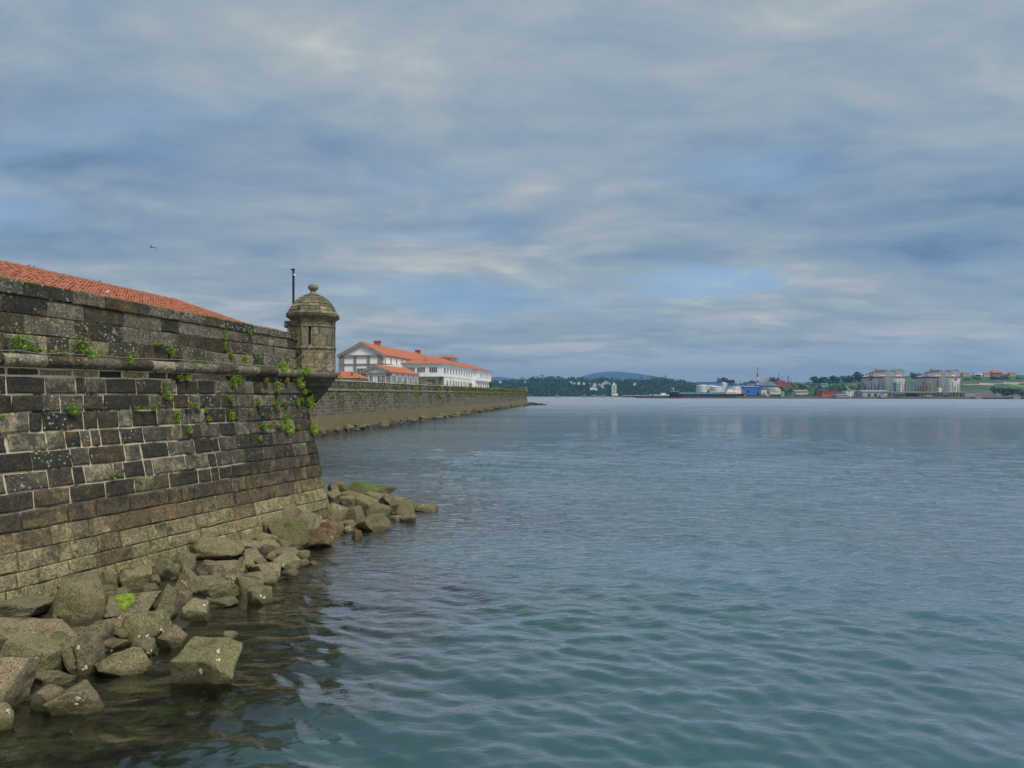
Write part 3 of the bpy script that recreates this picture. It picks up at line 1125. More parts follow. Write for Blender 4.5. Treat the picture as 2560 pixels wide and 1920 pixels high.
    # dome: stepped octagonal courses of separate stones
    dome = ringpart('dome', [(RB - .02, 2.24), (0.86, 2.42), (0.74, 2.70), (0.52, 2.92), (0.2, 3.08), (0.1, 3.1)], (0.03, 0.025, 0.018), 0.0)
    rings = [(1.100, 1.110, 2.246, 2.339), (1.100, 0.975, 2.348, 2.493), (0.993, 0.905, 2.502, 2.631), (0.923, 0.820, 2.639, 2.762), (0.838, 0.710, 2.771, 2.889), (0.728, 0.570, 2.898, 2.999), (0.588, 0.410, 3.008, 3.098), (0.428, 0.230, 3.107, 3.186)]
    for ri, (r0, r1, z0, z1) in enumerate(rings):
        for k in range(n):
            cuts = [0.0, 1.0] if ri > 4 else ([0.0, 0.5 + rnd.uniform(-.2, .2), 1.0] if (ri + k) % 2 else [0.0, 1.0])
            for f0, f1 in zip(cuts[:-1], cuts[1:]):
                e0, e1 = f0 + .006, f1 - .006
                w = rnd.uniform(-.008, .008)
                q = [pt(k, r0 + w, z0, e0), pt(k, r0 + w, z0, e1), pt(k, r1 + w, z1, e1), pt(k, r1 + w, z1, e0),
                     pt(k, r0 - .22, z0, e0), pt(k, r0 - .22, z0, e1), pt(k, max(.02, r1 - .22), z1, e1), pt(k, max(.02, r1 - .22), z1, e0)]
                o = make('dome_stone', q, [(0, 1, 2, 3), (4, 7, 6, 5), (0, 4, 5, 1), (1, 5, 6, 2), (2, 6, 7, 3), (3, 7, 4, 0)], sc, dome)
                o.color = (*pick([(2, (0.125, 0.112, 0.068)), (1.4, (0.16, 0.14, 0.085)), (.8, (0.085, 0.078, 0.052))]), 0.18)
    o = MB().lathe(L, [(0.22, 3.17), (0.16, 3.22), (0.125, 3.27), (0.105, 3.33), (0.135, 3.36), (0.19, 3.405), (0.212, 3.47), (0.205, 3.525), (0.155, 3.585), (0.06, 3.615), (0.0, 3.618)], 20).build('finial', sc, t, smooth=True)
    o.color = (0.16, 0.155, 0.135, 0.2)
    # little gabled hood over the doorway at the back left
    Mx = Matrix.Translation(L) @ Matrix.Rotation(R(12), 4, 'Z')
    mb = MB(Mx)
    mb.prism([(-0.34, 1.82), (0.34, 1.82), (0.36, 1.90), (0, 2.08), (-0.36, 1.90)], 'x', -1.13, -0.6)
    o = mb.build('door_hood', sc, t)
    o.color = (0.16, 0.14, 0.09, 0.1)
    mb = MB(Mx)
    mb.box((-1.0, -0.30, 0.05), (-0.6, -0.20, 1.82)).box((-1.0, 0.20, 0.05), (-0.6, 0.30, 1.82))
    o = mb.build('door_jamb', sc, t)
    o.color = (*TAN, 0)
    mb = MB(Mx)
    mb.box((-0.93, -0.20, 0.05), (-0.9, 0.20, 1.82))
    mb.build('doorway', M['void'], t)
    return t


GL = at(783, 930, 30.4)
garita = sentry_box((GL.x, GL.y, 6.32), 'tan octagonal stone sentry box with stepped dome and ball finial on the near bastion corner')

# ------------------------------------------------------------------ cables, mast, roof behind the parapet
pts = []
for px, py in ((-40, 876), (40, 882), (90, 881), (108, 884), (160, 889), (190, 889), (250, 897), (330, 901), (420, 908), (520, 914), (600, 920), (690, 922)):
    a, z = hit_wall(px, 900)
    p = WR + WD * a + WN * 0.10
    pts.append(Vector((p.x, p.y, 6.47 + 0.03 * math.sin(px * .05))))
o = MB().path(pts, 0.010, 6).build('cable_run', M['cable'], org=pts[0])
tag(o, 'thin grey cable lying along the top of the round stone moulding', 'cable')
top_p = Vector((GL.x + 0.16, GL.y - 0.86, 7.42))
low_p = Vector((GL.x - 0.95, GL.y - 0.75, 6.47))
pts = []
for i in range(11):
    u = i / 10
    p = top_p.lerp(low_p, u)
    p.y -= 0.14 * math.sin(u * math.pi)
    p.x += 0.26 * math.sin(u * math.pi) * (1 - u * .4)
    pts.append(p)
o = MB().path(pts, 0.014, 6).build('hanging_cable', M['cable'], org=top_p)
tag(o, 'looping grey cable hanging from the slit window of the sentry box', 'cable')
pts = []
for i in range(7):
    u = i / 6
    p = Vector((GL.x - 0.18, GL.y - 0.93, 6.75)).lerp(Vector((GL.x - 0.42, GL.y - 0.95, 6.44)), u)
    p.x += .03 * math.sin(u * 3)
    pts.append(p)
o = MB().path(pts, 0.01, 5).build('cable_end', M['cable'], org=pts[0])
tag(o, 'short thin wire dangling under the sentry box cable', 'cable')

b = at(733.5, 800, 33.2)
mast = thing('camera_mast', (b.x, b.y, 6.5), 'tall black square mast with small camera rising behind the sentry box', 'mast')
zt = at(733, 674, 33.2).z
MB().box((b.x - .04, b.y - .04, 6.5), (b.x + .04, b.y + .04, zt)).build('pole', M['iron'], mast)
mb = MB()
mb.prism([(b.x - .145, zt - .005), (b.x + .06, zt), (b.x + .06, zt + .03), (b.x - .06, zt + .035)], 'y', b.y - .07, b.y + .07)
mb.build('lamp_head', M['iron'], mast)
mb = MB()
mb.bar((b.x + .03, b.y - .05, zt - .21), (b.x + .10, b.y - .08, zt - .22), .022, 6)
mb.box((b.x - .06, b.y - .06, zt - .27), (b.x + .06, b.y + .06, zt - .24)).box((b.x - .06, b.y - .06, zt - .20), (b.x + .06, b.y + .06, zt - .17))
mb.build('bracket', M['steel'], mast)
mb = MB()
mb.bar((b.x + .05, b.y - .10, zt - .25), (b.x + .17, b.y - .16, zt - .31), .035, 8)
mb.build('camera', M['frame'], mast)


def build_warehouse():
    A0 = at(0, 657, 24.0)
    A = at(430, 750, 33.5)
    d = (A - A0)
    d.z = 0
    d.normalize()
    nrm = Vector((d.y, -d.x, 0))
    ze = 8.05
    hip = at(590, 805, 35.0) - A
    hip *= (A.z - ze) / -hip.z
    C = A + hip                                   # eave corner on the water side
    run = (C - A).dot(nrm)
    R0 = A - d * 26                               # ridge, well to the left of the frame
    R0.z = A.z
    E0 = R0 + nrm * run
    E0.z = ze
    C2 = A + hip - nrm * (2 * run)                # mirrored corner
    E2 = R0 - nrm * run
    E2.z = ze
    t = thing('warehouse', (R0.x, R0.y, 6.5), 'long low building with red clay tile roof showing over the parapet', 'building')
    mb = MB()
    ins = 0.35
    c = [E0 - nrm * ins, C - nrm * ins - d * ins, C2 + nrm * ins - d * ins, E2 + nrm * ins]
    vs = [(p.x, p.y, 6.5) for p in c] + [(p.x, p.y, ze + .02) for p in c]
    mb.add(vs, [(0, 1, 5, 4), (1, 2, 6, 5), (2, 3, 7, 6), (3, 0, 4, 7)])
    mb.build('wall', M['white'], t)
    dk = MB()
    dk.add([R0, A, C, E0, C2, E2], [(3, 2, 1, 0), (2, 4, 1), (0, 1, 4, 5)])
    roof = dk.build('roof', M['tile'], t)
    # rows of curved tiles on the slope that shows: each course a lapped length of barrel tile
    V, Fc = [], []
    slope_v = (E0 - R0)
    sl = slope_v.length
    sd = slope_v.normalized()
    up = d.cross(sd)
    if up.z < 0:
        up = -up
    L = (A - R0).length
    pitch, row = 0.17, 0.24
    nrow = int(sl / row)

    def tile(o, ax, dn, w, h, ln):
        b = len(V)
        for s, lift in ((0.0, 0.0), (ln, 0.022)):
            for q in (-1, -.5, 0, .5, 1):
                V.append(o + ax * (w * q) + dn * s + up * (h * math.cos(q * 1.45) + lift))
        for i in range(4):
            Fc.append((b + i, b + i + 1, b + 6 + i, b + 5 + i))
    for r in range(nrow):
        s0 = r * row
        xlen = L + (C - A).dot(d) * (s0 + row) / sl
        k = 0
        x = 7.0
        while x < xlen - .1:
            o = R0 + d * x + sd * s0 + up * rnd.uniform(0.0, 0.02)
            tile(o, d, (sd + d * rnd.uniform(-.03, .03)), pitch * .5, 0.05, row + 0.03)
            x += pitch
    tag(make('tile_rows', V, Fc, M['tile'], roof), kind='stuff')
    mb = MB()
    x = 7.0
    while x < L:
        p = R0 + d * x
        mb.bar(p + Vector((0, 0, .0)), p + d * .44 + Vector((0, 0, rnd.uniform(-.01, .02))), 0.10, 7, 0.085)
        x += .42
    n = int(hip.length / .42)
    for i in range(n):
        p = A + hip * (i / n)
        q = A + hip * ((i + 1.05) / n)
        mb.bar(p + Vector((0, 0, .03)), q + Vector((0, 0, .03)), 0.10, 7, 0.085)
    tag(mb.build('ridge_tiles', M['tile'], roof), kind='stuff')
    return R0, d, A, hip


WH = build_warehouse()
M['bird'] = plain('grey_feathers', (0.16, 0.16, 0.17), 0.8, 0.2)
M['bird_w'] = plain('white_feathers', (0.7, 0.7, 0.7), 0.8, 0.1)


def perched(px, py, Y, s, label, mat):
    p = at(px, py, Y)
    t = thing('perched_bird', p, label, 'bird', 'birds on the red roof')
    mb = MB()
    ang = rnd.uniform(-.5, .5)
    Mx = Matrix.Translation(p) @ Matrix.Rotation(ang, 4, 'Z') @ Matrix.Scale(s, 4)
    mb = MB(Mx)
    for (x0, z0, r0), (x1, z1, r1) in zip([(-.5, .42, .03), (-.25, .46, .14), (0, .55, .2), (.2, .68, .16), (.3, .82, .10)],
                                         [(-.25, .46, .14), (0, .55, .2), (.2, .68, .16), (.3, .82, .10), (.36, .95, .09)]):
        mb.bar((x0, 0, z0), (x1, 0, z1), r0, 7, r1)
    mb.build('body', mat, t)
    MB(Mx).bar((.42, 0, .93), (.56, 0, .9), .035, 5, .005).build('beak', M['iron'], t)
    mb = MB(Mx)
    mb.bar((0, .07, 0), (.02, .07, .4), .025, 4).bar((0, -.07, 0), (.02, -.07, .4), .025, 4)
    mb.build('legs', M['iron'], t)


def roof_y(px):
    return 657 + (750 - 657) * px / 430


for px, lab, mt in ((71, 'leftmost of two grey pigeons perched on the red roof ridge', 'bird'), (82, 'grey pigeon right beside another near the left end of the red roof ridge', 'bird'),
                    (248, 'lone small bird on the red roof ridge above the parapet middle', 'bird'), (372, 'pale bird on the red roof ridge near where it begins to drop', 'bird_w')):
    f = (1 / 24.0) + (1 / 33.5 - 1 / 24.0) * px / 430
    perched(px, roof_y(px) - .5, 1 / f, 0.16, lab, M[mt])
perched(267, 736.5, 26.6, 0.16, 'tiny white bird sitting on the red tiles just above the parapet', M['bird_w'])


def gull():
    c = at(380, 618, 45)
    t = thing('gull', c, 'lone gull gliding against the grey clouds above the roof', 'bird')
    Mx = Matrix.Translation(c) @ Matrix.Rotation(R(14), 4, 'Y') @ Matrix.Rotation(R(-20), 4, 'Z') @ Matrix.Scale(0.46, 4)
    mb = MB(Mx)
    pr = [(-.42, 0, .02), (-.28, 0, .06), (-.05, 0, .09), (.15, 0, .08), (.28, 0, .055), (.36, 0, .04)]
    for (x0, z0, r0), (x1, z1, r1) in zip(pr[:-1], pr[1:]):
        mb.bar((x0, 0, z0), (x1, 0, z1), r0, 8, r1)
    mb.build('body', M['bird'], t)
    for s in (-1, 1):
        mb = MB(Mx)
        sec = [(0.0, .14, -.10, .02), (.28, .17, -.06, .13), (.55, .10, -.10, .10), (.85, -.02, -.14, .0)]
        vs = []
        for y, xf, xb, z in sec:
            vs += [(xf, s * y, z + .012), (xb, s * y, z), (xf, s * y, z - .008)]
        fs = []
        for i in range(3):
            b = 3 * i
            fs += [(b, b + 3, b + 4, b + 1), (b + 2, b + 1, b + 4, b + 5), (b, b + 2, b + 5, b + 3)]
        fs.append((9, 10, 11))
        mb.add(vs, fs)
        mb.build('wing', M['bird'], t)


gull()


# ------------------------------------------------------------------ plants on the wall
def plant_mesh(seed, dry=False, tall=1.0, flat=1.0):
    """a rosette clump about 1 m across, later scaled; y is outwards from the wall"""
    r = random.Random(seed)
    V, Fc = [], []
    def leaf(p, d, L, w):
        d = d.normalized()
        s = d.cross(Vector((r.uniform(-1, 1), r.uniform(-1, 1), r.uniform(-1, 1)))).normalized()
        b = len(V)
        q = d * L
        droop = Vector((0, 0, -L * .18))
        V.extend([p, p + q * .55 + s * w, p + q + droop, p + q * .55 - s * w])
        Fc.append((b, b + 1, b + 2, b + 3))
    nst = 20
    for i in range(nst):
        th = r.uniform(0, 2 * math.pi)
        d = Vector((math.cos(th) * .9, .55 + r.random() * .7, math.sin(th) * .55 + .35 * tall))
        L = r.uniform(.18, .5)
        tip = d.normalized() * L
        tip.z *= tall
        tip.x *= flat
        for k in range(24):
            u = r.uniform(.15, 1.05)
            p = tip * u + Vector((r.gauss(0, .05), abs(r.gauss(0, .04)), r.gauss(0, .06)))
            dd = Vector((r.gauss(0, .7), r.gauss(.35, .6), r.gauss(.35, .6)))
            leaf(p, dd, r.uniform(.08, .17), r.uniform(.024, .045))
    return V, Fc


protos = []
for k, (dry, tall, flat) in enumerate([(0, 1.0, 1.0), (0, 1.5, .6), (0, .8, 1.4), (0, 1.0, 1.0), (1, 1.0, 1.0), (0, 2.2, .45)]):
    V, Fc = plant_mesh(100 + k, dry, tall, flat)
    me = bpy.data.meshes.new('foliage')
    me.from_pydata([tuple(v) for v in V], [], Fc)
    me.materials.append(M['dryleaf'] if dry else M['leaf'])
    protos.append(me)
V, Fc = [], []
r_ = random.Random(3)
for i in range(10):
    th = r_.uniform(0, 6.28)
    tip = Vector((math.cos(th) * r_.uniform(.2, .5), r_.uniform(.2, .5), r_.uniform(.2, .75)))
    b = len(V)
    V += [Vector((0, .05, 0)) + Vector((.008, 0, 0)), Vector((-.008, .05, 0)), tip + Vector((-.005, 0, 0)), tip + Vector((.005, 0, 0))]
    Fc.append((b, b + 1, b + 2, b + 3))
    for q in range(9):
        c = tip + Vector((r_.gauss(0, .05), r_.gauss(0, .05), r_.gauss(0.02, .02)))
        b = len(V)
        V += [c + Vector((-.02, 0, 0)), c + Vector((0, -.02, .012)), c + Vector((.02, 0, 0)), c + Vector((0, .02, .012))]
        Fc.append((b, b + 1, b + 2, b + 3))
flower_me = bpy.data.meshes.new('flower_heads')
flower_me.from_pydata([tuple(v) for v in V], [], Fc)
flower_me.materials.append(leaf_mat('umbel', (0.33, 0.36, 0.06), (0.48, 0.47, 0.14)))

# px, py, width, height in the photograph, kind (0..5), place words
PL = [
    (45, 858, 58, 40, 0, 'big bright clump on the round moulding at the photo left edge'),
    (84, 876, 24, 14, 2, 'small sprig just right of the big left clump on the moulding'),
    (125, 880, 22, 14, 3, 'low green tuft on the moulding between the left clump and the tall flowering one'),
    (149, 884, 20, 18, 0, 'round tuft on the moulding just left of the tall flowering plant'),
    (190, 868, 44, 40, 1, 'tall flowering plant with yellow heads on the moulding left part'),
    (212, 886, 34, 32, 0, 'bushy plant hanging under the tall flowering one on the moulding'),
    (247, 888, 14, 22, 5, 'thin upright sprig on the moulding right of the tall flowering plant'),
    (271, 891, 16, 14, 2, 'little tuft on the moulding before the rounded clump'),
    (314, 900, 28, 26, 0, 'rounded green clump on the moulding left of the parapet break'),
    (334, 893, 12, 14, 3, 'tiny sprig beside the rounded clump on the moulding'),
    (394, 862, 26, 10, 2, 'flat grassy tuft on the sloping plinth at the parapet break'),
    (423, 876, 22, 22, 0, 'yellow green ball of leaves on the plinth right of the parapet break'),
    (422, 896, 10, 14, 5, 'sprig trailing under the leaf ball by the parapet break'),
    (477, 907, 18, 16, 3, 'first of two neighbouring tufts on the moulding middle'),
    (507, 909, 20, 14, 0, 'second of two neighbouring tufts on the moulding middle'),
    (566, 862, 13, 44, 5, 'tall narrow plant climbing the parapet middle'),
    (572, 886, 15, 16, 3, 'small leafy foot under the tall narrow plant on the parapet'),
    (606, 898, 24, 24, 0, 'leafy plant on the parapet foot right of the tall narrow one'),
    (627, 832, 15, 18, 3, 'dark green tuft high on the parapet near its top edge'),
    (642, 890, 12, 14, 0, 'small green tuft at the left end of the last plinth'),
    (636, 916, 17, 13, 2, 'low tuft on the moulding below the last plinth'),
    (700, 916, 40, 32, 0, 'large leafy clump on the moulding left of the sentry box'),
    (730, 921, 26, 20, 2, 'spreading clump between the large one and the sentry box foot'),
    (757, 852, 28, 26, 0, 'round bush growing in the angle of parapet and sentry box'),
    (745, 878, 16, 15, 4, 'orange dry plant on the parapet under the round bush'),
    (576, 918, 12, 12, 3, 'tiny tuft on the moulding under the tall narrow plant'),
    (445, 943, 20, 14, 3, 'left one of a pair of dark tufts just under the moulding'),
    (463, 944, 17, 15, 0, 'right one of a pair of dark tufts just under the moulding'),
    (408, 966, 16, 28, 1, 'upright dark plant under the moulding at the parapet break'),
    (413, 990, 26, 22, 0, 'bright leafy plant hanging two courses under the moulding break'),
    (578, 955, 24, 34, 1, 'big hanging plant just under the moulding middle'),
    (595, 948, 18, 18, 3, 'bushy companion right of the big hanging plant under the moulding'),
    (659, 952, 20, 18, 4, 'yellow brown dry plant just under the moulding right part'),
    (686, 968, 24, 34, 1, 'drooping plant two courses under the large moulding clump'),
    (712, 951, 18, 16, 4, 'orange brown weeds under the moulding near the sentry box'),
    (746, 955, 36, 32, 0, 'wide green bush under the moulding beside the sentry corbel'),
    (759, 978, 20, 20, 2, 'ragged plant below the wide bush by the corner'),
    (653, 977, 10, 12, 3, 'tiny green sprout between dry plant and drooping plant'),
    (573, 995, 14, 18, 3, 'dull tuft below the big hanging plant in the second course'),
    (643, 1008, 17, 16, 0, 'round tuft in the third course left of the drooping plant'),
    (686, 1012, 20, 26, 0, 'yellow green clump straight below the drooping plant'),
    (710, 1012, 19, 20, 4, 'reddish brown dry clump near the corner, third course'),
    (741, 1006, 13, 18, 0, 'small bright clump near the corner, third course'),
    (752, 999, 10, 12, 3, 'tiny tuft right of the bright clump near the corner'),
    (775, 1004, 26, 38, 3, 'dark hanging bush on the corner edge below the corbel'),
    (780, 1028, 15, 16, 2, 'small sprig under the dark corner bush'),
    (466, 1012, 26, 18, 4, 'olive dry weeds in the course above the middle joint'),
    (486, 1013, 18, 18, 0, 'green clump touching the olive dry weeds'),
    (174, 1024, 28, 26, 0, 'single bright green plant in the left half of the scarp'),
    (3, 1041, 14, 12, 2, 'yellow green sprig at the photo left edge of the scarp'),
    (341, 1019, 26, 12, 2, 'flat yellow green strip of weed in a scarp joint'),
    (382, 1019, 18, 14, 0, 'small yellow green clump right of the flat weed strip'),
    (397, 1012, 8, 12, 3, 'tiny sprig next to the clump right of the flat weed strip'),
    (438, 1044, 22, 36, 1, 'upright yellow green plant in the scarp centre'),
    (470, 1075, 16, 20, 0, 'small plant in the joint below the scarp centre'),
    (513, 1026, 10, 14, 3, 'faint tuft above a brighter one in the scarp centre right'),
    (516, 1046, 15, 16, 0, 'bright tuft under a faint one in the scarp centre right'),
    (574, 1041, 20, 26, 1, 'upright green plant standing alone in the fourth course'),
    (623, 1030, 10, 14, 4, 'thin yellow tuft in the fourth course'),
    (655, 1036, 12, 10, 2, 'tiny flat tuft in the fourth course'),
    (653, 1066, 20, 17, 0, 'bright clump starting the row of plants in the fifth course'),
    (672, 1063, 14, 12, 2, 'second plant in the row of plants in the fifth course'),
    (694, 1064, 20, 12, 2, 'flat third plant in the row of plants in the fifth course'),
    (710, 1046, 17, 28, 1, 'climbing plant above the largest scarp clump near the corner'),
    (716, 1070, 34, 34, 0, 'largest clump on the scarp face near the corner'),
    (742, 1068, 12, 16, 4, 'brown withered tuft between largest scarp clump and corner edge'),
    (778, 1071, 28, 32, 0, 'big clump straddling the wall corner edge over the water'),
    (647, 1096, 12, 15, 3, 'lowest small plant under the fifth course row'),
    (281, 1188, 22, 15, 2, 'lonely low plant far down the dark scarp courses'),
]
for i, (px, py, w, h, kind, words) in enumerate(PL):
    a, z = hit_wall(px, py + h * .15)
    a = min(a, corner_a(z) - .05)
    if z > 6.40:
        p = PPT(a, max(z, 6.46), 0.0)
        if py > 880 or (z < 6.62):
            p = p + WN * 0.10
    else:
        p = wpt(a, z, 0.0)
    Y = p.y
    s = w / F * Y * 1.5
    sh = h / F * Y * 1.45
    t = thing('wall_plant', p, words, 'plant', 'plants growing on the bastion wall')
    t.rotation_euler = (0, 0, math.atan2(-WN.x, WN.y))
    t.scale = (s, min(s, .5), sh)
    f = link_mesh('foliage', protos[kind], None, t)
    g = rnd.uniform(.62, .98)
    f.color = (g * rnd.uniform(.85, 1.1), g, g * .9, 1)
    if kind in (0, 1) and w > 20 and i % 2 == 0 or i in (4, 63):
        f = link_mesh('flower_heads', flower_me, None, t)
        f.color = (1, 1, 1, 1)

# plants on the sentry box moulding and dry stalks on its dome
p = Vector((GL.x + 0.05, GL.y - 0.98, 6.30))
t = thing('wall_plant', p, 'leafy plant with yellow tips on the foot moulding of the sentry box', 'plant', 'plants growing on the bastion wall')
t.scale = (.5, .35, .5)
t.rotation_euler = (0, 0, math.pi)
link_mesh('foliage', protos[0], None, t).color = (1, 1, .9, 1)
link_mesh('flower_heads', flower_me, None, t)
for i, (az, zz, rr) in enumerate(((-62, 2.96, .50), (-48, 2.90, .58), (-80, 2.78, .70), (-30, 3.02, .36))):
    q = Vector((GL.x + rr * math.sin(R(az)), GL.y - rr * math.cos(R(az)), 6.32 + zz))
    t = thing('dry_weed', q, ['dry reddish stalks on the upper left of the sentry dome', 'red brown weed in a joint left of the dome middle', 'sparse dead stalks on the left shoulder of the dome', 'short dead stalks next to the dome finial'][i], 'plant', 'dry weeds on the sentry dome')
    mb = MB()
    for k in range(9):
        b0 = q + Vector((rnd.uniform(-.1, .1), rnd.uniform(-.05, .05), -.03))
        mb.bar(b0, b0 + Vector((rnd.uniform(-.04, .04), rnd.uniform(-.03, .03), rnd.uniform(.06, .17))), .006, 3, .002)
    mb.build('stalks', M['dryleaf'], t)


# ------------------------------------------------------------------ boulders
def ico(sub):
    bm = bmesh.new()
    bmesh.ops.create_icosphere(bm, subdivisions=sub, radius=1)
    V = np.array([v.co[:] for v in bm.verts])
    Fc = np.array([[v.index for v in f.verts] for f in bm.faces])
    bm.free()
    return V, Fc


ICO = {k: ico(k) for k in (2, 3, 4, 5)}


def rock_shape(seed, sub, style='block', rough=1.0):
    """unit rock (bbox about 1): a soft polyhedron, then layered noise"""
    r = np.random.RandomState(seed)
    U, Fc = ICO[sub]
    pl, ds = [], []
    rot = Matrix.Rotation(r.uniform(-.5, .5), 3, 'X') @ Matrix.Rotation(r.uniform(-.35, .35), 3, 'Y') @ Matrix.Rotation(r.uniform(0, 3), 3, 'Z')
    for ax in ((1, 0, 0), (-1, 0, 0), (0, 1, 0), (0, -1, 0), (0, 0, 1), (0, 0, -1)):
        n = rot @ (Vector(ax) + Vector(r.uniform(-.28, .28, 3))).normalized()
        pl.append(n[:])
        ds.append(r.uniform(.72, 1.0))
    extra = {'block': 6, 'round': 14, 'wedge': 4, 'slab': 5}[style]
    for _ in range(extra):
        n = Vector(r.normal(size=3)).normalized()
        pl.append(n[:])
        ds.append(r.uniform(.85, 1.12) if style != 'wedge' else r.uniform(.45, .95))
    pl, ds = np.array(pl), np.array(ds)
    p = {'block': 46, 'round': 15, 'wedge': 55, 'slab': 40}[style]
    g = np.maximum(0, U @ pl.T / ds)
    rad = (g ** p).sum(1) ** (-1.0 / p)
    V = U * rad[:, None]
    off = Vector(r.uniform(0, 90, 3))
    amp = 0.046 * rough
    nn = np.empty(len(V))
    for i, v in enumerate(V):
        q = Vector(v)
        nn[i] = (noise.noise(q * 1.7 + off) * 1.3 + noise.noise(q * 3.9 + off) * .6 + noise.noise(q * 8.5 + off) * .30 + (noise.noise(q * 17 + off) * .15 if sub > 3 else 0))
    V = V * (1 + amp * nn)[:, None]
    lo, hi = V.min(0), V.max(0)
    V = (V - (lo + hi) / 2) / (hi - lo)
    return V, Fc


RC = [(0.200, 0.170, 0.090), (0.182, 0.160, 0.092), (0.205, 0.166, 0.10), (0.155, 0.138, 0.078), (0.172, 0.136, 0.082), (0.168, 0.156, 0.076)]
RED = (0.19, 0.122, 0.07)
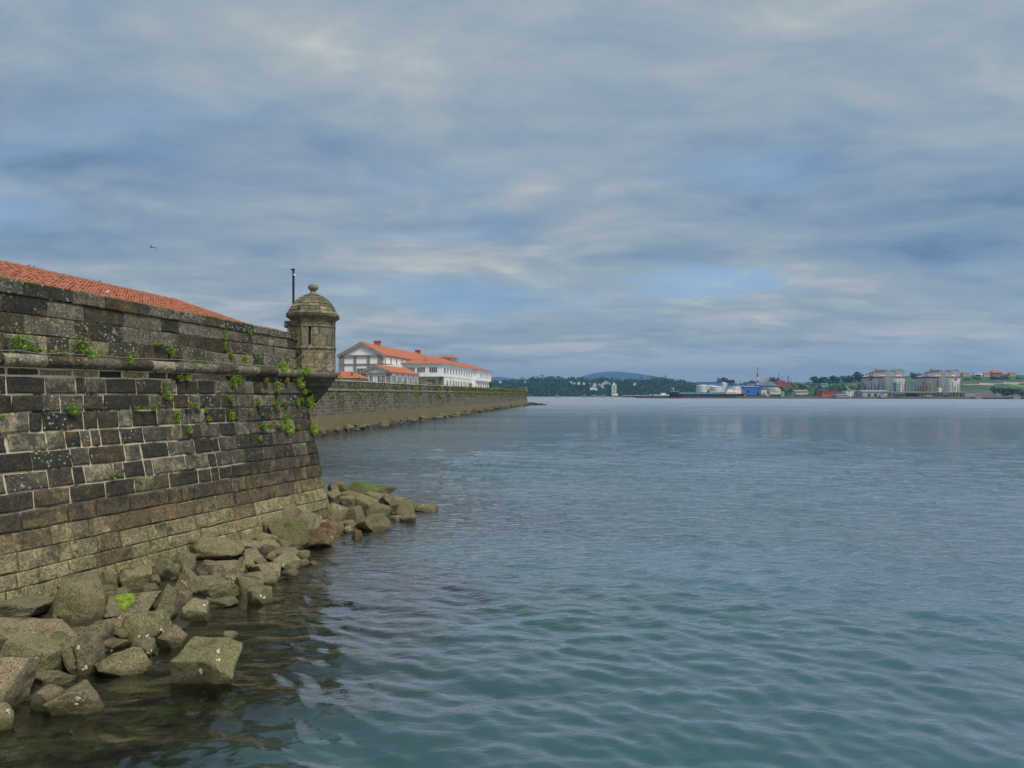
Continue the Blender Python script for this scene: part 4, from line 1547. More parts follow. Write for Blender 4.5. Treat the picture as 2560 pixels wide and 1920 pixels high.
# left, top, right, bottom in the photograph, style, colour, words
RK = [
    (-30, 1498, 124, 1534, 'slab', 1, 'long flat boulder at the left edge just under the wall foot'),
    (-60, 1521, 233, 1622, 'slab', 2, 'longest slab shaped boulder lying across the left edge'),
    (128, 1438, 272, 1550, 'round', 0, 'big rounded boulder with a bulging right end above the long slab'),
    (150, 1424, 258, 1492, 'round', 3, 'smooth humped boulder tucked against the wall behind the big rounded one'),
    (112, 1474, 196, 1534, 'block', 3, 'squat boulder wedged left of the big rounded one'),
    (243, 1422, 296, 1478, 'block', 1, 'block shaped stone at the wall foot left of the cracked boulder'),
    (290, 1411, 386, 1480, 'block', 0, 'cracked upright boulder at the wall foot behind the mossy one'),
    (248, 1473, 396, 1550, 'block', 2, 'broad boulder with a bright green moss patch on top'),
    (378, 1448, 446, 1562, 'wedge', 1, 'tall wedge of rock standing right of the mossy boulder'),
    (302, 1519, 420, 1608, 'round', 5, 'greenish boulder with black patches below the mossy one'),
    (400, 1556, 468, 1622, 'wedge', 4, 'brown boulder at the water edge right of the black patched one'),
    (256, 1538, 310, 1586, 'round', 4, 'small brown stone under the mossy boulder'),
    (304, 1531, 339, 1562, 'round', 2, 'little round stone between mossy and black patched boulders'),
    (213, 1558, 272, 1604, 'block', 4, 'reddish stone right of the long slab end'),
    (245, 1592, 322, 1626, 'slab', 4, 'flat reddish stone above the layered boulder'),
    (330, 1594, 388, 1640, 'round', 3, 'roundish stone at the water below the black patched boulder'),
    (248, 1602, 380, 1688, 'wedge', 0, 'layered boulder sloping into the water in the left foreground'),
    (154, 1572, 258, 1684, 'round', 1, 'upright boulder with a vertical crack and oysters'),
    (12, 1586, 160, 1692, 'slab', 5, 'striped leaning boulder under the long slab'),
    (-70, 1626, 77, 1772, 'block', 2, 'large boulder cut by the left edge with a dark undercut'),
    (58, 1670, 178, 1716, 'slab', 4, 'flat brown boulder below the striped one'),
    (82, 1706, 164, 1780, 'round', 4, 'rusty boulder half behind the lowest pointed one'),
    (118, 1694, 270, 1780, 'wedge', 2, 'lowest pointed boulder meeting the dark water'),
    (-30, 1756, 37, 1830, 'block', 0, 'pale stone in the bottom left corner'),
    (434, 1588, 608, 1716, 'block', 5, 'big isolated boulder standing in the water with shells'),
    (556, 1575, 594, 1600, 'round', 2, 'small knob of stone on top of the isolated water boulder'),
    (456, 1496, 532, 1556, 'block', 0, 'pale oyster dotted boulder at the water edge under the flat topped ones'),
    (472, 1436, 600, 1500, 'block', 0, 'wide overhanging boulder near the middle of the rocks'),
    (484, 1398, 607, 1447, 'slab', 2, 'flat topped pinkish boulder above the overhanging one'),
    (484, 1332, 612, 1404, 'round', 0, 'large smooth domed boulder against the wall foot'),
    (390, 1390, 448, 1460, 'wedge', 1, 'sharp triangular stone leaning on the wall foot'),
    (424, 1374, 492, 1434, 'block', 3, 'flat faced stone behind the sharp triangular one'),
    (436, 1412, 492, 1486, 'round', 4, 'dark shelly stone right of the tall wedge'),
    (525, 1490, 596, 1518, 'slab', 3, 'thin dark slab under the wide overhanging boulder'),
    (572, 1326, 622, 1358, 'round', 3, 'low stone behind the large domed boulder'),
    (598, 1345, 656, 1388, 'wedge', 2, 'angular pink stone right of the large domed boulder'),
    (562, 1434, 596, 1460, 'round', 0, 'small stone right of the flat topped pinkish boulder'),
    (440, 1474, 478, 1518, 'round', 4, 'small reddish stone below the dark shelly one'),
    (638, 1330, 692, 1366, 'round', 0, 'rounded stone close to the wall left of the pointed outcrop'),
    (650, 1346, 708, 1386, 'block', 2, 'grey faceted stone in front of the rounded wall stone'),
    (688, 1342, 735, 1380, 'wedge', 4, 'brownish stone left of the big angular outcrop'),
    (590, 1368, 669, 1416, 'wedge', 2, 'pale wedge between the domed boulder and the water stones'),
    (678, 1380, 754, 1430, 'block', 1, 'flat fronted boulder at the water with one white shell'),
    (682, 1366, 758, 1406, 'slab', 0, 'slab behind the flat fronted water boulder'),
    (663, 1380, 690, 1404, 'round', 3, 'little stone squeezed beside the flat fronted boulder'),
    (618, 1401, 702, 1450, 'wedge', 2, 'reddish backed boulder sloping into the water'),
    (610, 1421, 692, 1466, 'round', 0, 'rounded ridge boulder in front of the reddish backed one'),
    (585, 1436, 659, 1482, 'slab', 1, 'tilted slab with a dark hollow below'),
    (614, 1464, 684, 1510, 'block', 0, 'yellowish shelly boulder standing in the shallows'),
    (648, 1295, 688, 1344, 'round', 3, 'tall oval stone against the lowest wall course'),
    (678, 1284, 772, 1372, 'wedge', 5, 'angular outcrop with a sharp peak before the biggest block'),
    (703, 1251, 792, 1328, 'block', 2, 'biggest flat sided block leaning on the wall near the corner'),
    (783, 1275, 808, 1304, 'round', 3, 'small dark stone right of the biggest leaning block'),
    (803, 1251, 870, 1310, 'block', 2, 'cube shaped boulder below the wall corner'),
    (794, 1298, 858, 1336, 'round', 6, 'rust coloured boulder at the water below the cube shaped one'),
    (760, 1310, 840, 1370, 'wedge', 6, 'triangular reddish boulder dipping into the water'),
    (768, 1322, 798, 1350, 'round', 4, 'small stone behind the triangular reddish boulder'),
    (858, 1261, 912, 1318, 'block', 1, 'steep faced boulder right of the cube shaped one'),
    (850, 1236, 899, 1268, 'round', 2, 'pale rounded stone above the steep faced boulder'),
    (882, 1279, 978, 1328, 'wedge', 3, 'long sloping boulder at the water on the point'),
    (888, 1233, 948, 1286, 'wedge', 5, 'pointed boulder in the middle of the corner pile'),
    (916, 1254, 980, 1308, 'round', 3, 'rounded boulder right of the pointed one in the corner pile'),
    (900, 1225, 960, 1260, 'wedge', 0, 'sloping boulder behind the pointed one in the corner pile'),
    (868, 1200, 990, 1244, 'slab', 3, 'long humped boulder with a green top at the back of the corner pile'),
    (836, 1201, 872, 1230, 'round', 5, 'round boulder left of the long humped one'),
    (818, 1208, 848, 1238, 'block', 3, 'stone touching the wall edge at the back of the corner pile'),
    (831, 1226, 904, 1248, 'slab', 4, 'dark red low slab under the long humped boulder'),
    (956, 1239, 1016, 1264, 'slab', 0, 'low ridge boulder near the seaward end of the pile'),
    (972, 1246, 1038, 1294, 'block', 5, 'dark boulder at the seaward end of the pile'),
    (1000, 1278, 1040, 1306, 'round', 3, 'small wet stone at the tip of the pile'),
    (1032, 1256, 1094, 1279, 'slab', 5, 'low islet rock awash beyond the tip of the pile'),
    (978, 1286, 1006, 1306, 'round', 0, 'little stone awash before the dark end boulder'),
    (924, 1218, 962, 1238, 'round', 0, 'small boulder on the right flank of the long humped one'),
    (856, 1313, 884, 1334, 'round', 0, 'small shelly stone at the water between rust and sloping boulders'),
    (878, 1322, 906, 1348, 'wedge', 6, 'reddish tip of stone just breaking the water'),
    (943, 1231, 972, 1252, 'round', 4, 'small stone between humped boulder and low ridge'),
    (813, 1220, 852, 1266, 'wedge', 2, 'leaning stone right at the foot of the wall corner'),
    (772, 1238, 824, 1288, 'block', 3, 'low stone at the wall foot just left of the corner'),
    (744, 1288, 802, 1332, 'block', 1, 'square stone between the angular outcrop and the cube shaped boulder'),
    (700, 1328, 764, 1374, 'wedge', 0, 'slanting stone in front of the angular outcrop'),
    (846, 1298, 892, 1328, 'round', 3, 'low round stone between rust boulder and the steep faced one'),
    (730, 1372, 776, 1402, 'round', 4, 'wet low stone at the water before the triangular reddish boulder'),
    (-90, 1560, 20, 1640, 'block', 3, 'boulder filling the left edge under the long slab'),
]
SUBM = [  # under the water: centre, half width, half height, depth of the top
    (850, 1432, 34, 14, .03), (560, 1630, 46, 30, .06), (330, 1820, 80, 26, .22), (180, 1800, 70, 40, .25), (520, 1550, 40, 20, .12), (600, 1540, 40, 18, .15),
    (660, 1560, 46, 16, .22), (400, 1720, 60, 26, .25), (60, 1870, 80, 40, .35), (250, 1880, 70, 30, .45), (720, 1480, 40, 16, .18), (300, 1740, 40, 20, .1),
    (780, 1400, 30, 12, .2), (900, 1360, 30, 10, .3), (1010, 1330, 30, 10, .3), (440, 1800, 60, 24, .45), (480, 1900, 70, 30, .6), (760, 1540, 40, 14, .4),
    (620, 1500, 34, 12, .1), (700, 1450, 24, 10, .08)]


def place_rock(px0, py0, px1, py1, up=0.28):
    cx, cy, w, h = (px0 + px1) / 2, (py0 + py1) / 2, px1 - px0, py1 - py0
    Y = 18.0
    for _ in range(25):
        W_ = w / F * Y
        D_ = min(W_ * 0.75, 1.5)
        phi = math.atan((cy - HZ) / F)
        H_ = max(h / F * Y - 0.55 * D_ * math.sin(phi), 0.25 * W_) / math.cos(phi)
        X = (cx - 1280) / F * Y
        zb = float(bed_z(X, Y))
        zc = max(zb, 0.0) + (0.40 if zb > 0 else 0.46) * H_ - .02
        Y = 0.5 * Y + 0.5 * (EYE - zc) * F / (cy - HZ)
    return Vector(((cx - 1280) / F * Y, Y, zc)), W_, D_, H_


BV, BF, BO = [], [], 0
ROCKS = []
for i, (x0, y0, x1, y1, st, ci, words) in enumerate(RK):
    c, W_, D_, H_ = place_rock(x0, y0, x1, y1)
    sub = 5 if (x1 - x0) > 110 else 4
    V, Fc = rock_shape(900 + i * 7, sub, st)
    V = V * np.array([W_ * (.97 if st == 'block' else 1.03), D_ * 1.05, H_ * 1.2])
    V[:, 2] -= 0.12 * H_
    if words.startswith('upright boulder with a vertical crack'):
        V[:, 1] += 0.10 * np.exp(-((V[:, 0] + 0.04 + .04 * np.sin(V[:, 2] * 6)) / .05) ** 2) * (V[:, 1] < 0)
    loc = c
    o = make_np('boulder', V + np.array(loc), Fc, M['rock'], org=loc, smooth=True)
    o.data.set_sharp_from_angle(angle=R(26))
    k = rnd.uniform(.85, 1.12)
    col = RED if ci == 6 else RC[ci]
    o.color = (col[0] * k, col[1] * k, col[2] * k, 1)
    tag(o, words, 'boulder', 'boulders heaped along the wall foot')
    ROCKS.append(o)
    BV.append(V + np.array(loc))
    BF.append(Fc + BO)
    BO += len(V)
    patch = None
    if 'moss patch' in words:
        patch = ('moss', M['moss'], 0.10, 0.14, 0.34, 0.20, .3)
    elif 'green top' in words:
        patch = ('algae', M['algae'], -.05, .5, 0.0, .45, .6)
    if patch:
        nm, mt, cxn, rx, cyn, ry, nzmin = patch
        me = o.data
        keep = []
        for p in me.polygons:
            q = p.center
            e = ((q.x / W_ - cxn + .1) / rx) ** 2 + ((q.y / D_ + .12) / ry) ** 2 + noise.noise(q * 6) * .5
            if p.normal.z > nzmin and e < 1:
                keep.append(p)
        mp, vs = {}, []
        fs = []
        for p in keep:
            f = []
            for vi in p.vertices:
                if vi not in mp:
                    mp[vi] = len(vs)
                    v = me.vertices[vi]
                    vs.append(v.co + v.normal * (.012 + .01 * noise.noise(v.co * 25)) + loc)
                f.append(mp[vi])
            fs.append(f)
        if fs:
            make(nm, vs, fs, mt, o)

rr2 = random.Random(21)
LATER = []


def nearest_rock(p):
    p = Vector(p)
    return min(ROCKS, key=lambda o: (o.location - p).length - .45 * max(o.dimensions))['label']


SHP = [rock_shape(300 + i, 3, ['round', 'block', 'wedge', 'round'][i % 4]) for i in range(6)]
small_me = []
for i, (V, Fc) in enumerate(SHP):
    o = make_np('cobble', V, Fc, M['rock'], smooth=True)
    small_me.append(o.data)
    bpy.data.objects.remove(o)
for i, (cx, cy, hw, hh, dep) in enumerate(SUBM):
    Y = (EYE + dep) * F / (cy - HZ)
    W_ = 2 * hw / F * Y * 1.2
    o = bpy.data.objects.new('sunken_boulder', small_me[i % 6])
    COL.objects.link(o)
    hz = max(.35, W_ * .55)
    o.location = ((cx - 1280) / F * Y, Y, -dep - hz / 2 + .02)
    o.scale = (W_, W_ * .85, hz)
    o.rotation_euler = (0, 0, rr2.uniform(0, 3))
    o.color = (.28, .23, .09, 1)
    tag(o, 'dim boulder', 'boulder', 'boulders under the water')
    LATER.append((o, 'dim sunken boulder under water off the', nearest_rock(o.location)))
# smaller stones between the boulders and along the foot
n = 0
for i in range(400):
    u = rr2.uniform(-1.5, 13.5)
    e = rr2.uniform(0.1, 3.4) if u < 8 else rr2.uniform(0.1, 1.8)
    p = wpt(u, 0.3, e)
    zb = float(bed_z(p.x, p.y))
    s = rr2.uniform(.22, .55)
    if zb < -0.15 or n >= 110:
        continue
    n += 1
    o = bpy.data.objects.new('cobble', small_me[i % 6])
    COL.objects.link(o)
    o.location = (p.x, p.y, zb + s * .12)
    o.scale = (s, s * rr2.uniform(.7, 1), s * rr2.uniform(.5, .8))
    o.rotation_euler = (rr2.uniform(-.3, .3), rr2.uniform(-.3, .3), rr2.uniform(0, 6))
    c = rr2.choice(RC)
    o.color = (c[0] * .75, c[1] * .72, c[2] * .7, 1)
    tag(o, 'small stone', 'stone', 'small stones between the boulders')
    LATER.append((o, 'small stone beside the', nearest_rock(o.location)))

# oyster shells on the rocks
bvh = BVHTree.FromPolygons([Vector(v) for v in np.concatenate(BV)], [tuple(int(q) for q in f) for f in np.concatenate(BF)])
mb = MB()
mb.lathe((0, 0, 0), [(0.5, -.06), (0.46, .05), (0.30, .13), (0.1, .15)], 9)
sh = mb.build('oyster_shell', M['shell'])
for v in sh.data.vertices:
    v.co.x *= 1 + .25 * math.sin(3 * v.co.y + 1)
    v.co.z += .05 * noise.noise(v.co * 5)
sh_me = sh.data
bpy.data.objects.remove(sh)
cand = [(195, 1622), (215, 1668), (205, 1688), (548, 1624), (548, 1650), (503, 1682), (510, 1513), (460, 1530), (456, 1453), (467, 1453), (461, 1459), (298, 1583), (292, 1580), (306, 1586),
        (348, 1592), (368, 1590), (408, 1578), (252, 1554), (302, 1540), (195, 1745), (192, 1760), (280, 1626), (370, 1632), (130, 1460), (708, 1413), (832, 1344), (836, 1350), (650, 1488), (660, 1494),
        (875, 1324), (850, 1272), (1050, 1268), (1060, 1266), (575, 1452), (640, 1408), (20, 1776), (985, 1282)]
n = 0
for px, py in cand:
    for j in range(2):
        d = Vector(((px + rr2.uniform(-9, 9) * j - 1280) / F, 1, (HZ - py - rr2.uniform(-7, 7) * j) / F)).normalized()
        h = bvh.ray_cast(Vector((0, 0, EYE)), d)
        if h[0] is None or h[0].z < .0:
            continue
        s = rr2.uniform(.03, .065)
        o = bpy.data.objects.new('oyster_shell', sh_me)
        COL.objects.link(o)
        o.location = h[0] + h[1] * .004
        o.rotation_euler = h[1].to_track_quat('Z', 'Y').to_euler()
        o.rotation_euler.rotate_axis('Z', rr2.uniform(0, 6))
        o.scale = (s * 1.3, s, s)
        k = rr2.uniform(.7, 1)
        tag(o, 'oyster shell', 'shell', 'oyster shells on the boulders')
        LATER.append((o, 'oyster shell on the', nearest_rock(h[0])))

# labels that say which boulder each small thing belongs to, counted from the left where there are several
ORDW = ['first', 'second', 'third', 'fourth', 'fifth', 'sixth', 'seventh', 'eighth', 'ninth', 'tenth', 'eleventh', 'twelfth']
fam = {}
for o, words, rk in LATER:
    fam.setdefault((words, rk), []).append(o)
for (words, rk), obs in fam.items():
    obs.sort(key=lambda o: o.location.x / o.location.y)
    for i, o in enumerate(obs):
        pre = '' if len(obs) == 1 else (['left ', 'right '][i] if len(obs) == 2 else (ORDW[min(i, 11)] + ' from left '))
        lab = (pre + words + ' ' + rk).split()
        o['label'] = ' '.join(lab[:16])

# ------------------------------------------------------------------ the far curtain wall
def curtain_mat():
    m, t, b = new_mat('far_ashlar')
    g = t.node('ShaderNodeNewGeometry')
    pos = g.outputs['Position']
    sep = t.node('ShaderNodeSeparateXYZ')
    t.link(pos, sep.inputs[0])
    uv = t.node('ShaderNodeCombineXYZ')
    t.link(sep.outputs[1], uv.inputs[0])
    t.link(sep.outputs[2], uv.inputs[1])
    br = t.node('ShaderNodeTexBrick')
    t.link(uv.outputs[0], br.inputs['Vector'])
    br.inputs['Color1'].default_value = (0.030, 0.027, 0.021, 1)
    br.inputs['Color2'].default_value = (0.125, 0.105, 0.072, 1)
    br.inputs['Mortar'].default_value = (0.22, 0.195, 0.14, 1)
    br.inputs['Scale'].default_value = 1.0
    br.inputs['Mortar Size'].default_value = 0.03
    br.inputs['Brick Width'].default_value = 0.95
    br.inputs['Row Height'].default_value = 0.46
    n = t.noise(pos, 0.9, 6, 0.7)
    c = t.mix(t.smooth(n, 0.45, 0.62, 0.0, 0.55), br.outputs[0], (0.045, 0.043, 0.036))
    st = t.noise(t.scale(pos, (1.2, 1.2, 0.12)), 1.0, 5, 0.65)
    c = t.mix(t.smooth(st, 0.5, 0.66, 0, .6), c, (0.14, 0.125, 0.095))
    zz = t.math('ADD', sep.outputs[2], t.math('MULTIPLY', t.math('SUBTRACT', t.noise(pos, 0.5, 6, 0.7), 0.5), 3.0))
    lowc = t.mix(t.noise(t.scale(pos, (.4, .4, 1.6)), 1.0, 5, .65), (0.165, 0.115, 0.062), (0.085, 0.085, 0.03))
    c = t.mix(t.smooth(zz, 2.7, 2.1), c, lowc)
    t.link(c, b.inputs['Base Color'])
    b.inputs['Roughness'].default_value = 0.95
    return m


M['curtain'] = curtain_mat()
CUR0, CUR1 = 86.0, 371.0


def build_curtain():
    t = thing('curtain_wall', (CX(230), 230, 0), 'long dark stone sea wall with hanging green plants running into the distance', 'wall')
    d = Vector((0.1285, 0.9917, 0))
    nr = Vector((0.9917, -0.1285, 0))

    def P(y, z, e):
        c = Vector((CX(y), y, 0)) + nr * e
        return Vector((c.x, c.y, z))
    ys = list(np.linspace(CUR0, CUR1, 40))
    prof = [(-6, -1.0), (1.55, -1.0), (1.0, 0.6), (0.62, 2.3), (0.30, 4.2), (0.0, 6.0), (-6, 6.0)]
    vs, fs = [], []
    for y in ys:
        vs += [P(y, z, e) for e, z in prof]
    n = len(prof)
    for k in range(len(ys) - 1):
        for i in range(n - 1):
            b = k * n + i
            fs.append((b, b + n, b + n + 1, b + 1))
    fs += [tuple(range(n)), tuple((len(ys) - 1) * n + i for i in range(n - 1, -1, -1))]
    make('scarp', vs, fs, M['curtain'], t)
    mb = MB()
    for y0, y1 in zip(ys[:-1], ys[1:]):
        mb.add([P(y0, 6.0, 0.02), P(y0, 5.98, .16), P(y0, 6.22, .16), P(y0, 6.26, 0.02), P(y1, 6.0, 0.02), P(y1, 5.98, .16), P(y1, 6.22, .16), P(y1, 6.26, 0.02)],
               [(0, 1, 5, 4), (1, 2, 6, 5), (2, 3, 7, 6)])
    mb.build('cordon', M['trim'], t)
    mb = MB()
    for y0, y1 in zip(ys[:-1], ys[1:]):
        mb.add([P(y, z, e) for y in (y0, y1) for e, z in ((-.1, 6.0), (-.12, 7.48), (-1.0, 7.48), (-1.0, 6.0))],
               [(0, 1, 5, 4), (1, 2, 6, 5), (2, 3, 7, 6)])
    mb.build('parapet', M['curtain'], t)
    mb = MB()
    y = CUR0
    k = 0
    while y < CUR1 - .1:
        y1 = min(CUR1, y + 7.1)
        for e0, e1, z0, z1 in ((-1.05, -.05, 7.483, 7.64),):
            mb.add([P(yy, z, e) for yy in (y + .03, y1 - .03) for e, z in ((e0, z0), (e1, z0), (e1, z1 - .03), (e0, z1))],
                   [(0, 1, 5, 4), (1, 2, 6, 5), (2, 3, 7, 6), (3, 0, 4, 7), (0, 3, 2, 1), (4, 5, 6, 7)])
        y = y1
    mb.build('coping', M['plaster'], t)
    # raised end near the bastion and end face return
    mb = MB()
    for yy, h in ((CUR0, 0),):
        mb.add([P(CUR1, z, e) for e, z in prof] + [P(CUR1, z, e) + Vector((-55, 40, 0)) for e, z in prof],
               [(i, i + 1, n + i + 1, n + i) for i in range(n - 1)])
        mb.add([P(CUR1, z, -.1) for z in (6.0, 7.6)] + [P(CUR1, z, -.1) + Vector((-55, 40, 0)) for z in (6.0, 7.6)], [(0, 1, 3, 2)])
    mb.build('end_face', M['curtain'], t)
    # plants hanging on the wall face: a mass nobody could count
    V, Fc = [], []
    rr = random.Random(12)
    for i in range(7600):
        y = CUR0 + 14 + (CUR1 - CUR0 - 15) * rr.random() ** 1.0
        far = (y - 100) / 270
        cl = noise.noise(Vector((y * .22, 0, 0))) + .5 * noise.noise(Vector((y * .9, 4, 0)))
        if far > .35:
            z = 7.5 - abs(rr.gauss(0, .8 + .9 * far)) + .3 * cl
            if cl < -.55:
                continue
        else:
            z = rr.choice([6.2, 6.4, 7.1, 7.0, 5.6, 5.0, 4.2]) + rr.gauss(0, .55)
            if cl < -.08:
                continue
        z = max(z, 2.6)
        e = -.1 if z > 6.1 else .30 * (6.0 - z) / 1.8
        e = min(e, .6)
        s = rr.uniform(.12, .34) * (1 + .5 * far)
        p = P(y, z, e + .04 + .12 * rr.random())
        for k in range(4):
            b = len(V)
            q = p + Vector((rr.gauss(0, s * .3), rr.gauss(0, s * .6), rr.gauss(0, s * .6)))
            u = Vector((rr.uniform(-.4, .4), rr.uniform(-1, 1), rr.uniform(-1, 1))).normalized() * s * .55
            w = Vector((rr.uniform(.2, 1), rr.uniform(-.6, .6), rr.uniform(-.5, .5))).cross(u).normalized() * s * .3
            V += [q - u, q + w, q + u, q - w]
            Fc.append((b, b + 1, b + 2, b + 3))
    o = make('hanging_plants', V, Fc, M['leaf'], t)
    o.color = (.55, .46, .55, 1)
    tag(o, kind='stuff')
    return P


CP = build_curtain()
# stones at the foot of the curtain
rr3 = random.Random(44)
nst = 0
FARW = ['pale', 'brown', 'dark', 'olive', 'grey', 'rusty']
for i in range(130):
    u = rr3.random()
    y = 98 + 272 * u ** 1.25
    e = rr3.uniform(1.3, 3.9) - 1.2 * (y > 190) * rr3.random()
    s = rr3.choice([.6, .9, 1.2, 1.6]) * (1 + .35 * (y > 220))
    p = CP(y, 0, e)
    o = bpy.data.objects.new('shore_rock', small_me[i % 6])
    COL.objects.link(o)
    o.location = (p.x, p.y, 0.62 - .16 * e + rr3.uniform(-.05, .2))
    o.scale = (s, s * rr3.uniform(.7, 1.1), s * rr3.uniform(.55, .85))
    o.rotation_euler = (rr3.uniform(-.2, .2), rr3.uniform(-.2, .2), rr3.uniform(0, 6))
    c = rr3.choice(RC)
    k = .75 if y < 200 else .5
    o.color = (c[0] * k, c[1] * k * .97, c[2] * k, 1)
    tag(o, 'rock at the waterline under the long sea wall', 'rock', 'rocks along the far sea wall')
for i in range(26):
    u = i / 25
    p = CP(371, 0, 1.0) + Vector((1 + 7.5 * u, 1 + 3 * rr3.random(), 0))
    o = bpy.data.objects.new('shore_rock', small_me[i % 6])
    COL.objects.link(o)
    s = rr3.uniform(1.2, 2.2)
    o.location = (p.x + rr3.uniform(-.6, .6), p.y, .95 * (1 - u) - .1)
    o.scale = (s, s, s * .75)
    o.rotation_euler = (0, 0, rr3.uniform(0, 6))
    o.color = (.06, .055, .045, 1)
    tag(o, 'dark rock on the tapering point at the far end of the sea wall', 'rock', 'rocks on the far point')
# little sentry box at the far end
g2 = copy_tree(garita)
g2.location = CP(369.5, 6.55, -0.1)
g2['label'] = 'tiny distant domed sentry box at the far end of the long sea wall'
g2.scale = (1.05, 1.05, .78)


# ------------------------------------------------------------------ white buildings on the quay
BD = R(-8.0)


def frame_at(px, Y, z=0.0):
    p = at(px, HZ, Y)
    return Matrix.Translation((p.x, p.y, z)) @ Matrix.Rotation(BD, 4, 'Z')


def window(Mx, parent, x0, x1, z0, z1, face, off, panes=2, frame=True):
    """face 'y': on a front wall at y=off looking to -y; face 'x': on a side wall at x=off looking to +x"""
    def q(a, b, zz0, zz1, d0, d1):
        mb = MB(Mx)
        if face == 'y':
            mb.box((a, off - d1, zz0), (b, off - d0, zz1))
        else:
            mb.box((off + d0, a, zz0), (off + d1, b, zz1))
        return mb
    w = q(x0, x1, z0, z1, -.05, .02).build('window', M['glass'], parent)
    f = MB(Mx)
    t = .09
    rects = [(x0 - t, x1 + t, z0 - t, z0), (x0 - t, x1 + t, z1, z1 + t), (x0 - t, x0, z0, z1), (x1, x1 + t, z0, z1)]
    for i in range(1, panes):
        c = x0 + (x1 - x0) * i / panes
        rects.append((c - .05, c + .05, z0, z1))
    for a, b, c, d in rects:
        if face == 'y':
            f.box((a, off - .06, c), (b, off - .0, d))
        else:
            f.box((off, a, c), (off + .06, b, d))
    f.build('window_frame', M['frame'], w)


def gable_roof(Mx, parent, x0, x1, y0, y1, ze, zr, mat, over=.35, th=.18):
    mb = MB(Mx)
    xm = (x0 + x1) / 2
    s = (zr - ze) / ((x1 - x0) / 2)
    prof = [(x0 - over, ze - s * over), (xm, zr), (x1 + over, ze - s * over), (x1 + over, ze - s * over + th), (xm, zr + th), (x0 - over, ze - s * over + th)]
    mb.prism(prof, 'y', y0 - over, y1 + over)
    r = mb.build('roof', mat, parent)
    # tile ribs down the slopes
    rb = MB(Mx)
    y = y0 - over + .25
    while y < y1 + over:
        for sx in (1, -1):
            if sx < 0:
                continue
            a = (xm, y, zr + th)
            b = (x1 + over, y, ze - s * over + th)
            rb.add([(a[0], y - .12, a[2]), (a[0], y, a[2] + .07), (a[0], y + .12, a[2]), (b[0], y - .12, b[2]), (b[0], y, b[2] + .07), (b[0], y + .12, b[2])],
                   [(0, 1, 4, 3), (1, 2, 5, 4), (3, 4, 5)])
        y += .5
    tag(rb.build('roof_tiles', mat, r), kind='stuff')
    return r


def hall():
    Y = 235
    Mx = frame_at(960, Y)
    w = 14.9
    L = 88
    z0, ze, za = 6.5, 18.1, 22.0
    p = Mx @ Vector((-w / 2, 0, z0))
    t = thing('gabled_hall', p, 'tall white hall with stone pilasters and orange gabled roof behind the sentry box', 'building')
    MB(Mx).box((-w, 0, z0), (0, L, ze)).build('wall', M['white'], t)
    MB(Mx).prism([(-w, ze), (0, ze), (-w / 2, za)], 'y', 0, .5).build('gable', M['white'], t)
    gable_roof(Mx, t, -w, 0, 0, L, ze, za, M['tile_far'], .6)
    mb = MB(Mx)
    sl = (za - ze) / (w / 2)
    for sx in (-1, 1):
        a = (-w / 2, za + .2)
        b = (-w / 2 + sx * (w / 2 + .62), ze + .2 - sl * .62)
        mb.prism([(a[0], a[1] - 1.25), (b[0] - sx * .2, b[1] - .9), (b[0], b[1]), a], 'y', -.66, -.02)
    mb.box((-w - .5, -.45, ze - .6), (.5, -.02, ze - .12))
    mb.build('pediment_cornice', M['trim'], t)
    for x in (-w + .9, -w + 5.35, -w + 9.8, -1.1):
        hw = .85 if x > -w + 1 and x < -1.2 else 1.0
        hw = .45 if -w + 1 < x < -2 else .9
        MB(Mx).box((x - hw, -.22, z0), (x + hw, -.01, ze - .61)).build('pilaster', M['trim'], t)
    MB(Mx).box((-w - .2, -.30, 14.9), (.2, -.015, 15.2)).build('string_course', M['trim'], t)
    window(Mx, t, -w + 6.0, -w + 9.0, 11.4, 13.7, 'y', 0, 3)
    y = 1.0
    while y < L:
        MB(Mx).box((.01, y - .35, z0), (.2, y + .35, ze - .6)).build('pilaster', M['trim'], t)
        y += 6.2
    MB(Mx).box((.012, .3, 14.9), (.28, L, 15.2)).build('string_course', M['trim'], t)
    MB(Mx).box((.012, .3, ze - .75), (.35, L, ze - .25)).build('cornice', M['trim'], t)
    for y in (16, 68):
        c = MB(Mx).box((-w / 2 - .9, y - .9, za - .6), (-w / 2 + .9, y + .9, za + 1.3))
        c.box((-w / 2 - 1.15, y - 1.15, za + 1.3), (-w / 2 + 1.15, y + 1.15, za + 1.65))
        c.build('roof_vent', M['tile_far'], t)
    MB(Mx).bar((-w / 2, 80, za), (-w / 2, 80, za + 4), .08).build('antenna', M['steel'], t)


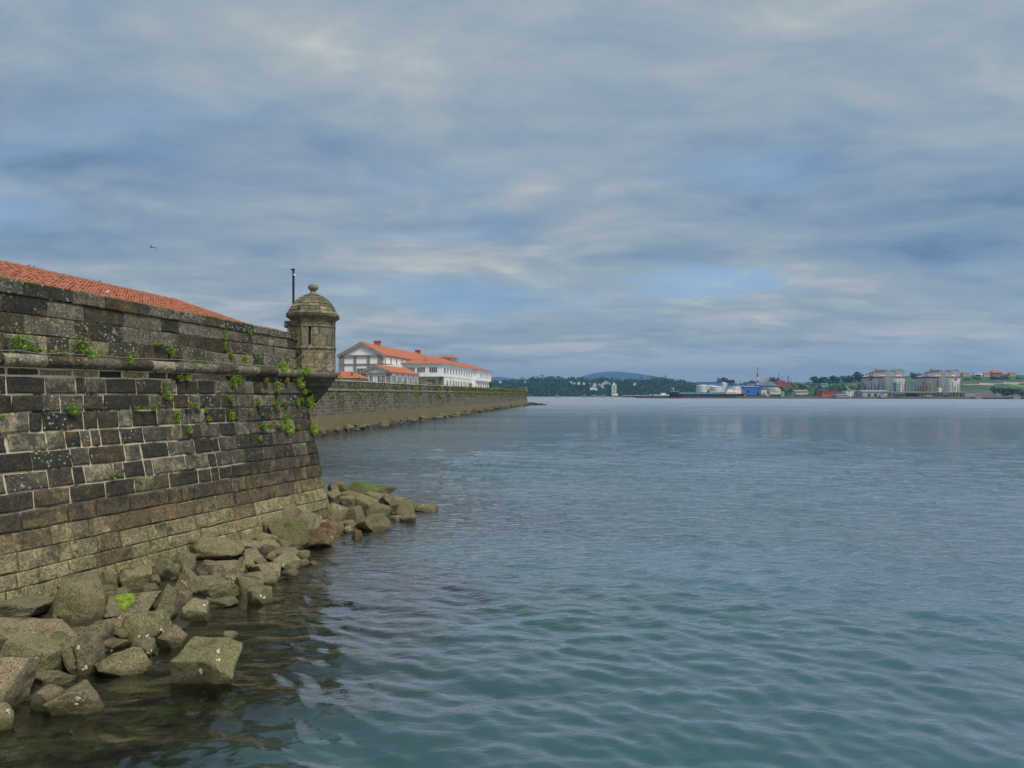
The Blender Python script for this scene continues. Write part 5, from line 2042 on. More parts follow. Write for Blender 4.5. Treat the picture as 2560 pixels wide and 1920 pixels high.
def annex():
    Y = 175
    Mx = frame_at(976, Y)
    w, L = 7.0, 25
    z0, ze, za = 6.5, 10.75, 12.3
    t = thing('small_gabled_annex', Mx @ Vector((-w / 2, 0, z0)), 'small white gabled house with orange roof in front of the tall hall', 'building')
    MB(Mx).box((-w, 0, z0), (0, L, ze)).build('wall', M['white'], t)
    MB(Mx).prism([(-w, ze), (0, ze), (-w / 2, za)], 'y', 0, .3).build('gable', M['white'], t)
    gable_roof(Mx, t, -w, 0, 0, L, ze, za, M['tile_far'], .4)
    mb = MB(Mx)
    for sx in (-1, 1):
        s = (za - ze) / (w / 2)
        mb.prism([(-w / 2, za - .6), (-w / 2 + sx * (w / 2 + .2), ze - .35), (-w / 2 + sx * (w / 2 + .42), ze + .2 - s * .42), (-w / 2, za + .2)], 'y', -.46, -.02)
    mb.box((-w - .3, -.38, ze - .5), (.3, -.02, ze - .15))
    mb.build('pediment_cornice', M['trim'], t)
    for x in (-w + .45, -.5):
        MB(Mx).box((x - .5, -.15, z0), (x + .5, -.01, ze - .5)).build('pilaster', M['trim'], t)
    for x in (-5.95, -4.7, -2.75, -1.75):
        window(Mx, t, x - .38, x + .38, 8.0, 9.75, 'y', 0, 2)
    y = .4
    i = 0
    while y < L:
        MB(Mx).box((.01, y - .2, z0), (.12, y + .2, ze - .3)).build('pilaster', M['trim'], t)
        if y + 4 < L:
            window(Mx, t, y + .9, y + 3.9, 7.9, 9.8, 'x', 0, 3)
        y += 4.9
        i += 1


def office():
    Y = 215
    Mx = frame_at(1106, Y)
    w, L1, L2 = 12.0, 46.5, 75.5
    z0, zm, ze = 6.5, 10.6, 14.2
    t = thing('office_block', Mx @ Vector((-w / 2, 0, z0)), 'long white two storey block with orange hipped roof and rows of windows', 'building')
    MB(Mx).box((-w - 10, 1.6, z0), (-.7, L2 - 1, zm)).build('ground_floor_wall', M['plaster'], t)
    MB(Mx).box((-w, 0, zm), (0, L1, ze)).build('upper_floor_wall', M['white'], t)
    MB(Mx).box((-w - 10, 4, zm), (-w, L1, ze)).build('rear_wing_wall', M['white'], t)
    MB(Mx).box((-w, L1 + .003, zm - .3), (1.5, L2, ze - .25)).build('end_block_wall', M['white'], t)
    MB(Mx).box((-.68, 1.61, z0), (-.1, L1, zm - .01)).build('ground_floor_side', M['white'], t)
    MB(Mx).box((-1.4, 1.45, z0), (-.05, 2.2, zm - .01)).build('pilaster', M['trim'], t)
    MB(Mx).box((-.1, L1, z0), (.9, L2 - 1, zm - .35)).build('end_block_ground_floor', M['white'], t)
    # eaves band
    mb = MB(Mx).box((-w - .5, -.5, ze), (.55, L1, ze + .22))
    mb.box((-w - .5, L1 + .01, ze - .24), (2.0, L2 + .5, ze - .03))
    mb.build('eaves', M['frame'], t)
    # hipped roof of the front part
    r = MB(Mx)
    e = .7
    x0, x1, y0, y1 = -w - e, e, -e, L1 + 2
    xm, zr = -w / 2, 17.05
    r.add([(x0, y0, ze + .222), (x1, y0, ze + .222), (x1, y1, ze + .222), (x0, y1, ze + .222), (xm, 6.2, zr), (xm, y1, zr)],
          [(0, 1, 4), (1, 2, 5, 4), (3, 0, 4, 5), (2, 3, 5), (0, 3, 2, 1)])
    rf = r.build('roof', M['tile_far'], t)
    r = MB(Mx)
    x0, x1, y0, y1 = -w - e, 2.2, L1 - 1.0, L2 + .9
    r.add([(x0, y0, ze + .02), (x1, y0, ze + .02), (x1, y1, ze + .02), (x0, y1, ze + .02), (xm + 1, y0 + 6.5, zr - .25), (xm + 1, y1 - 7, zr - .25)],
          [(0, 1, 4), (1, 2, 5, 4), (3, 0, 4, 5), (2, 3, 5), (0, 3, 2, 1)])
    r.build('roof', M['tile_far'], t)
    rb = MB(Mx)
    for k in range(90):
        y = 0 + k * .52
        u = min(1, (y + .7) / 6.9)
        if y > L1 - 1:
            break
        a = (e + (xm - e) * u, ze + .222 + (zr - ze - .222) * u)
        rb.add([(e, y - .12, ze + .225), (e, y, ze + .30), (e, y + .12, ze + .225), (a[0], y - .12, a[1]), (a[0], y, a[1] + .07), (a[0], y + .12, a[1])],
               [(0, 1, 4, 3), (1, 2, 5, 4)])
    tag(rb.build('roof_tiles', M['tile_far'], rf), kind='stuff')
    la = MB(Mx).box((xm - 1.8, 30, zr - 1.2), (xm + 1.8, 39, zr + .55)).build('roof_lantern', M['plaster'], t)
    r = MB(Mx)
    r.add([(xm - 2.6, 29, zr + .553), (xm + 2.6, 29, zr + .553), (xm + 2.6, 40, zr + .553), (xm - 2.6, 40, zr + .553), (xm, 32, zr + 1.7), (xm, 37, zr + 1.7)],
          [(0, 1, 4), (1, 2, 5, 4), (3, 0, 4, 5), (2, 3, 5), (0, 3, 2, 1)])
    r.build('lantern_roof', M['tile_far'], la)
    mb = MB(Mx)
    mb.bar((xm + .6, 1.6, ze + 1.0), (xm + .6, 1.6, ze + 2.0), .16, 6).box((xm + .2, 1.2, ze + .5), (xm + 1.0, 2.0, ze + 1.0))
    mb.build('roof_flue', M['steel'], t)
    # windows
    for x in (-9.4, -6.35, -2.7):
        window(Mx, t, x - 1.15, x + 1.15, 11.85, 13.3, 'y', 0, 4)
    window(Mx, t, -4.9, -2.5, 8.2, 9.8, 'y', 1.6, 4)
    window(Mx, t, -8.3, -7.2, 7.2, 9.8, 'y', 1.6, 1)
    for k in range(11):
        y = 1.6 + k * 4.1
        window(Mx, t, y, y + 1.9 + .6 * (k == 0), 11.7, 13.3, 'x', 0, 2)
        if k:
            window(Mx, t, y, y + 1.9, 7.9, 9.6, 'x', -.1, 2)
        if k % 2 == 0:
            MB(Mx).box((.005, y - 1.0, zm), (.06, y - .85, ze)).build('downpipe', M['frame'], t)
    for k in range(5):
        y = L1 + 5 + k * 4.7
        window(Mx, t, y, y + 2.0, 11.5, 13.1, 'x', 1.5, 2)
        window(Mx, t, y, y + 1.6, 7.0, 9.6, 'x', .9, 1)


def low_roof():
    Y = 150
    Mx = frame_at(834, Y)
    t = thing('low_hipped_house', Mx @ Vector((0, 0, 6.5)), 'low hut with orange hipped roof just right of the sentry box', 'building')
    MB(Mx).box((-7, .4, 6.5), (4.6, 8, 8.62)).build('wall', M['plaster'], t)
    r = MB(Mx)
    r.add([(-7.5, 0, 8.7), (5.1, 0, 8.7), (5.1, 8.4, 8.7), (-7.5, 8.4, 8.7), (-4, 4.2, 10.2), (2.2, 4.2, 10.2)], [(0, 1, 5, 4), (1, 2, 5), (2, 3, 4, 5), (3, 0, 4), (0, 3, 2, 1)])
    r.build('roof', M['tile_far'], t)
    for x in (.6, 3.3):
        MB(Mx).bar((x, 1.6, 9.2), (x, 1.6, 9.75), .16, 6).box((x - .3, 1.3, 9.75), (x + .3, 1.9, 9.9)).build('roof_vent', M['tile_far'], t)


hall()
annex()
office()
low_roof()
# lamp posts and a parasol in front of the buildings
for px, Y, h, lab in ((929, 165, 3.6, 'thin lamp post standing before the small gabled annex'), (1108 - 62, 172, 4.0, 'lamp post at the right end of the small annex'),
                      (1127, 205, 3.4, 'slim lamp post in front of the long office block')):
    p = at(px, HZ, Y)
    t = thing('lamp_post', (p.x, p.y, 6.5), lab, 'lamp post', 'lamp posts on the terrace')
    MB().bar((p.x, p.y, 6.5), (p.x, p.y, 6.5 + h), .06, 6).build('pole', M['steel'], t)
    MB().box((p.x - .35, p.y - .12, 6.5 + h), (p.x + .35, p.y + .12, 6.5 + h + .12)).build('lamp_head', M['steel'], t)
M['red'] = plain('red_cloth', (0.42, 0.06, 0.035), 0.8, 0.2)
p = at(1072, HZ, 180)
t = thing('parasol', (p.x, p.y, 6.5), 'faded red parasol peeping over the sea wall below the office block', 'parasol')
MB().lathe((p.x, p.y, 0), [(1.15, 8.0), (1.1, 8.06), (0.05, 8.45)], 10).build('canopy', M['tile_far'], t)
MB().bar((p.x, p.y, 6.5), (p.x, p.y, 8.45), .04).build('pole', M['steel'], t)
p = at(1176, HZ, 235)
t = thing('red_kiosk', (p.x, p.y, 6.5), 'little red and white kiosk at the end block of the office building', 'kiosk')
MB().box((p.x - .6, p.y - .5, 6.5), (p.x + .6, p.y + .5, 8.4)).build('body', M['white'], t)
MB().prism([(p.x - .75, 8.4), (p.x + .75, 8.4), (p.x + .3, 8.9), (p.x - .3, 8.9)], 'y', p.y - .65, p.y + .65).build('canopy', M['red'], t)
MB().box((p.x - .4, p.y - .53, 7.0), (p.x + .4, p.y - .505, 8.1)).build('opening', M['void'], t)


# ------------------------------------------------------------------ trees
CRV, CRF = ICO[2]


def crown_into(V, Fc, c, rx, rz, r, leaves=60, size=.16):
    """leaf faces spread through a lumpy crown"""
    lobes = [(Vector((r.gauss(0, .42), r.gauss(0, .42), r.gauss(0.05, .38))), r.uniform(.38, .62)) for _ in range(7)]
    for k in range(leaves):
        l, lr = r.choice(lobes)
        d = Vector((r.gauss(0, 1), r.gauss(0, 1), r.gauss(0, 1))).normalized() * lr * r.uniform(.75, 1.05)
        q = Vector(((l.x + d.x) * rx, (l.y + d.y) * rx, (l.z + d.z) * rz)) + c
        u = Vector((r.gauss(0, 1), r.gauss(0, 1), r.gauss(0, .6))).normalized() * rx * size
        w = u.cross(Vector((r.gauss(0, 1), r.gauss(0, 1), r.gauss(0, 1)))).normalized() * rx * size * .8
        b = len(V)
        V.extend([q - u, q - w, q + u, q + w])
        Fc.append((b, b + 1, b + 2, b + 3))


def tree(px, py_base, py_top, Y, wpx, label, seed, color=(1, 1, 1), group=None, mat='tree'):
    b = at(px, py_base, Y)
    ht = (py_base - py_top) / F * Y
    rx = wpx / 2 / F * Y
    t = thing('tree', b, label, 'tree', group)
    r = random.Random(seed)
    mb = MB()
    zt = ht * .45
    mb.bar(b - Vector((0, 0, 2)), b + Vector((0, 0, zt)), max(.15, ht * .03), 6, max(.08, ht * .018))
    for k in range(4):
        a = k * 1.6 + r.random()
        mb.bar(b + Vector((0, 0, zt * .8)), b + Vector((math.cos(a) * rx * .5, math.sin(a) * rx * .5, ht * .72)), ht * .014, 5, ht * .006)
    mb.build('trunk', M['bark'], t)
    V, Fc = [], []
    crown_into(V, Fc, b + Vector((0, 0, ht * .60)), rx, ht * .42, r, 420, .13)
    make('crown', V, Fc, M[mat], t).color = (*color, 1)
    return t


tree(1222, 972, 952, 305, 34, 'round light green tree at the right end of the white office block', 5, (2.6, 2.6, 1.6))


# ------------------------------------------------------------------ far shore terrain
def hill(name, prof, Y0, Y1, mat, rough, ncol=120, nrow=14, label=None):
    """prof: (px, py of the skyline) seen at distance Y1; the slope climbs from the shore at Y0"""
    xs = np.linspace(prof[0][0], prof[-1][0], ncol)
    top = np.interp(xs, [p[0] for p in prof], [p[1] for p in prof])
    V = []
    for r in range(nrow + 3):
        u = min(1.0, r / nrow)
        Y = Y0 + (Y1 - Y0) * r / nrow
        for i, x in enumerate(xs):
            zt = (HZ - top[i]) / F * Y1 + EYE
            s = u ** .75
            back = max(0, r - nrow) * .25
            X = (x - 1280) / F * (Y1 if Y0 > 3000 else Y0 + (Y1 - Y0) * .5)
            nz = noise.noise(Vector((X * .012, Y * .012, 3))) * rough * s
            V.append((X, Y, -1.0 + (zt + 1.0) * s * (1 - back) + nz))
    idx = np.arange((nrow + 3) * ncol).reshape(nrow + 3, ncol)
    Q = np.stack([idx[:-1, :-1], idx[:-1, 1:], idx[1:, 1:], idx[1:, :-1]], -1).reshape(-1, 4)
    o = make_np(name, V, Q, mat, smooth=True)
    tag(o, kind='structure')
    return o, xs, top


M['forest_floor'] = plain('forest_floor', (0.022, 0.045, 0.02), 0.95, 0.5, 0.03)
M['mount'] = plain('mountain_woods', (0.025, 0.042, 0.045), 0.95, 0.4, 0.004)
M['field'] = plain('hill_field', (0.055, 0.09, 0.028), 0.95, 0.4, 0.012, stain=((0.035, 0.06, 0.02), .7))
M['earth'] = plain('bare_bank', (0.13, 0.10, 0.07), 0.95, 0.35, 0.03, stain=((0.06, 0.07, 0.03), .8))
M['concrete'] = plain('quay_concrete', (0.30, 0.29, 0.27), 0.9, 0.25, 0.05, stain=((0.16, 0.15, 0.14), .6))
M['quaydark'] = plain('dark_quay_wall', (0.035, 0.034, 0.034), 0.9, 0.4, 0.05)

hill('mountain', [(1100, 985), (1180, 950), (1225, 944), (1245, 942), (1275, 945), (1330, 951), (1400, 956), (1435, 947), (1460, 939), (1485, 933), (1510, 930), (1532, 928.5), (1560, 930), (1600, 935), (1650, 943), (1705, 951),
                  (1760, 960), (1850, 964), (2000, 966), (2400, 968), (2900, 970)], 8000, 9400, M['mount'], 4, 160, 8)
hill('far_ridge', [(1150, 972), (1200, 958), (1260, 952), (1310, 948), (1360, 946), (1420, 947), (1480, 945), (1540, 947), (1600, 951), (1650, 948), (1690, 950), (1740, 955), (1800, 962), (1900, 970)], 3000, 3400, M['mount'], 5, 120, 8)
WOODP = [(1180, 970), (1240, 963), (1290, 960), (1345, 954), (1400, 956), (1470, 957), (1530, 957), (1580, 961), (1620, 962), (1660, 958), (1700, 957), (1740, 962), (1765, 970), (1800, 982)]
hill('wooded_shore', WOODP, 1750, 2150, M['forest_floor'], 5, 120, 12)


def forest(name, prof, Y0, Y1, n, seed, smin, smax, parent=None, color=(1, 1, 1)):
    r = random.Random(seed)
    V, Fc = [], []
    xs, ts = [p[0] for p in prof], [p[1] for p in prof]
    for k in range(n):
        px = r.uniform(xs[0] + 5, xs[-1] - 5)
        u = r.random()
        X = (px - 1280) / F * (Y0 + Y1) / 2
        Y = Y0 + (Y1 - Y0) * u
        zt = (HZ - np.interp(px, xs, ts)) / F * Y1 + EYE
        z = -1 + (zt + 1) * u ** .75
        s = r.uniform(smin, smax) * (1.25 if u > .9 else 1)
        if noise.noise(Vector((X * .02, Y * .02, 7))) > .34:
            continue
        crown_into(V, Fc, Vector((X, Y, z + s * .4)), s * .6, s * .75, r, 40, .27)
    o = make(name, V, Fc, M['tree'])
    o.color = (*color, 1)
    return tag(o, 'dense dark green wood covering the far shore hill', 'wood', kind='stuff')


forest('woodland', WOODP, 1755, 2150, 2600, 3, 7, 13, color=(1.0, 1.2, 1.0))


def house(px, py, Y, wpx, wall, roof, label, group, dz=0, name='hillside_house'):
    b = at(px, py, Y)
    w = wpx / F * Y
    d = w * .8
    hgt = w * .48
    t = thing(name, (b.x, b.y, b.z), label, 'house', group)
    MB().box((b.x - w / 2, b.y, b.z - 3), (b.x + w / 2, b.y + d, b.z + hgt)).build('wall', wall, t)
    MB().add([(b.x - w * .58, b.y - w * .06, b.z + hgt), (b.x + w * .58, b.y - w * .06, b.z + hgt), (b.x + w * .58, b.y + d, b.z + hgt), (b.x - w * .58, b.y + d, b.z + hgt),
              (b.x - w * .25, b.y + d / 2, b.z + hgt * 1.6), (b.x + w * .25, b.y + d / 2, b.z + hgt * 1.6)],
             [(0, 1, 5, 4), (1, 2, 5), (2, 3, 4, 5), (3, 0, 4), (0, 3, 2, 1)]).build('roof', roof, t)
    for k in (-.28, .05, .3):
        MB().box((b.x + w * k - w * .06, b.y - .12, b.z + hgt * .3), (b.x + w * k + w * .06, b.y - .02, b.z + hgt * .75)).build('window', M['glass'], t)


M['cream'] = plain('cream_wall', (0.58, 0.52, 0.36), 0.8, 0.1)
M['yellow'] = plain('yellow_wall', (0.55, 0.42, 0.15), 0.8, 0.1)
vill = [(1428, 957, 6), (1436, 959, 5), (1447, 959, 7), (1460, 959, 5), (1476, 960, 5), (1487, 963, 8), (1497, 962, 5), (1508, 960, 5), (1515, 958, 8), (1523, 959, 5), (1502, 964, 5),
        (1478, 972, 6), (1484, 971, 8), (1490, 973, 6), (1507, 967, 6), (1587, 961, 6), (1251, 957, 7), (1313, 955, 4)]
vw = ['white house left of the village row on the wooded hill', 'second small house of the village row', 'orange roofed long house left in the hill village', 'single white house right of the first village group', 'low house left of the hill village middle',
      'wide white house in the hill village middle', 'small house under the wide white one in the hill village', 'pale house right in the hill village', 'big white house highest right in the hill village', 'small pale house at the right end of the hill village',
      'lower house right below the village middle', 'left house of the lowest village cluster', 'middle house of the lowest village cluster', 'right house of the lowest village cluster', 'house between the village and its lowest cluster',
      'lone white house in the wood right of the lattice tower', 'white house on the far left shore above the sea wall end', 'speck of a white house high on the left wood']
for (px, py, w), lab in zip(vill, vw):
    xs, ts = [p[0] for p in WOODP], [p[1] for p in WOODP]
    zt = (HZ - np.interp(px, xs, ts)) / F * 2150 + EYE
    best = min(np.linspace(1760, 2140, 120), key=lambda Y: abs(EYE + (HZ - py) / F * Y - (-1 + (zt + 1) * ((Y - 1750) / 400) ** .75) - 9))
    house(px, py, float(best) - 25, w, M['white'], M['tile_far'] if rnd.random() < .5 else M['trim'], lab, 'houses of the hill village', name='village_house')

# ------------------------------------------------------------------ the harbour across the water
def rect(px0, py0, px1, py1, Y, depth, mb=None):
    a, b = at(px0, py1, Y), at(px1, py0, Y)
    mb = mb or MB()
    return mb.box((a.x, Y, a.z), (b.x, Y + depth, b.z))


def base(px0, px1, py, Y):
    p = at((px0 + px1) / 2, py, Y)
    return (p.x, p.y, p.z)


M['blue'] = plain('bright_blue_cladding', (0.04, 0.14, 0.45), 0.5, 0.12, 0.05)
M['blue2'] = plain('faded_blue_cladding', (0.11, 0.23, 0.42), 0.6, 0.2, 0.05)
M['hull'] = plain('black_hull_paint', (0.012, 0.016, 0.026), 0.45, 0.3, 0.1)
M['boot'] = plain('red_boot_topping', (0.22, 0.065, 0.075), 0.7, 0.25, 0.1)
M['deckgreen'] = plain('green_deck_paint', (0.13, 0.26, 0.22), 0.7, 0.2, 0.2)
M['rust'] = plain('rust_brick', (0.27, 0.075, 0.045), 0.85, 0.2, 0.1)
M['orange'] = plain('orange_wall', (0.42, 0.11, 0.05), 0.8, 0.15, 0.1)
M['redpaint'] = plain('red_paint', (0.40, 0.035, 0.03), 0.6, 0.1)
M['tankwhite'] = plain('white_tank_paint', (0.66, 0.64, 0.58), 0.6, 0.1, 0.1, stain=((0.42, 0.38, 0.32), .5))
M['roofsteel'] = plain('roof_steel', (0.38, 0.37, 0.34), 0.7, 0.2)
M['lng'] = plain('tank_concrete', (0.52, 0.50, 0.46), 0.9, 0.12, 0.04, stain=((0.20, 0.19, 0.18), .5))
M['lngband'] = plain('brown_tank_band', (0.10, 0.085, 0.075), 0.9, 0.2, 0.1)
M['logo_o'] = plain('orange_mark', (0.62, 0.15, 0.04), 0.7, 0.05)
M['logo_b'] = plain('blue_mark', (0.04, 0.10, 0.45), 0.7, 0.05)
M['greyroof'] = plain('grey_sheet_roof', (0.22, 0.24, 0.25), 0.7, 0.2, 0.1)
M['ygreen'] = plain('yellow_pipe', (0.42, 0.36, 0.12), 0.6, 0.2)
M['bluegrey'] = plain('blue_grey_paint', (0.25, 0.36, 0.42), 0.6, 0.1)

# platform and hillside behind it
mb = MB()
QL, QR = at(1690, HZ, 1022), at(2950, HZ, 800)
mb.add([(QL.x - 40, QL.y, -2), (QR.x, QR.y, -2), (QR.x + 100, 1120, -2), (QL.x - 40, 1120, -2), (QL.x - 40, QL.y, 1.6), (QR.x, QR.y, 1.6), (QR.x + 100, 1120, 1.6), (QL.x - 40, 1120, 1.6)],
       [(4, 5, 6, 7), (0, 1, 5, 4), (3, 7, 6, 2), (0, 4, 7, 3), (1, 2, 6, 5)])
tag(mb.build('port_ground', M['earth']), kind='structure')
HP = [(1815, 992), (1830, 974), (1842, 965), (1850, 962), (1950, 960), (2030, 958), (2070, 957), (2160, 955), (2260, 953), (2400, 944), (2450, 940.5), (2500, 940), (2560, 939), (2700, 937), (2950, 938)]
hill('hillside', HP, 1055, 1480, M['field'], 3, 150, 14)


def hz(px, Y):
    """height of the hillside"""
    zt = (HZ - np.interp(px, [p[0] for p in HP], [p[1] for p in HP])) / F * 1480 + EYE
    u = min(1, max(0, (Y - 1055) / 425))
    return -1 + (zt + 1) * u ** .75


qd = Vector((QR.x - QL.x, QR.y - QL.y, 0)).normalized()
qn = Vector((qd.y, -qd.x, 0))


def qpt(px, e=0.0):
    """point on the quay front line under a photograph column, e metres towards the water"""
    d = Vector(((px - 1280) / F, 1, 0))
    det = d.x * -qd.y + d.y * qd.x
    t = (QL.x * -qd.y + QL.y * qd.x) / det
    p = d * t
    return Vector((p.x, p.y, 0)) + qn * e


quay = thing('quay', qpt(2200), 'long dark quay with open piles along the industrial shore', 'quay')
a, b = qpt(1840, 3), qpt(2435, 3)
mb = MB()
for z0, z1, w in ((1.2, 2.6, 0.0),):
    mb.add([a + Vector((0, 0, z0)), b + Vector((0, 0, z0)), b - qn * 14 + Vector((0, 0, z0)), a - qn * 14 + Vector((0, 0, z0)),
            a + Vector((0, 0, z1)), b + Vector((0, 0, z1)), b - qn * 14 + Vector((0, 0, z1)), a - qn * 14 + Vector((0, 0, z1))],
           [(0, 3, 2, 1), (4, 5, 6, 7), (0, 1, 5, 4), (1, 2, 6, 5), (2, 3, 7, 6), (3, 0, 4, 7)])
mb.build('deck', M['trim'], quay)
n = 46
for i in range(n):
    p = a.lerp(b, (i + .5) / n) - qn * .6
    MB().box((p.x - .9, p.y - .9, -2), (p.x + .9, p.y + .9, 1.2)).build('pile', M['quaydark'], quay)
p0, p1 = a - qn * 3, b - qn * 3
MB().add([p0 + Vector((0, 0, -2)), p1 + Vector((0, 0, -2)), p1 + Vector((0, 0, 1.19)), p0 + Vector((0, 0, 1.19))], [(0, 1, 2, 3)]).build('back_wall', M['quaydark'], quay)
# trestle and dolphins to the right
tr = thing('trestle', qpt(2500), 'thin trestle walkway on piles right of the gas tanks', 'jetty')
a, b = qpt(2437, 6), qpt(2640, 6)
MB().add([a + Vector((0, 0, 2.0)), b + Vector((0, 0, 2.0)), b - qn * 3 + Vector((0, 0, 2.0)), a - qn * 3 + Vector((0, 0, 2.0)), a + Vector((0, 0, 2.8)), b + Vector((0, 0, 2.8)), b - qn * 3 + Vector((0, 0, 2.8)), a - qn * 3 + Vector((0, 0, 2.8))],
         [(0, 3, 2, 1), (4, 5, 6, 7), (0, 1, 5, 4), (1, 2, 6, 5), (2, 3, 7, 6), (3, 0, 4, 7)]).build('walkway', M['trim'], tr)
for i in range(9):
    p = a.lerp(b, (i + .3) / 9) - qn * 1.5
    MB().bar((p.x, p.y, -2), (p.x, p.y, 2.0), .5, 6).build('pile', M['quaydark'], tr)
for px0, px1, lab in ((2434, 2456, 'square mooring block at the left end of the trestle'), (2528, 2552, 'square mooring block near the right edge of the photo')):
    p, q = qpt(px0, 12), qpt(px1, 12)
    t = thing('mooring_block', (p + q) / 2, lab, 'mooring block', 'mooring blocks in the harbour')
    MB().box((p.x, p.y, .3), (q.x, p.y + 10, 2.6)).build('cap', M['trim'], t)
    for u in (.15, .5, .85):
        x = p.x + (q.x - p.x) * u
        MB().bar((x, p.y + 1.5, -2), (x, p.y + 1.5, .3), .8, 6).build('pile', M['quaydark'], t)


def tanker():
    Y = 1000
    t = thing('tanker_ship', at(1770, 995.9, Y), 'black hulled tanker with red boot line and white aft superstructure at the quay', 'ship')
    xl, xr = at(1673, 0, Y).x, at(1866, 0, Y).x
    L = xr - xl
    # hull sections along the length: (position, half beam at deck, half beam at water, deck height)
    sec = [(0.0, .3, .1, 9.6), (.03, 3.2, .6, 9.2), (.07, 6.0, 2.6, 8.8), (.115, 7.6, 5.0, 8.4), (.125, 7.8, 5.6, 6.5), (.2, 8.6, 8.0, 6.1), (.5, 8.8, 8.6, 6.0), (.8, 8.8, 8.4, 6.0), (.93, 8.2, 6.0, 6.2), (1.0, 6.8, 3.0, 6.6)]
    for part, mat, zlo, zhi in (('hull', M['hull'], 2.0, None), ('boot_topping', M['boot'], -1.0, 2.0)):
        vs, fs = [], []
        for u, bd, bw, zd in sec:
            top = zd if zhi is None else zhi
            rake = 4.0 if u == 0 else 0
            def X(z, u=u):
                x = xl + L * u
                if u < .03:
                    x += (9.6 - z) * .42
                if u > .99:
                    x -= max(0, 4 - z) * 1.3
                return x
            def B(z, bd=bd, bw=bw, zd=zd):
                return bw + (bd - bw) * max(0, min(1, (z + 1) / (zd + 1)))
            vs += [(X(zlo), Y + 9 - B(zlo), zlo), (X(top), Y + 9 - B(top), top), (X(top), Y + 9 + B(top), top), (X(zlo), Y + 9 + B(zlo), zlo)]
        for k in range(len(sec) - 1):
            b = 4 * k
            for i in range(4):
                fs.append((b + i, b + (i + 1) % 4, b + 4 + (i + 1) % 4, b + 4 + i))
        fs += [(0, 1, 2, 3), tuple(len(vs) - 1 - i for i in range(4))]
        make(part, vs, fs, mat, t)
    rect(1697, 983.2, 1812, 984.9, Y, 17.5).build('deck', M['deckgreen'], t)
    mb = MB()
    for py in (981.4, 982.2):
        p, q = at(1700, py, Y + 8), at(1812, py, Y + 8)
        mb.bar(p, q, .5, 6)
    for k in range(22):
        p = at(1700 + k * 5.1, 984.5, Y + 6)
        mb.box((p.x - .4, p.y - 2, p.z - .5), (p.x + .4, p.y + 2, p.z + 1.4 + .6 * (k % 3)))
    mb.build('pipework', M['deckgreen'], t)
    rect(1775, 977.5, 1786, 983.5, Y + 4, 8).build('manifold_crane_house', M['bluegrey'], t)
    mb = MB()
    for px, top in ((1767, 966), (1775, 970)):
        p = at(px, 983, Y + 8)
        q = at(px, top, Y + 8)
        mb.bar(p, q, .3, 5)
        mb.bar(q, at(px - 6, top + 9, Y + 8), .2, 4)
    mb.build('hose_crane', M['steel'], t)
    rect(1676, 978.5, 1697, 980.5, Y + 5, 8).build('forecastle_deck_gear', M['deckgreen'], t)
    mb = MB()
    mb.bar(at(1684, 980, Y + 8), at(1684, 969.5, Y + 8), .5, 6, .25).box((at(1682, 0, Y).x, Y + 7, at(0, 971, Y).z), (at(1686.5, 0, Y).x, Y + 9, at(0, 969.8, Y).z))
    mb.build('foremast', M['tankwhite'], t)
    MB().bar(at(1678.5, 980, Y + 8), at(1678.5, 963, Y + 8), .18, 5).build('jackstaff', M['steel'], t)
    s = rect(1815, 979, 1853, 985.5, Y + 1.5, 15)
    s.build('poop_house', M['tankwhite'], t)
    acc = rect(1836, 969, 1853, 979.05, Y + 3, 12).build('accommodation_block', M['tankwhite'], t)
    rect(1839, 965, 1850, 969.05, Y + 4, 10).build('wheelhouse', M['tankwhite'], t)
    rect(1819, 972, 1834, 979.03, Y + 3, 12).build('forward_house', M['tankwhite'], t)
    rect(1823, 967, 1835, 968.6, Y + 3, 12).build('canopy_deck', M['tankwhite'], t)
    mb = MB()
    for px in (1824, 1829, 1834):
        mb.bar(at(px, 972, Y + 5), at(px, 968, Y + 5), .2, 4)
    mb.build('deck_posts', M['tankwhite'], t)
    rect(1840, 966, 1849, 967.2, Y + 3.9, .2).build('bridge_window', M['glass'], t)
    for k in range(5):
        rect(1838 + 3 * k, 972.5, 1839.3 + 3 * k, 974, Y + 2.9, .2).build('window', M['glass'], acc)
    for k in range(6):
        rect(1817 + 4 * k, 981, 1818.8 + 4 * k, 984, Y + 1.4, .2).build('opening', M['void'], t)
    p = at(1845, 965, Y + 9)
    MB().bar(p, p + Vector((0, 0, 5)), .25, 5).build('mast', M['tankwhite'], t)
    mb = MB()
    q = at(1856, 981, Y + 9)
    mb.prism([(q.x - 1.5, q.z - 3), (q.x + 4.5, q.z - 3), (q.x - 1.0, q.z + 4.5), (q.x - 2.4, q.z + 4.8)], 'y', Y + 7, Y + 10)
    mb.build('free_fall_lifeboat', M['orange'], t)
    rect(1861, 988, 1864.5, 989.4, Y + 1.6, .3).build('stern_mark', M['frame'], t)


tanker()

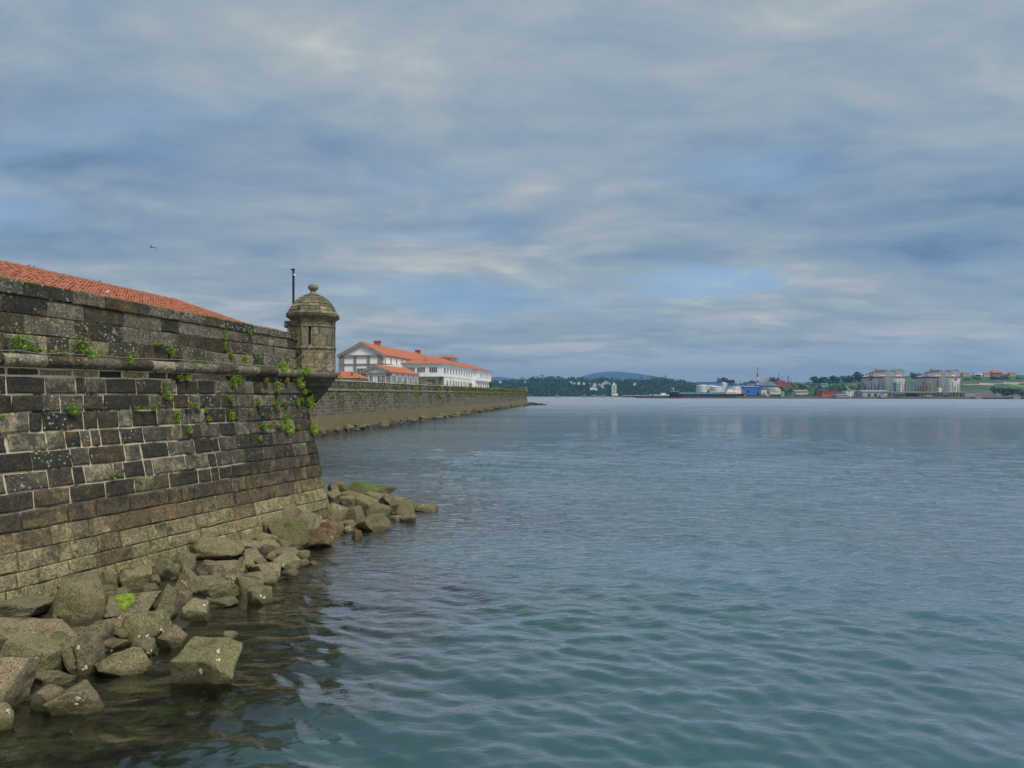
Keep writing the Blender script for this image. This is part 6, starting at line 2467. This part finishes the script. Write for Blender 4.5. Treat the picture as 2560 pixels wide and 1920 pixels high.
# barge with a white cabin left of the tanker and the jetty line
t = thing('work_barge', at(1655, 994, 1060), 'low grey barge with a white cabin off the tanker bow', 'barge')
rect(1632, 989, 1677, 994.3, 1060, 14).build('hull', M['quaydark'], t)
rect(1634, 986.8, 1675, 989.05, 1061, 12).build('deck', M['tankwhite'], t)
rect(1654, 982.5, 1665, 986.9, 1063, 8).build('cabin', M['tankwhite'], t)
rect(1671.5, 985.3, 1674, 987, 1063, 3).build('post', M['tankwhite'], t)
t = thing('jetty', at(1600, 992, 1300), 'pale topped jetty reaching from the lattice tower to the barge', 'jetty')
rect(1561, 987.6, 1634, 989.4, 1300, 10).build('deck', M['concrete'], t)
for k in range(12):
    rect(1563 + 6 * k, 989.4, 1566 + 6 * k, 994, 1301, 6).build('pile', M['quaydark'], t)
rect(1624, 986.6, 1632, 987.7, 1302, 4).build('shed', M['tankwhite'], t)
for px, w, lab in ((1392, 11, 'leftmost low block standing in the water before the wood'), (1461, 10, 'low mooring block with a post left of the lattice tower'), (1484, 12, 'second low block left of the lattice tower'),
                   (1507, 16, 'widest low block just left of the lattice tower'), (1558, 10, 'low block just right of the lattice tower'), (1590, 15, 'low block under the pale jetty'), (1620, 20, 'long low block near the barge')):
    Y = 1350
    t = thing('mooring_block', at(px, 992.5, Y), lab, 'mooring block', 'mooring blocks in the harbour')
    rect(px - w / 2, 988.6, px + w / 2, 991.2, Y, 9).build('cap', M['trim'], t)
    for u in (-.35, 0, .35):
        rect(px + w * u - 1, 991.2, px + w * u + 1, 994.2, Y + 1, 3).build('pile', M['quaydark'], t)
    MB().bar(at(px + w * .2, 988.6, Y + 3), at(px + w * .2, 985.6, Y + 3), .25, 4).build('post', M['tankwhite'], t)

# white lattice light tower
Y = 1340
t = thing('lattice_tower', at(1536, 991, Y), 'white open framed tower with a mast standing at the shore', 'tower')
rect(1529, 988, 1546, 993.5, Y, 10).build('foundation', M['trim'], t)
rect(1530, 984, 1545, 988.1, Y + 1, 8).build('base_house', M['tankwhite'], t)
mb = MB()
for px in (1531.2, 1540.2):
    for dy in (1.5, 7.5):
        mb.bar(at(px, 988, Y) + Vector((0, dy, 0)), at(px, 962, Y) + Vector((0, dy, 0)), .62, 4)
mb.build('columns', M['tankwhite'], t)
for py in (962.5, 968, 973.5, 979):
    rect(1530.2, py - .9, 1541.2, py + .5, Y + 1, 7).build('platform', M['tankwhite'], t)
mb = MB()
for k in range(4):
    y0 = 963 + 5.4 * k
    mb.bar(at(1531.2, y0, Y + 1.2), at(1540.2, y0 + 5, Y + 1.2), .3, 4)
mb.build('bracing', M['tankwhite'], t)
mb = MB()
mb.bar(at(1535, 962, Y + 4), at(1534.2, 938, Y + 4), .45, 4, .12)
mb.bar(at(1530, 945.5, Y + 4), at(1541, 946.5, Y + 4), .16, 4)
mb.bar(at(1532, 952, Y + 4), at(1536.5, 952, Y + 4), .2, 4)
mb.build('mast', M['steel'], t)
rect(1533, 957, 1537.5, 962, Y + 3, 4).build('lantern', M['tankwhite'], t)


def cyl(name, px, py0, py1, wpx, Y, mat, parent, n=28, dome=0.0):
    c = at(px, py1, Y)
    r = wpx / 2 / F * Y
    h = (py1 - py0) / F * Y
    prof = [(r, 0), (r, h)]
    if dome:
        prof += [(r * .8, h + dome * .55), (r * .4, h + dome * .9), (r * .02, h + dome)]
    return MB().lathe(c, prof, n).build(name, mat, parent)


# white storage tanks behind the tanker
for px, y0, w, Y, lab in ((1757, 963.5, 31, 1075, 'leftmost white storage tank behind the tanker'), (1777, 964.5, 30, 1110, 'second white storage tank behind the tanker cranes'),
                          (1792, 967, 35, 1062, 'widest cream storage tank nearest the tanker superstructure'), (1810.5, 957.5, 15, 1180, 'small grey capped tank on higher ground behind the others')):
    t = thing('storage_tank', at(px, 986, Y), lab, 'tank', 'storage tanks')
    cyl('shell', px, y0 + 1.2, 988, w, Y, M['tankwhite'], t)
    c = at(px, y0 + 1.2, Y)
    r = w / 2 / F * Y
    MB().lathe(c, [(r * 1.02, 0.02), (r * 1.02, .5), (r * .5, 1.2), (.05, 1.5)], 28).build('roof', M['frame'], t)
    p = at(px + w * .28, 987, Y)
    MB().bar((p.x, Y - r * .9, p.z), (p.x, Y - r * .9, c.z + 1.5), .25, 4).build('stair', M['steel'], t)

# blue sheds and plant behind
for px0, py0, px1, py1, Y, d, mt, roofed, lab in (
        (1750, 956, 1806, 966, 1190, 25, 'blue2', 1, 'long faded blue shed on the rise behind the white tanks'),
        (1806, 960, 1848, 972, 1200, 20, 'blue2', 1, 'grey blue shed behind the tanker superstructure'),
        (1832, 959, 1868, 982, 1150, 22, 'blue2', 1, 'tall faded blue hall left of the bright blue one'),
        (1858, 967, 1894, 980, 1080, 24, 'blue', 1, 'bright blue box shaped hall beside the striped chimney'),
        (1868, 956, 1890, 968, 1190, 20, 'greyroof', 1, 'grey flat building above the bright blue hall'),
        (1893, 962, 1903, 972, 1120, 12, 'blue', 0, 'small blue block right behind the striped chimney'),
        (1898, 955, 1912, 968, 1160, 14, 'cream', 1, 'cream process building right of the striped chimney'),
        (1904, 972, 1922, 984, 1070, 12, 'tankwhite', 1, 'low white industrial sheds by the cream house'),
        (1953, 979, 1961, 985, 1050, 8, 'bluegrey', 0, 'small blue cabin right of the cream house')):
    t = thing('industrial_shed', base(px0, px1, py1, Y), lab, 'shed', 'sheds across the water')
    rect(px0, py0, px1, py1 + 8, Y, d).build('wall', M[mt], t)
    if roofed:
        rect(px0 - .5, py0 - 1.0, px1 + .5, py0 - .02, Y - 1, d + 2).build('roof', M['frame'] if mt == 'blue' else M['greyroof'], t)
    rect(px0 + (px1 - px0) * .3, py1 - 4, px0 + (px1 - px0) * .42, py1 + 2, Y - .15, .2).build('door', M['void'], t)

# striped chimney
t = thing('striped_chimney', at(1894, 980, 1130), 'tall red and white striped chimney with a grey steel top', 'chimney')
for y0, y1, w, mt in ((957, 984, 4.2, 'tankwhite'), (950, 957, 4.2, 'redpaint'), (943, 950, 3.6, 'tankwhite'), (937, 943, 3.6, 'redpaint')):
    cyl('shaft_band', 1894, y0 + .01, y1, w, 1130, M[mt], t, 14)
cyl('gallery', 1894, 936, 937.2, 6, 1130, M['redpaint'], t, 14)
cyl('steel_top', 1894, 917, 936, 1.9, 1130, M['steel'], t, 10)
for px, y0, y1, w, Y, mt, lab in ((1919.5, 933, 956, 2.2, 1180, 'tankwhite', 'pale slim stack right of the striped chimney'), (1947.5, 934, 954, 1.2, 1160, 'iron', 'tall dark thin stack over the rust red building'),
                                  (1955.5, 940, 954, 1.4, 1160, 'steel', 'shorter grey stack over the rust red building'), (1968, 940, 958, 1.3, 1170, 'steel', 'left one of the twin grey stacks right of the rust building'),
                                  (1971.5, 938, 960, 1.7, 1170, 'steel', 'right one of the twin grey stacks right of the rust building'), (1849.5, 950, 962, .9, 1190, 'steel', 'thin pole stack above the blue sheds'),
                                  (1978, 946, 960, .7, 1170, 'steel', 'thinnest pole right of the twin stacks')):
    t = thing('stack', at(px, y1, Y), lab, 'chimney', 'stacks of the plant')
    cyl('shaft', px, y0, y1 + 6, w, Y, M[mt], t, 8)
    cyl('collar', px, y0 + 3, y0 + 3.7, w * 1.5, Y, M[mt], t, 8)
for px, y0, y1, w, lab in ((1909, 947, 960, 4, 'left cream silo behind the pale stack'), (1913.5, 945, 960, 4, 'right cream silo behind the pale stack')):
    t = thing('silo', at(px, y1, 1175), lab, 'silo', 'cream silos')
    cyl('shell', px, y0, y1 + 4, w, 1175, M['cream'], t, 12)
    cyl('cap', px, y0 - .8, y0 + .02, w * .7, 1175, M['steel'], t, 12)
t = thing('rust_red_building', base(1942, 1963, 965, 1150), 'rust red boiler house under the thin stacks', 'building')
rect(1944, 951, 1963, 968, 1150, 16).build('wall', M['rust'], t)
a = at(1936, 966, 1150)
MB().prism([(a.x, a.z), (at(1944, 0, 1150).x, a.z), (at(1944, 0, 1150).x, at(0, 952, 1150).z)], 'y', 1151, 1164).build('conveyor_wing', M['rust'], t)
rect(1963, 956, 1976, 966, 1152, 12).build('side_wing', M['rust'], t)
t = thing('grey_gabled_shed', base(1905, 1945, 966, 1120), 'wide grey gabled roof shed in front of the rust red building', 'shed')
a, b = at(1903, 967, 1120), at(1946, 967, 1120)
rect(1906, 962, 1943, 972, 1121, 26).build('wall', M['greyroof'], t)
MB().prism([(a.x, a.z + 1.5), (b.x, a.z + 1.5), ((a.x + b.x) / 2 + 3, at(0, 953.5, 1120).z), ((a.x + b.x) / 2 - 5, at(0, 953.5, 1120).z)], 'y', 1120, 1149).build('roof', M['greyroof'], t)
t = thing('cream_house', base(1925, 1952, 984, 1050), 'cream gabled house with a blue roof on the port slope', 'house')
rect(1925, 974, 1952, 986, 1050, 14).build('wall', M['cream'], t)
a, b, c = at(1924, 974, 1050), at(1938, 974, 1050), at(1952.5, 974, 1050)
MB().prism([(b.x, a.z), (c.x, a.z), ((b.x + c.x) / 2, at(0, 968, 1050).z)], 'y', 1050.1, 1064).build('gable', M['cream'], t)
MB().add([(a.x, 1049.5, a.z), (b.x, 1049.5, a.z), (b.x + 2, 1057, a.z + 3), (a.x, 1057, a.z + 3)], [(0, 1, 2, 3)]).build('roof', M['blue2'], t)
for k in range(4):
    rect(1928 + 5 * k, 977, 1930 + 5 * k, 980, 1049.8, .15).build('window', M['glass'], t)
t = thing('tan_roof_shed', base(1988, 2022, 983, 1040), 'low cream shed with a tan roof on the green slope', 'shed')
rect(1990, 978.5, 2021, 986, 1040, 14).build('wall', M['cream'], t)
a, b = at(1987, 978.5, 1040), at(2023, 978.5, 1040)
MB().add([(a.x, 1039, a.z), (b.x, 1039, a.z), (b.x, 1050, a.z + 2.2), (a.x, 1050, a.z + 2.2), (b.x, 1058, a.z), (a.x, 1058, a.z)], [(0, 1, 2, 3), (3, 2, 4, 5)]).build('roof', plain('tan_roof', (.30, .22, .14), .8), t)
for k in range(5):
    rect(1993 + 6 * k, 980, 1994.6 + 6 * k, 981.6, 1039.85, .15).build('window', M['glass'], t)
t = thing('orange_warehouse', base(2060, 2100, 990, 960), 'flat orange brick warehouse by the quay left of the gas tanks', 'building')
rect(2057, 979, 2098, 992, 960, 20).build('wall', M['orange'], t)
rect(2056.5, 978.3, 2098.5, 979.05, 959.5, 21).build('parapet', M['rust'], t)
for k in range(7):
    rect(2061 + 5.2 * k, 981.5, 2063.4 + 5.2 * k, 985, 959.8, .25).build('window', M['void'], t)
t = thing('white_port_office', base(2116, 2143, 988, 950), 'white two storey port office with a low wing', 'building')
rect(2116, 976.5, 2143, 990, 950, 14).build('wall', M['tankwhite'], t)
rect(2143, 981, 2155, 990, 952, 12).build('low_wing', M['tankwhite'], t)
for k in range(6):
    for y in (978.5, 983.5):
        rect(2118.5 + 4.1 * k, y, 2120.6 + 4.1 * k, y + 1.8, 949.8, .25).build('window', M['glass'], t)
t = thing('long_white_shed', base(2090, 2118, 990, 930), 'low white flat shed between orange warehouse and port office', 'shed')
rect(2090, 986.5, 2120, 993, 930, 12).build('wall', M['concrete'], t)
rect(2089.5, 985.8, 2120.5, 986.55, 929, 14).build('roof', M['frame'], t)
t = thing('grey_quay_shed', base(2157, 2224, 988, 930), 'long pale grey shed in front of the left gas tank', 'shed')
rect(2157, 978.5, 2222, 993, 930, 22).build('wall', M['concrete'], t)
a, b = at(2156, 978.6, 929), at(2223, 978.6, 929)
MB().prism([(929, a.z), (953, a.z), (941, a.z + 1.6)], 'x', a.x, b.x).build('roof', M['bluegrey'], t)
for k in range(3):
    rect(2170 + 16 * k, 984, 2176 + 16 * k, 992, 929.8, .25).build('door', M['void'], t)
t = thing('port_crane', base(2120, 2125, 990, 915), 'slender grey port crane leaning by the white office', 'crane')
MB().bar(at(2125.5, 993, 915), at(2125.5, 975, 915), .9, 6, .6).build('tower', M['tankwhite'], t)
MB().bar(at(2125, 977, 915), at(2114, 963, 915), .5, 5, .25).build('jib', M['tankwhite'], t)
rect(2122.5, 975, 2127.5, 978.5, 913, 4).build('cab', M['steel'], t)

# small white sheds on the slope left
for px0, px1, py0, py1, Y, lab in ((2004, 2034, 958.5, 963, 1300, 'long pale roof among trees left of the gas tanks'), (2052, 2070, 960, 965, 1180, 'white roofed shed below the dark tree row')):
    t = thing('hill_shed', base(px0, px1, py1, Y), lab, 'shed', 'sheds on the slope')
    rect(px0, py0, px1, py1 + 3, Y, 14).build('wall', M['bluegrey'], t)
    rect(px0 - 1, py0 - 1, px1 + 1, py0 - .02, Y - 1, 16).build('roof', M['frame'], t)


# ------------------------------------------------------------------ gas tanks
def gas_tank(px, lab, logo_px):
    Y = 1000
    W_ = 104
    r = W_ / 2 / F * Y * .97
    th = math.atan2(px - 1280, F)      # the side that looks at the bay
    z0, z1 = 1.5, at(0, 945, Y).z
    c = at(px, 986, Y + r)
    c = Vector(((px - 1280) / F * (Y + r * .8), Y + r, 0))
    t = thing('gas_tank', (c.x, c.y, z0), lab, 'gas tank')
    MB().lathe((c.x, c.y, 0), [(r, z0), (r, z1)], 64).build('shell', M['lng'], t)
    MB().lathe((c.x, c.y, 0), [(r + .25, z1), (r + .3, z1 + 2.3), (r * .99, z1 + 2.4)], 64, cap=False).build('rim_band', M['lngband'], t)
    MB().lathe((c.x, c.y, 0), [(r, z1 + 2.39), (r * .8, z1 + 3.8), (r * .5, z1 + 5.2), (r * .2, z1 + 5.9), (.1, z1 + 6.0)], 48).build('dome_roof', M['lng'], t)
    # buttress strips and coloured pipes on the front
    rr = random.Random(int(px))
    for k in range(17):
        a = R(-80 + k * 10) - th
        mt = rr.choice(['lngband', 'bluegrey', 'lngband', 'steel', 'hull'])
        h = rr.uniform(.55, .92)
        x, y = c.x + (r + .25) * math.sin(a), c.y - (r + .25) * math.cos(a)
        MB().bar((x, y, z0), (x, y, z0 + (z1 - z0) * h), .45, 5).build('riser_pipe', M[mt], t)
    for a, mt in ((-18, 'orange'), (14, 'ygreen'), (48, 'ygreen'), (-50, 'rust')):
        a = R(a + rr.uniform(-6, 6)) - th
        x, y = c.x + (r + .4) * math.sin(a), c.y - (r + .4) * math.cos(a)
        MB().bar((x, y, z0), (x, y, z0 + (z1 - z0) * .6), .45, 5).build('riser_pipe', M[mt], t)
    # painted mark, orange and blue halves, following the curve
    for mt, s in (('logo_o', -1), ('logo_b', 1)):
        a0 = math.asin(max(-.98, min(.98, (logo_px - px) / (W_ / 2))))
        vs = []
        n = 6
        for i in range(n + 1):
            u = i / n
            a = a0 - th + s * (.012 + .13 * u)
            hh = (1 - u) ** .8
            zc = z1 + .2
            for q in (-1, 1):
                vs.append((c.x + (r + .42) * math.sin(a), c.y - (r + .42) * math.cos(a), zc + q * 4.4 * hh))
        make('painted_mark', vs, [(2 * i, 2 * i + 1, 2 * i + 3, 2 * i + 2) for i in range(n)], M[mt], t)
    # lattice stair tower on the face
    def lattice(name, px0, px1, py0, py1, Yf, d, cell, mat, rad=.32):
        mb = MB()
        a, b = at(px0, py1, Yf), at(px1, py0, Yf)
        for x in (a.x, b.x):
            for y in (Yf, Yf + d):
                mb.bar((x, y, a.z), (x, y, b.z), rad * 1.3, 4)
        z = a.z
        k = 0
        while z < b.z - .1:
            for y in (Yf, Yf + d):
                mb.bar((a.x, y, z), (b.x, y, z), rad, 4)
                p, q = ((a.x, y, z), (b.x, y, min(z + cell, b.z)))
                if k % 2:
                    p, q = (b.x, y, z), (a.x, y, min(z + cell, b.z))
                mb.bar(p, q, rad * .8, 4)
            k += 1
            z += cell
        return mb.build(name, mat, t)
    lattice('stair_tower', px + 4, px + 14, 928, 986, Y - 7, 6, 2.8, M['roofsteel'])
    lattice('pipe_tower', px + 18, px + 28, 934, 980, Y - 6, 5, 4.5, M['bluegrey'])
    # steelwork on the roof
    for j, (x0, x1, y0, y1, dy) in enumerate(((-30, 10, 930.5, 941, 9), (-22, 16, 926.5, 938, 20), (26, 44, 925.5, 941, 12), (-36, -8, 933, 940, 16), (14, 26, 928, 946, 4), (8, 46, 930, 941, 18))):
        lattice('roof_steelwork', px + x0, px + x1, y0 - 1.5, y1, Y + dy, 8, 2.0, M['roofsteel'], .42)
        rect(px + x0 - 1, y0 - 1.9, px + x1 + 1, y0 - 1.45, Y + dy - 1, 4).build('roof_platform', M['trim'], t)
    mb = MB()
    for k in range(14):
        x = px - 26 + k * 5.2
        mb.bar(at(x, 931, Y + 16), at(x, 927.5 - 2 * (k % 3 == 0), Y + 16), .2, 4)
    mb.build('roof_railing_posts', M['steel'], t)
    cr = MB()
    cr.bar(at(px - 20, 932, Y + 18), at(px - 20, 921, Y + 18), .45, 5)
    cr.bar(at(px - 23, 922, Y + 18), at(px - 12, 920.5 + (px > 2300) * 1, Y + 18), .3, 4)
    cr.build('roof_crane_mast', M['trim'], t)
    rect(px - 22, 920.5, px - 17.8, 924, Y + 17, 3).build('roof_crane_cab', M['ygreen'], t)
    MB().bar(at(px + 46, 936, Y + 20), at(px + 45, 924, Y + 20), .3, 4).build('vent_pole', M['steel'], t)
    MB().bar(at(px + 48, 934, Y + 20), at(px + 49, 928, Y + 20), .3, 4).build('vent_pole', M['steel'], t)


gas_tank(2212, 'left one of the two huge concrete gas tanks with roof steelwork', 2183)
gas_tank(2350, 'right one of the two huge concrete gas tanks beside the green hill', 2390)

# process plant in front of and between the tanks
pr = random.Random(9)
for k, (px, y0, w, lab) in enumerate(((2266, 949, 2.6, 'leftmost pipe column between the gas tanks'), (2272, 951, 2.2, 'second pipe column between the gas tanks'), (2283, 949, 3.0, 'third pipe column between the gas tanks'),
                                      (2290, 952, 2.6, 'rightmost pipe column between the gas tanks'))):
    t = thing('pipe_column', at(px, 990, 955), lab, 'process column', 'pipe columns between the tanks')
    cyl('shaft', px, y0, 992, w, 955, M['bluegrey'], t, 8)
    for y in (955, 964, 973, 981):
        cyl('platform', px, y, y + .9, w * 2.0, 955, M['steel'], t, 8)
t = thing('orange_column', at(2309.5, 988, 940), 'thin orange process column before the right gas tank', 'process column')
cyl('shaft', 2309.5, 960, 990, 2.4, 940, M['orange'], t, 8)
for y in (966, 973, 980):
    cyl('platform', 2309.5, y, y + .8, 4.6, 940, M['orange'], t, 8)
t = thing('process_frame', at(2327, 988, 935), 'yellowish open process frame with decks before the right gas tank', 'process frame')
for y in (957, 963, 969, 975, 981):
    rect(2319, y, 2336, y + 1, 935, 10).build('deck', M['ygreen'], t)
mb = MB()
for px in (2320, 2327.5, 2335):
    for dy in (1, 9):
        mb.bar(at(px, 990, 935) + Vector((0, dy, 0)), at(px, 955 + abs(px - 2327) * .3, 935) + Vector((0, dy, 0)), .4, 4)
mb.build('posts', M['ygreen'], t)
cyl('vessel', 2326, 958, 972, 4, 940, M['steel'], t, 10)
t = thing('white_column_tank', at(2348, 988, 930), 'upright white tank before the right gas tank', 'tank')
cyl('shell', 2348, 971, 991, 10, 930, M['tankwhite'], t, 16, .8)
cyl('stair', 2343.5, 970, 991, 1.2, 928, M['steel'], t, 6)
t = thing('grey_block_tower', at(2244, 980, 945), 'pale blue grey cold box tower before the left gas tank', 'tower')
rect(2241, 955, 2249, 985, 945, 8).build('wall', M['bluegrey'], t)
for y in (961, 968, 975):
    rect(2240.4, y, 2249.6, y + .7, 944.4, 9).build('band', M['steel'], t)
t = thing('pipe_rack', at(2330, 985, 925), 'long yellowish pipe rack running along the gas terminal', 'pipe rack')
mb = MB()
for j, py in enumerate((980.5, 982, 984)):
    mb.bar(at(2226, py, 925 + j), at(2412, py, 925 + j), .55, 6)
mb.build('pipe', M['ygreen'], t)
for k in range(24):
    rect(2228 + 8 * k, 979.5, 2229.2 + 8 * k, 992, 924.5, 5).build('post', M['steel'], t)
for px0, px1, y0, mt, lab in ((2264, 2294, 983, 'iron', 'dark loading platform on legs between the gas tanks'), (2238, 2262, 984, 'trim', 'brown equipment cluster left of the loading platform'),
                              (2358, 2378, 986, 'trim', 'low equipment block right of the white column tank')):
    t = thing('loading_platform', base(px0, px1, 990, 905), lab, 'platform', 'platforms on the gas quay')
    rect(px0, y0, px1, y0 + 1.4, 905, 9).build('deck', M[mt], t)
    for k in range(7):
        x = px0 + (px1 - px0) * k / 6.001
        rect(x, y0 + 1.4, x + 1.1, 994, 906, 6).build('leg', M[mt], t)
    for k in range(5):
        x = px0 + (px1 - px0) * (k + .4) / 5
        MB().bar(at(x, y0, 909), at(x + pr.uniform(-1, 1), y0 - pr.uniform(2, 7), 909), .5, 5).build('loading_arm', M['steel'], t)
for px0, px1, y0, Y, lab in ((2202, 2216, 987, 908, 'small white cabin below the long pale grey shed'), (2316, 2330, 989, 900, 'white service boat like cabin at the quay before the process frame'), (2412, 2436, 985, 915, 'low white roofed hut at the right foot of the gas tanks')):
    t = thing('service_cabin', base(px0, px1, 992, Y), lab, 'cabin', 'service cabins')
    rect(px0, y0 + 1, px1, 994, Y, 6).build('wall', M['concrete'], t)
    rect(px0 - .6, y0, px1 + .6, y0 + 1.01, Y - .6, 7.2).build('roof', M['frame'], t)

# bare bank and green field right, with houses on the ridge
M['bank'] = plain('brown_bank', (0.12, 0.095, 0.07), 0.95, 0.3, 0.05, stain=((0.06, 0.06, 0.035), .6))


def ground_patch(name, pxs, Y0, Y1, mat, lift):
    cols, rows = 24, 8
    V = []
    for r in range(rows + 1):
        for c in range(cols + 1):
            px = pxs[0] + (pxs[1] - pxs[0]) * c / cols
            wob = 12 * math.sin(c * .7 + r) * (r in (0, rows))
            Y = Y0 + (Y1 - Y0) * r / rows + wob
            X = (px - 1280) / F * (1055 + 212)
            V.append((X, Y, hz(px, Y) + lift + noise.noise(Vector((X * .012, Y * .012, 3))) * 3 * min(1, max(0, (Y - 1055) / 425)) ** .75))
    idx = np.arange((rows + 1) * (cols + 1)).reshape(rows + 1, cols + 1)
    Q = np.stack([idx[:-1, :-1], idx[:-1, 1:], idx[1:, 1:], idx[1:, :-1]], -1).reshape(-1, 4)
    tag(make_np(name, V, Q, mat, smooth=True), kind='structure')


ground_patch('bare_bank', (2030, 2470), 1060, 1120, M['bank'], .5)
ground_patch('bright_field', (2470, 2720), 1090, 1230, plain('green_field', (0.10, 0.20, 0.04), .95, .3, .03), .5)
ground_patch('dirt_road', (2400, 2560), 1240, 1262, plain('dirt_road', (0.33, 0.29, 0.22), .95, .2, .05), .6)
for px, py, w, wl, rf, lab in ((2417, 942, 17, 'cream', 'tile_far', 'orange roofed house nearest the right gas tank on the hill'), (2444, 941, 14, 'white', 'greyroof', 'white house with grey roof second on the hill ridge'),
                               (2446, 946, 20, 'white', 'frame', 'white low house in front of the grey roofed one'), (2468, 942, 16, 'cream', 'tile_far', 'third house on the ridge with orange roof'),
                               (2494, 943, 24, 'orange', 'tile_far', 'widest orange house on the hill ridge'), (2512, 942, 12, 'rust', 'tile_far', 'small red house right of the widest orange one'), (2532, 940, 14, 'yellow', 'tile_far', 'yellow house at the right end of the ridge')):
    house(px, py, 1440, w, M[wl], M[rf], lab, 'houses on the green hill')

# trees of the far right shore
TR = [(2040, 962, 944, 1240, 26, 'leftmost dark tree of the row left of the gas tanks'), (2056, 963, 946, 1235, 22, 'second dark tree of the row left of the gas tanks'), (2073, 963, 943, 1240, 24, 'third dark tree of the row left of the gas tanks'),
      (2090, 964, 940, 1240, 26, 'tall fourth tree of the row left of the gas tanks'), (2108, 964, 942, 1238, 24, 'fifth tree of the row left of the gas tanks'), (2126, 964, 940, 1240, 22, 'sixth tree of the row left of the gas tanks'),
      (2145, 966, 936, 1240, 34, 'biggest tree ending the row beside the left gas tank'), (2170, 950, 935, 1300, 12, 'treetop showing over the left gas tank edge'),
      (2284, 950, 932, 1290, 20, 'round tree behind the gap between the gas tanks'), (2305, 950, 936, 1290, 14, 'smaller tree right of the round one between the gas tanks'),
      (1798, 963, 950, 1260, 14, 'left bushy tree above the blue sheds'), (1812, 963, 945, 1260, 18, 'tallest pine above the blue sheds'), (1830, 963, 949, 1260, 18, 'right pine above the blue sheds'),
      (1880, 963, 951, 1260, 16, 'round tree above the grey flat building'), (1925, 963, 946, 1290, 22, 'left tree behind the pale stack'), (1937, 963, 948, 1290, 18, 'right tree behind the pale stack'),
      (2005, 975, 962, 1120, 14, 'dark bush on the slope above the tan roofed shed'), (2440, 956, 946, 1380, 22, 'tree clump under the ridge houses left part'), (2500, 958, 942, 1360, 36, 'big dark tree in front of the widest orange house'),
      (2545, 957, 944, 1360, 30, 'dark tree at the right edge below the ridge'), (2485, 988, 968, 1010, 20, 'left tree of the grove at the foot of the green hill'), (2505, 990, 972, 990, 30, 'wide tree of the grove at the foot of the green hill'),
      (2530, 990, 974, 985, 26, 'right tree of the grove at the foot of the green hill'), (2552, 990, 975, 985, 24, 'last tree of the grove at the photo edge'), (2575, 990, 974, 985, 24, 'tree just outside the right photo edge'),
      (2418, 958, 949, 1370, 24, 'low bushes beside the right gas tank under the orange roofed house'), (2470, 966, 956, 1290, 18, 'pair of bushes in the upper green field')]
for i, (px, pb, ptp, Y, w, lab) in enumerate(TR):
    tree(px, pb + 2, ptp - 1, Y, w * 1.15, lab, 700 + i, (1.1, 1.35, 1.15), 'trees on the far shore')
forest('hill_scrub', [(1770, 990), (2005, 962), (2060, 962), (2200, 966)], 1058, 1230, 420, 8, 3, 6, color=(1.5, 1.6, 1.0))['label'] = 'dark green scrub covering the slope left of the gas tanks'
o = forest('hill_hedges', [(2390, 975), (2440, 955), (2560, 950), (2750, 948)], 1230, 1440, 320, 18, 3, 6, color=(1.3, 1.6, 1.0))
o['label'] = 'scattered dark hedges across the green hill'

# ------------------------------------------------------------------ haze
mb = MB()
mb.box((-12000, -800, -7), (12000, 10800, 345))
hm = bpy.data.materials.new('haze_air')
hm.use_nodes = True
ht = NT(hm.node_tree)
ht.n.clear()
ho = ht.node('ShaderNodeOutputMaterial')
hv = ht.node('ShaderNodeVolumePrincipled')
hv.inputs['Color'].default_value = (0.27, 0.57, 1.0, 1)
hv.inputs['Density'].default_value = HAZE
hv.inputs['Anisotropy'].default_value = 0.2
ht.link(hv.outputs[0], ho.inputs['Volume'])
tag(mb.build('haze', hm), kind='stuff')
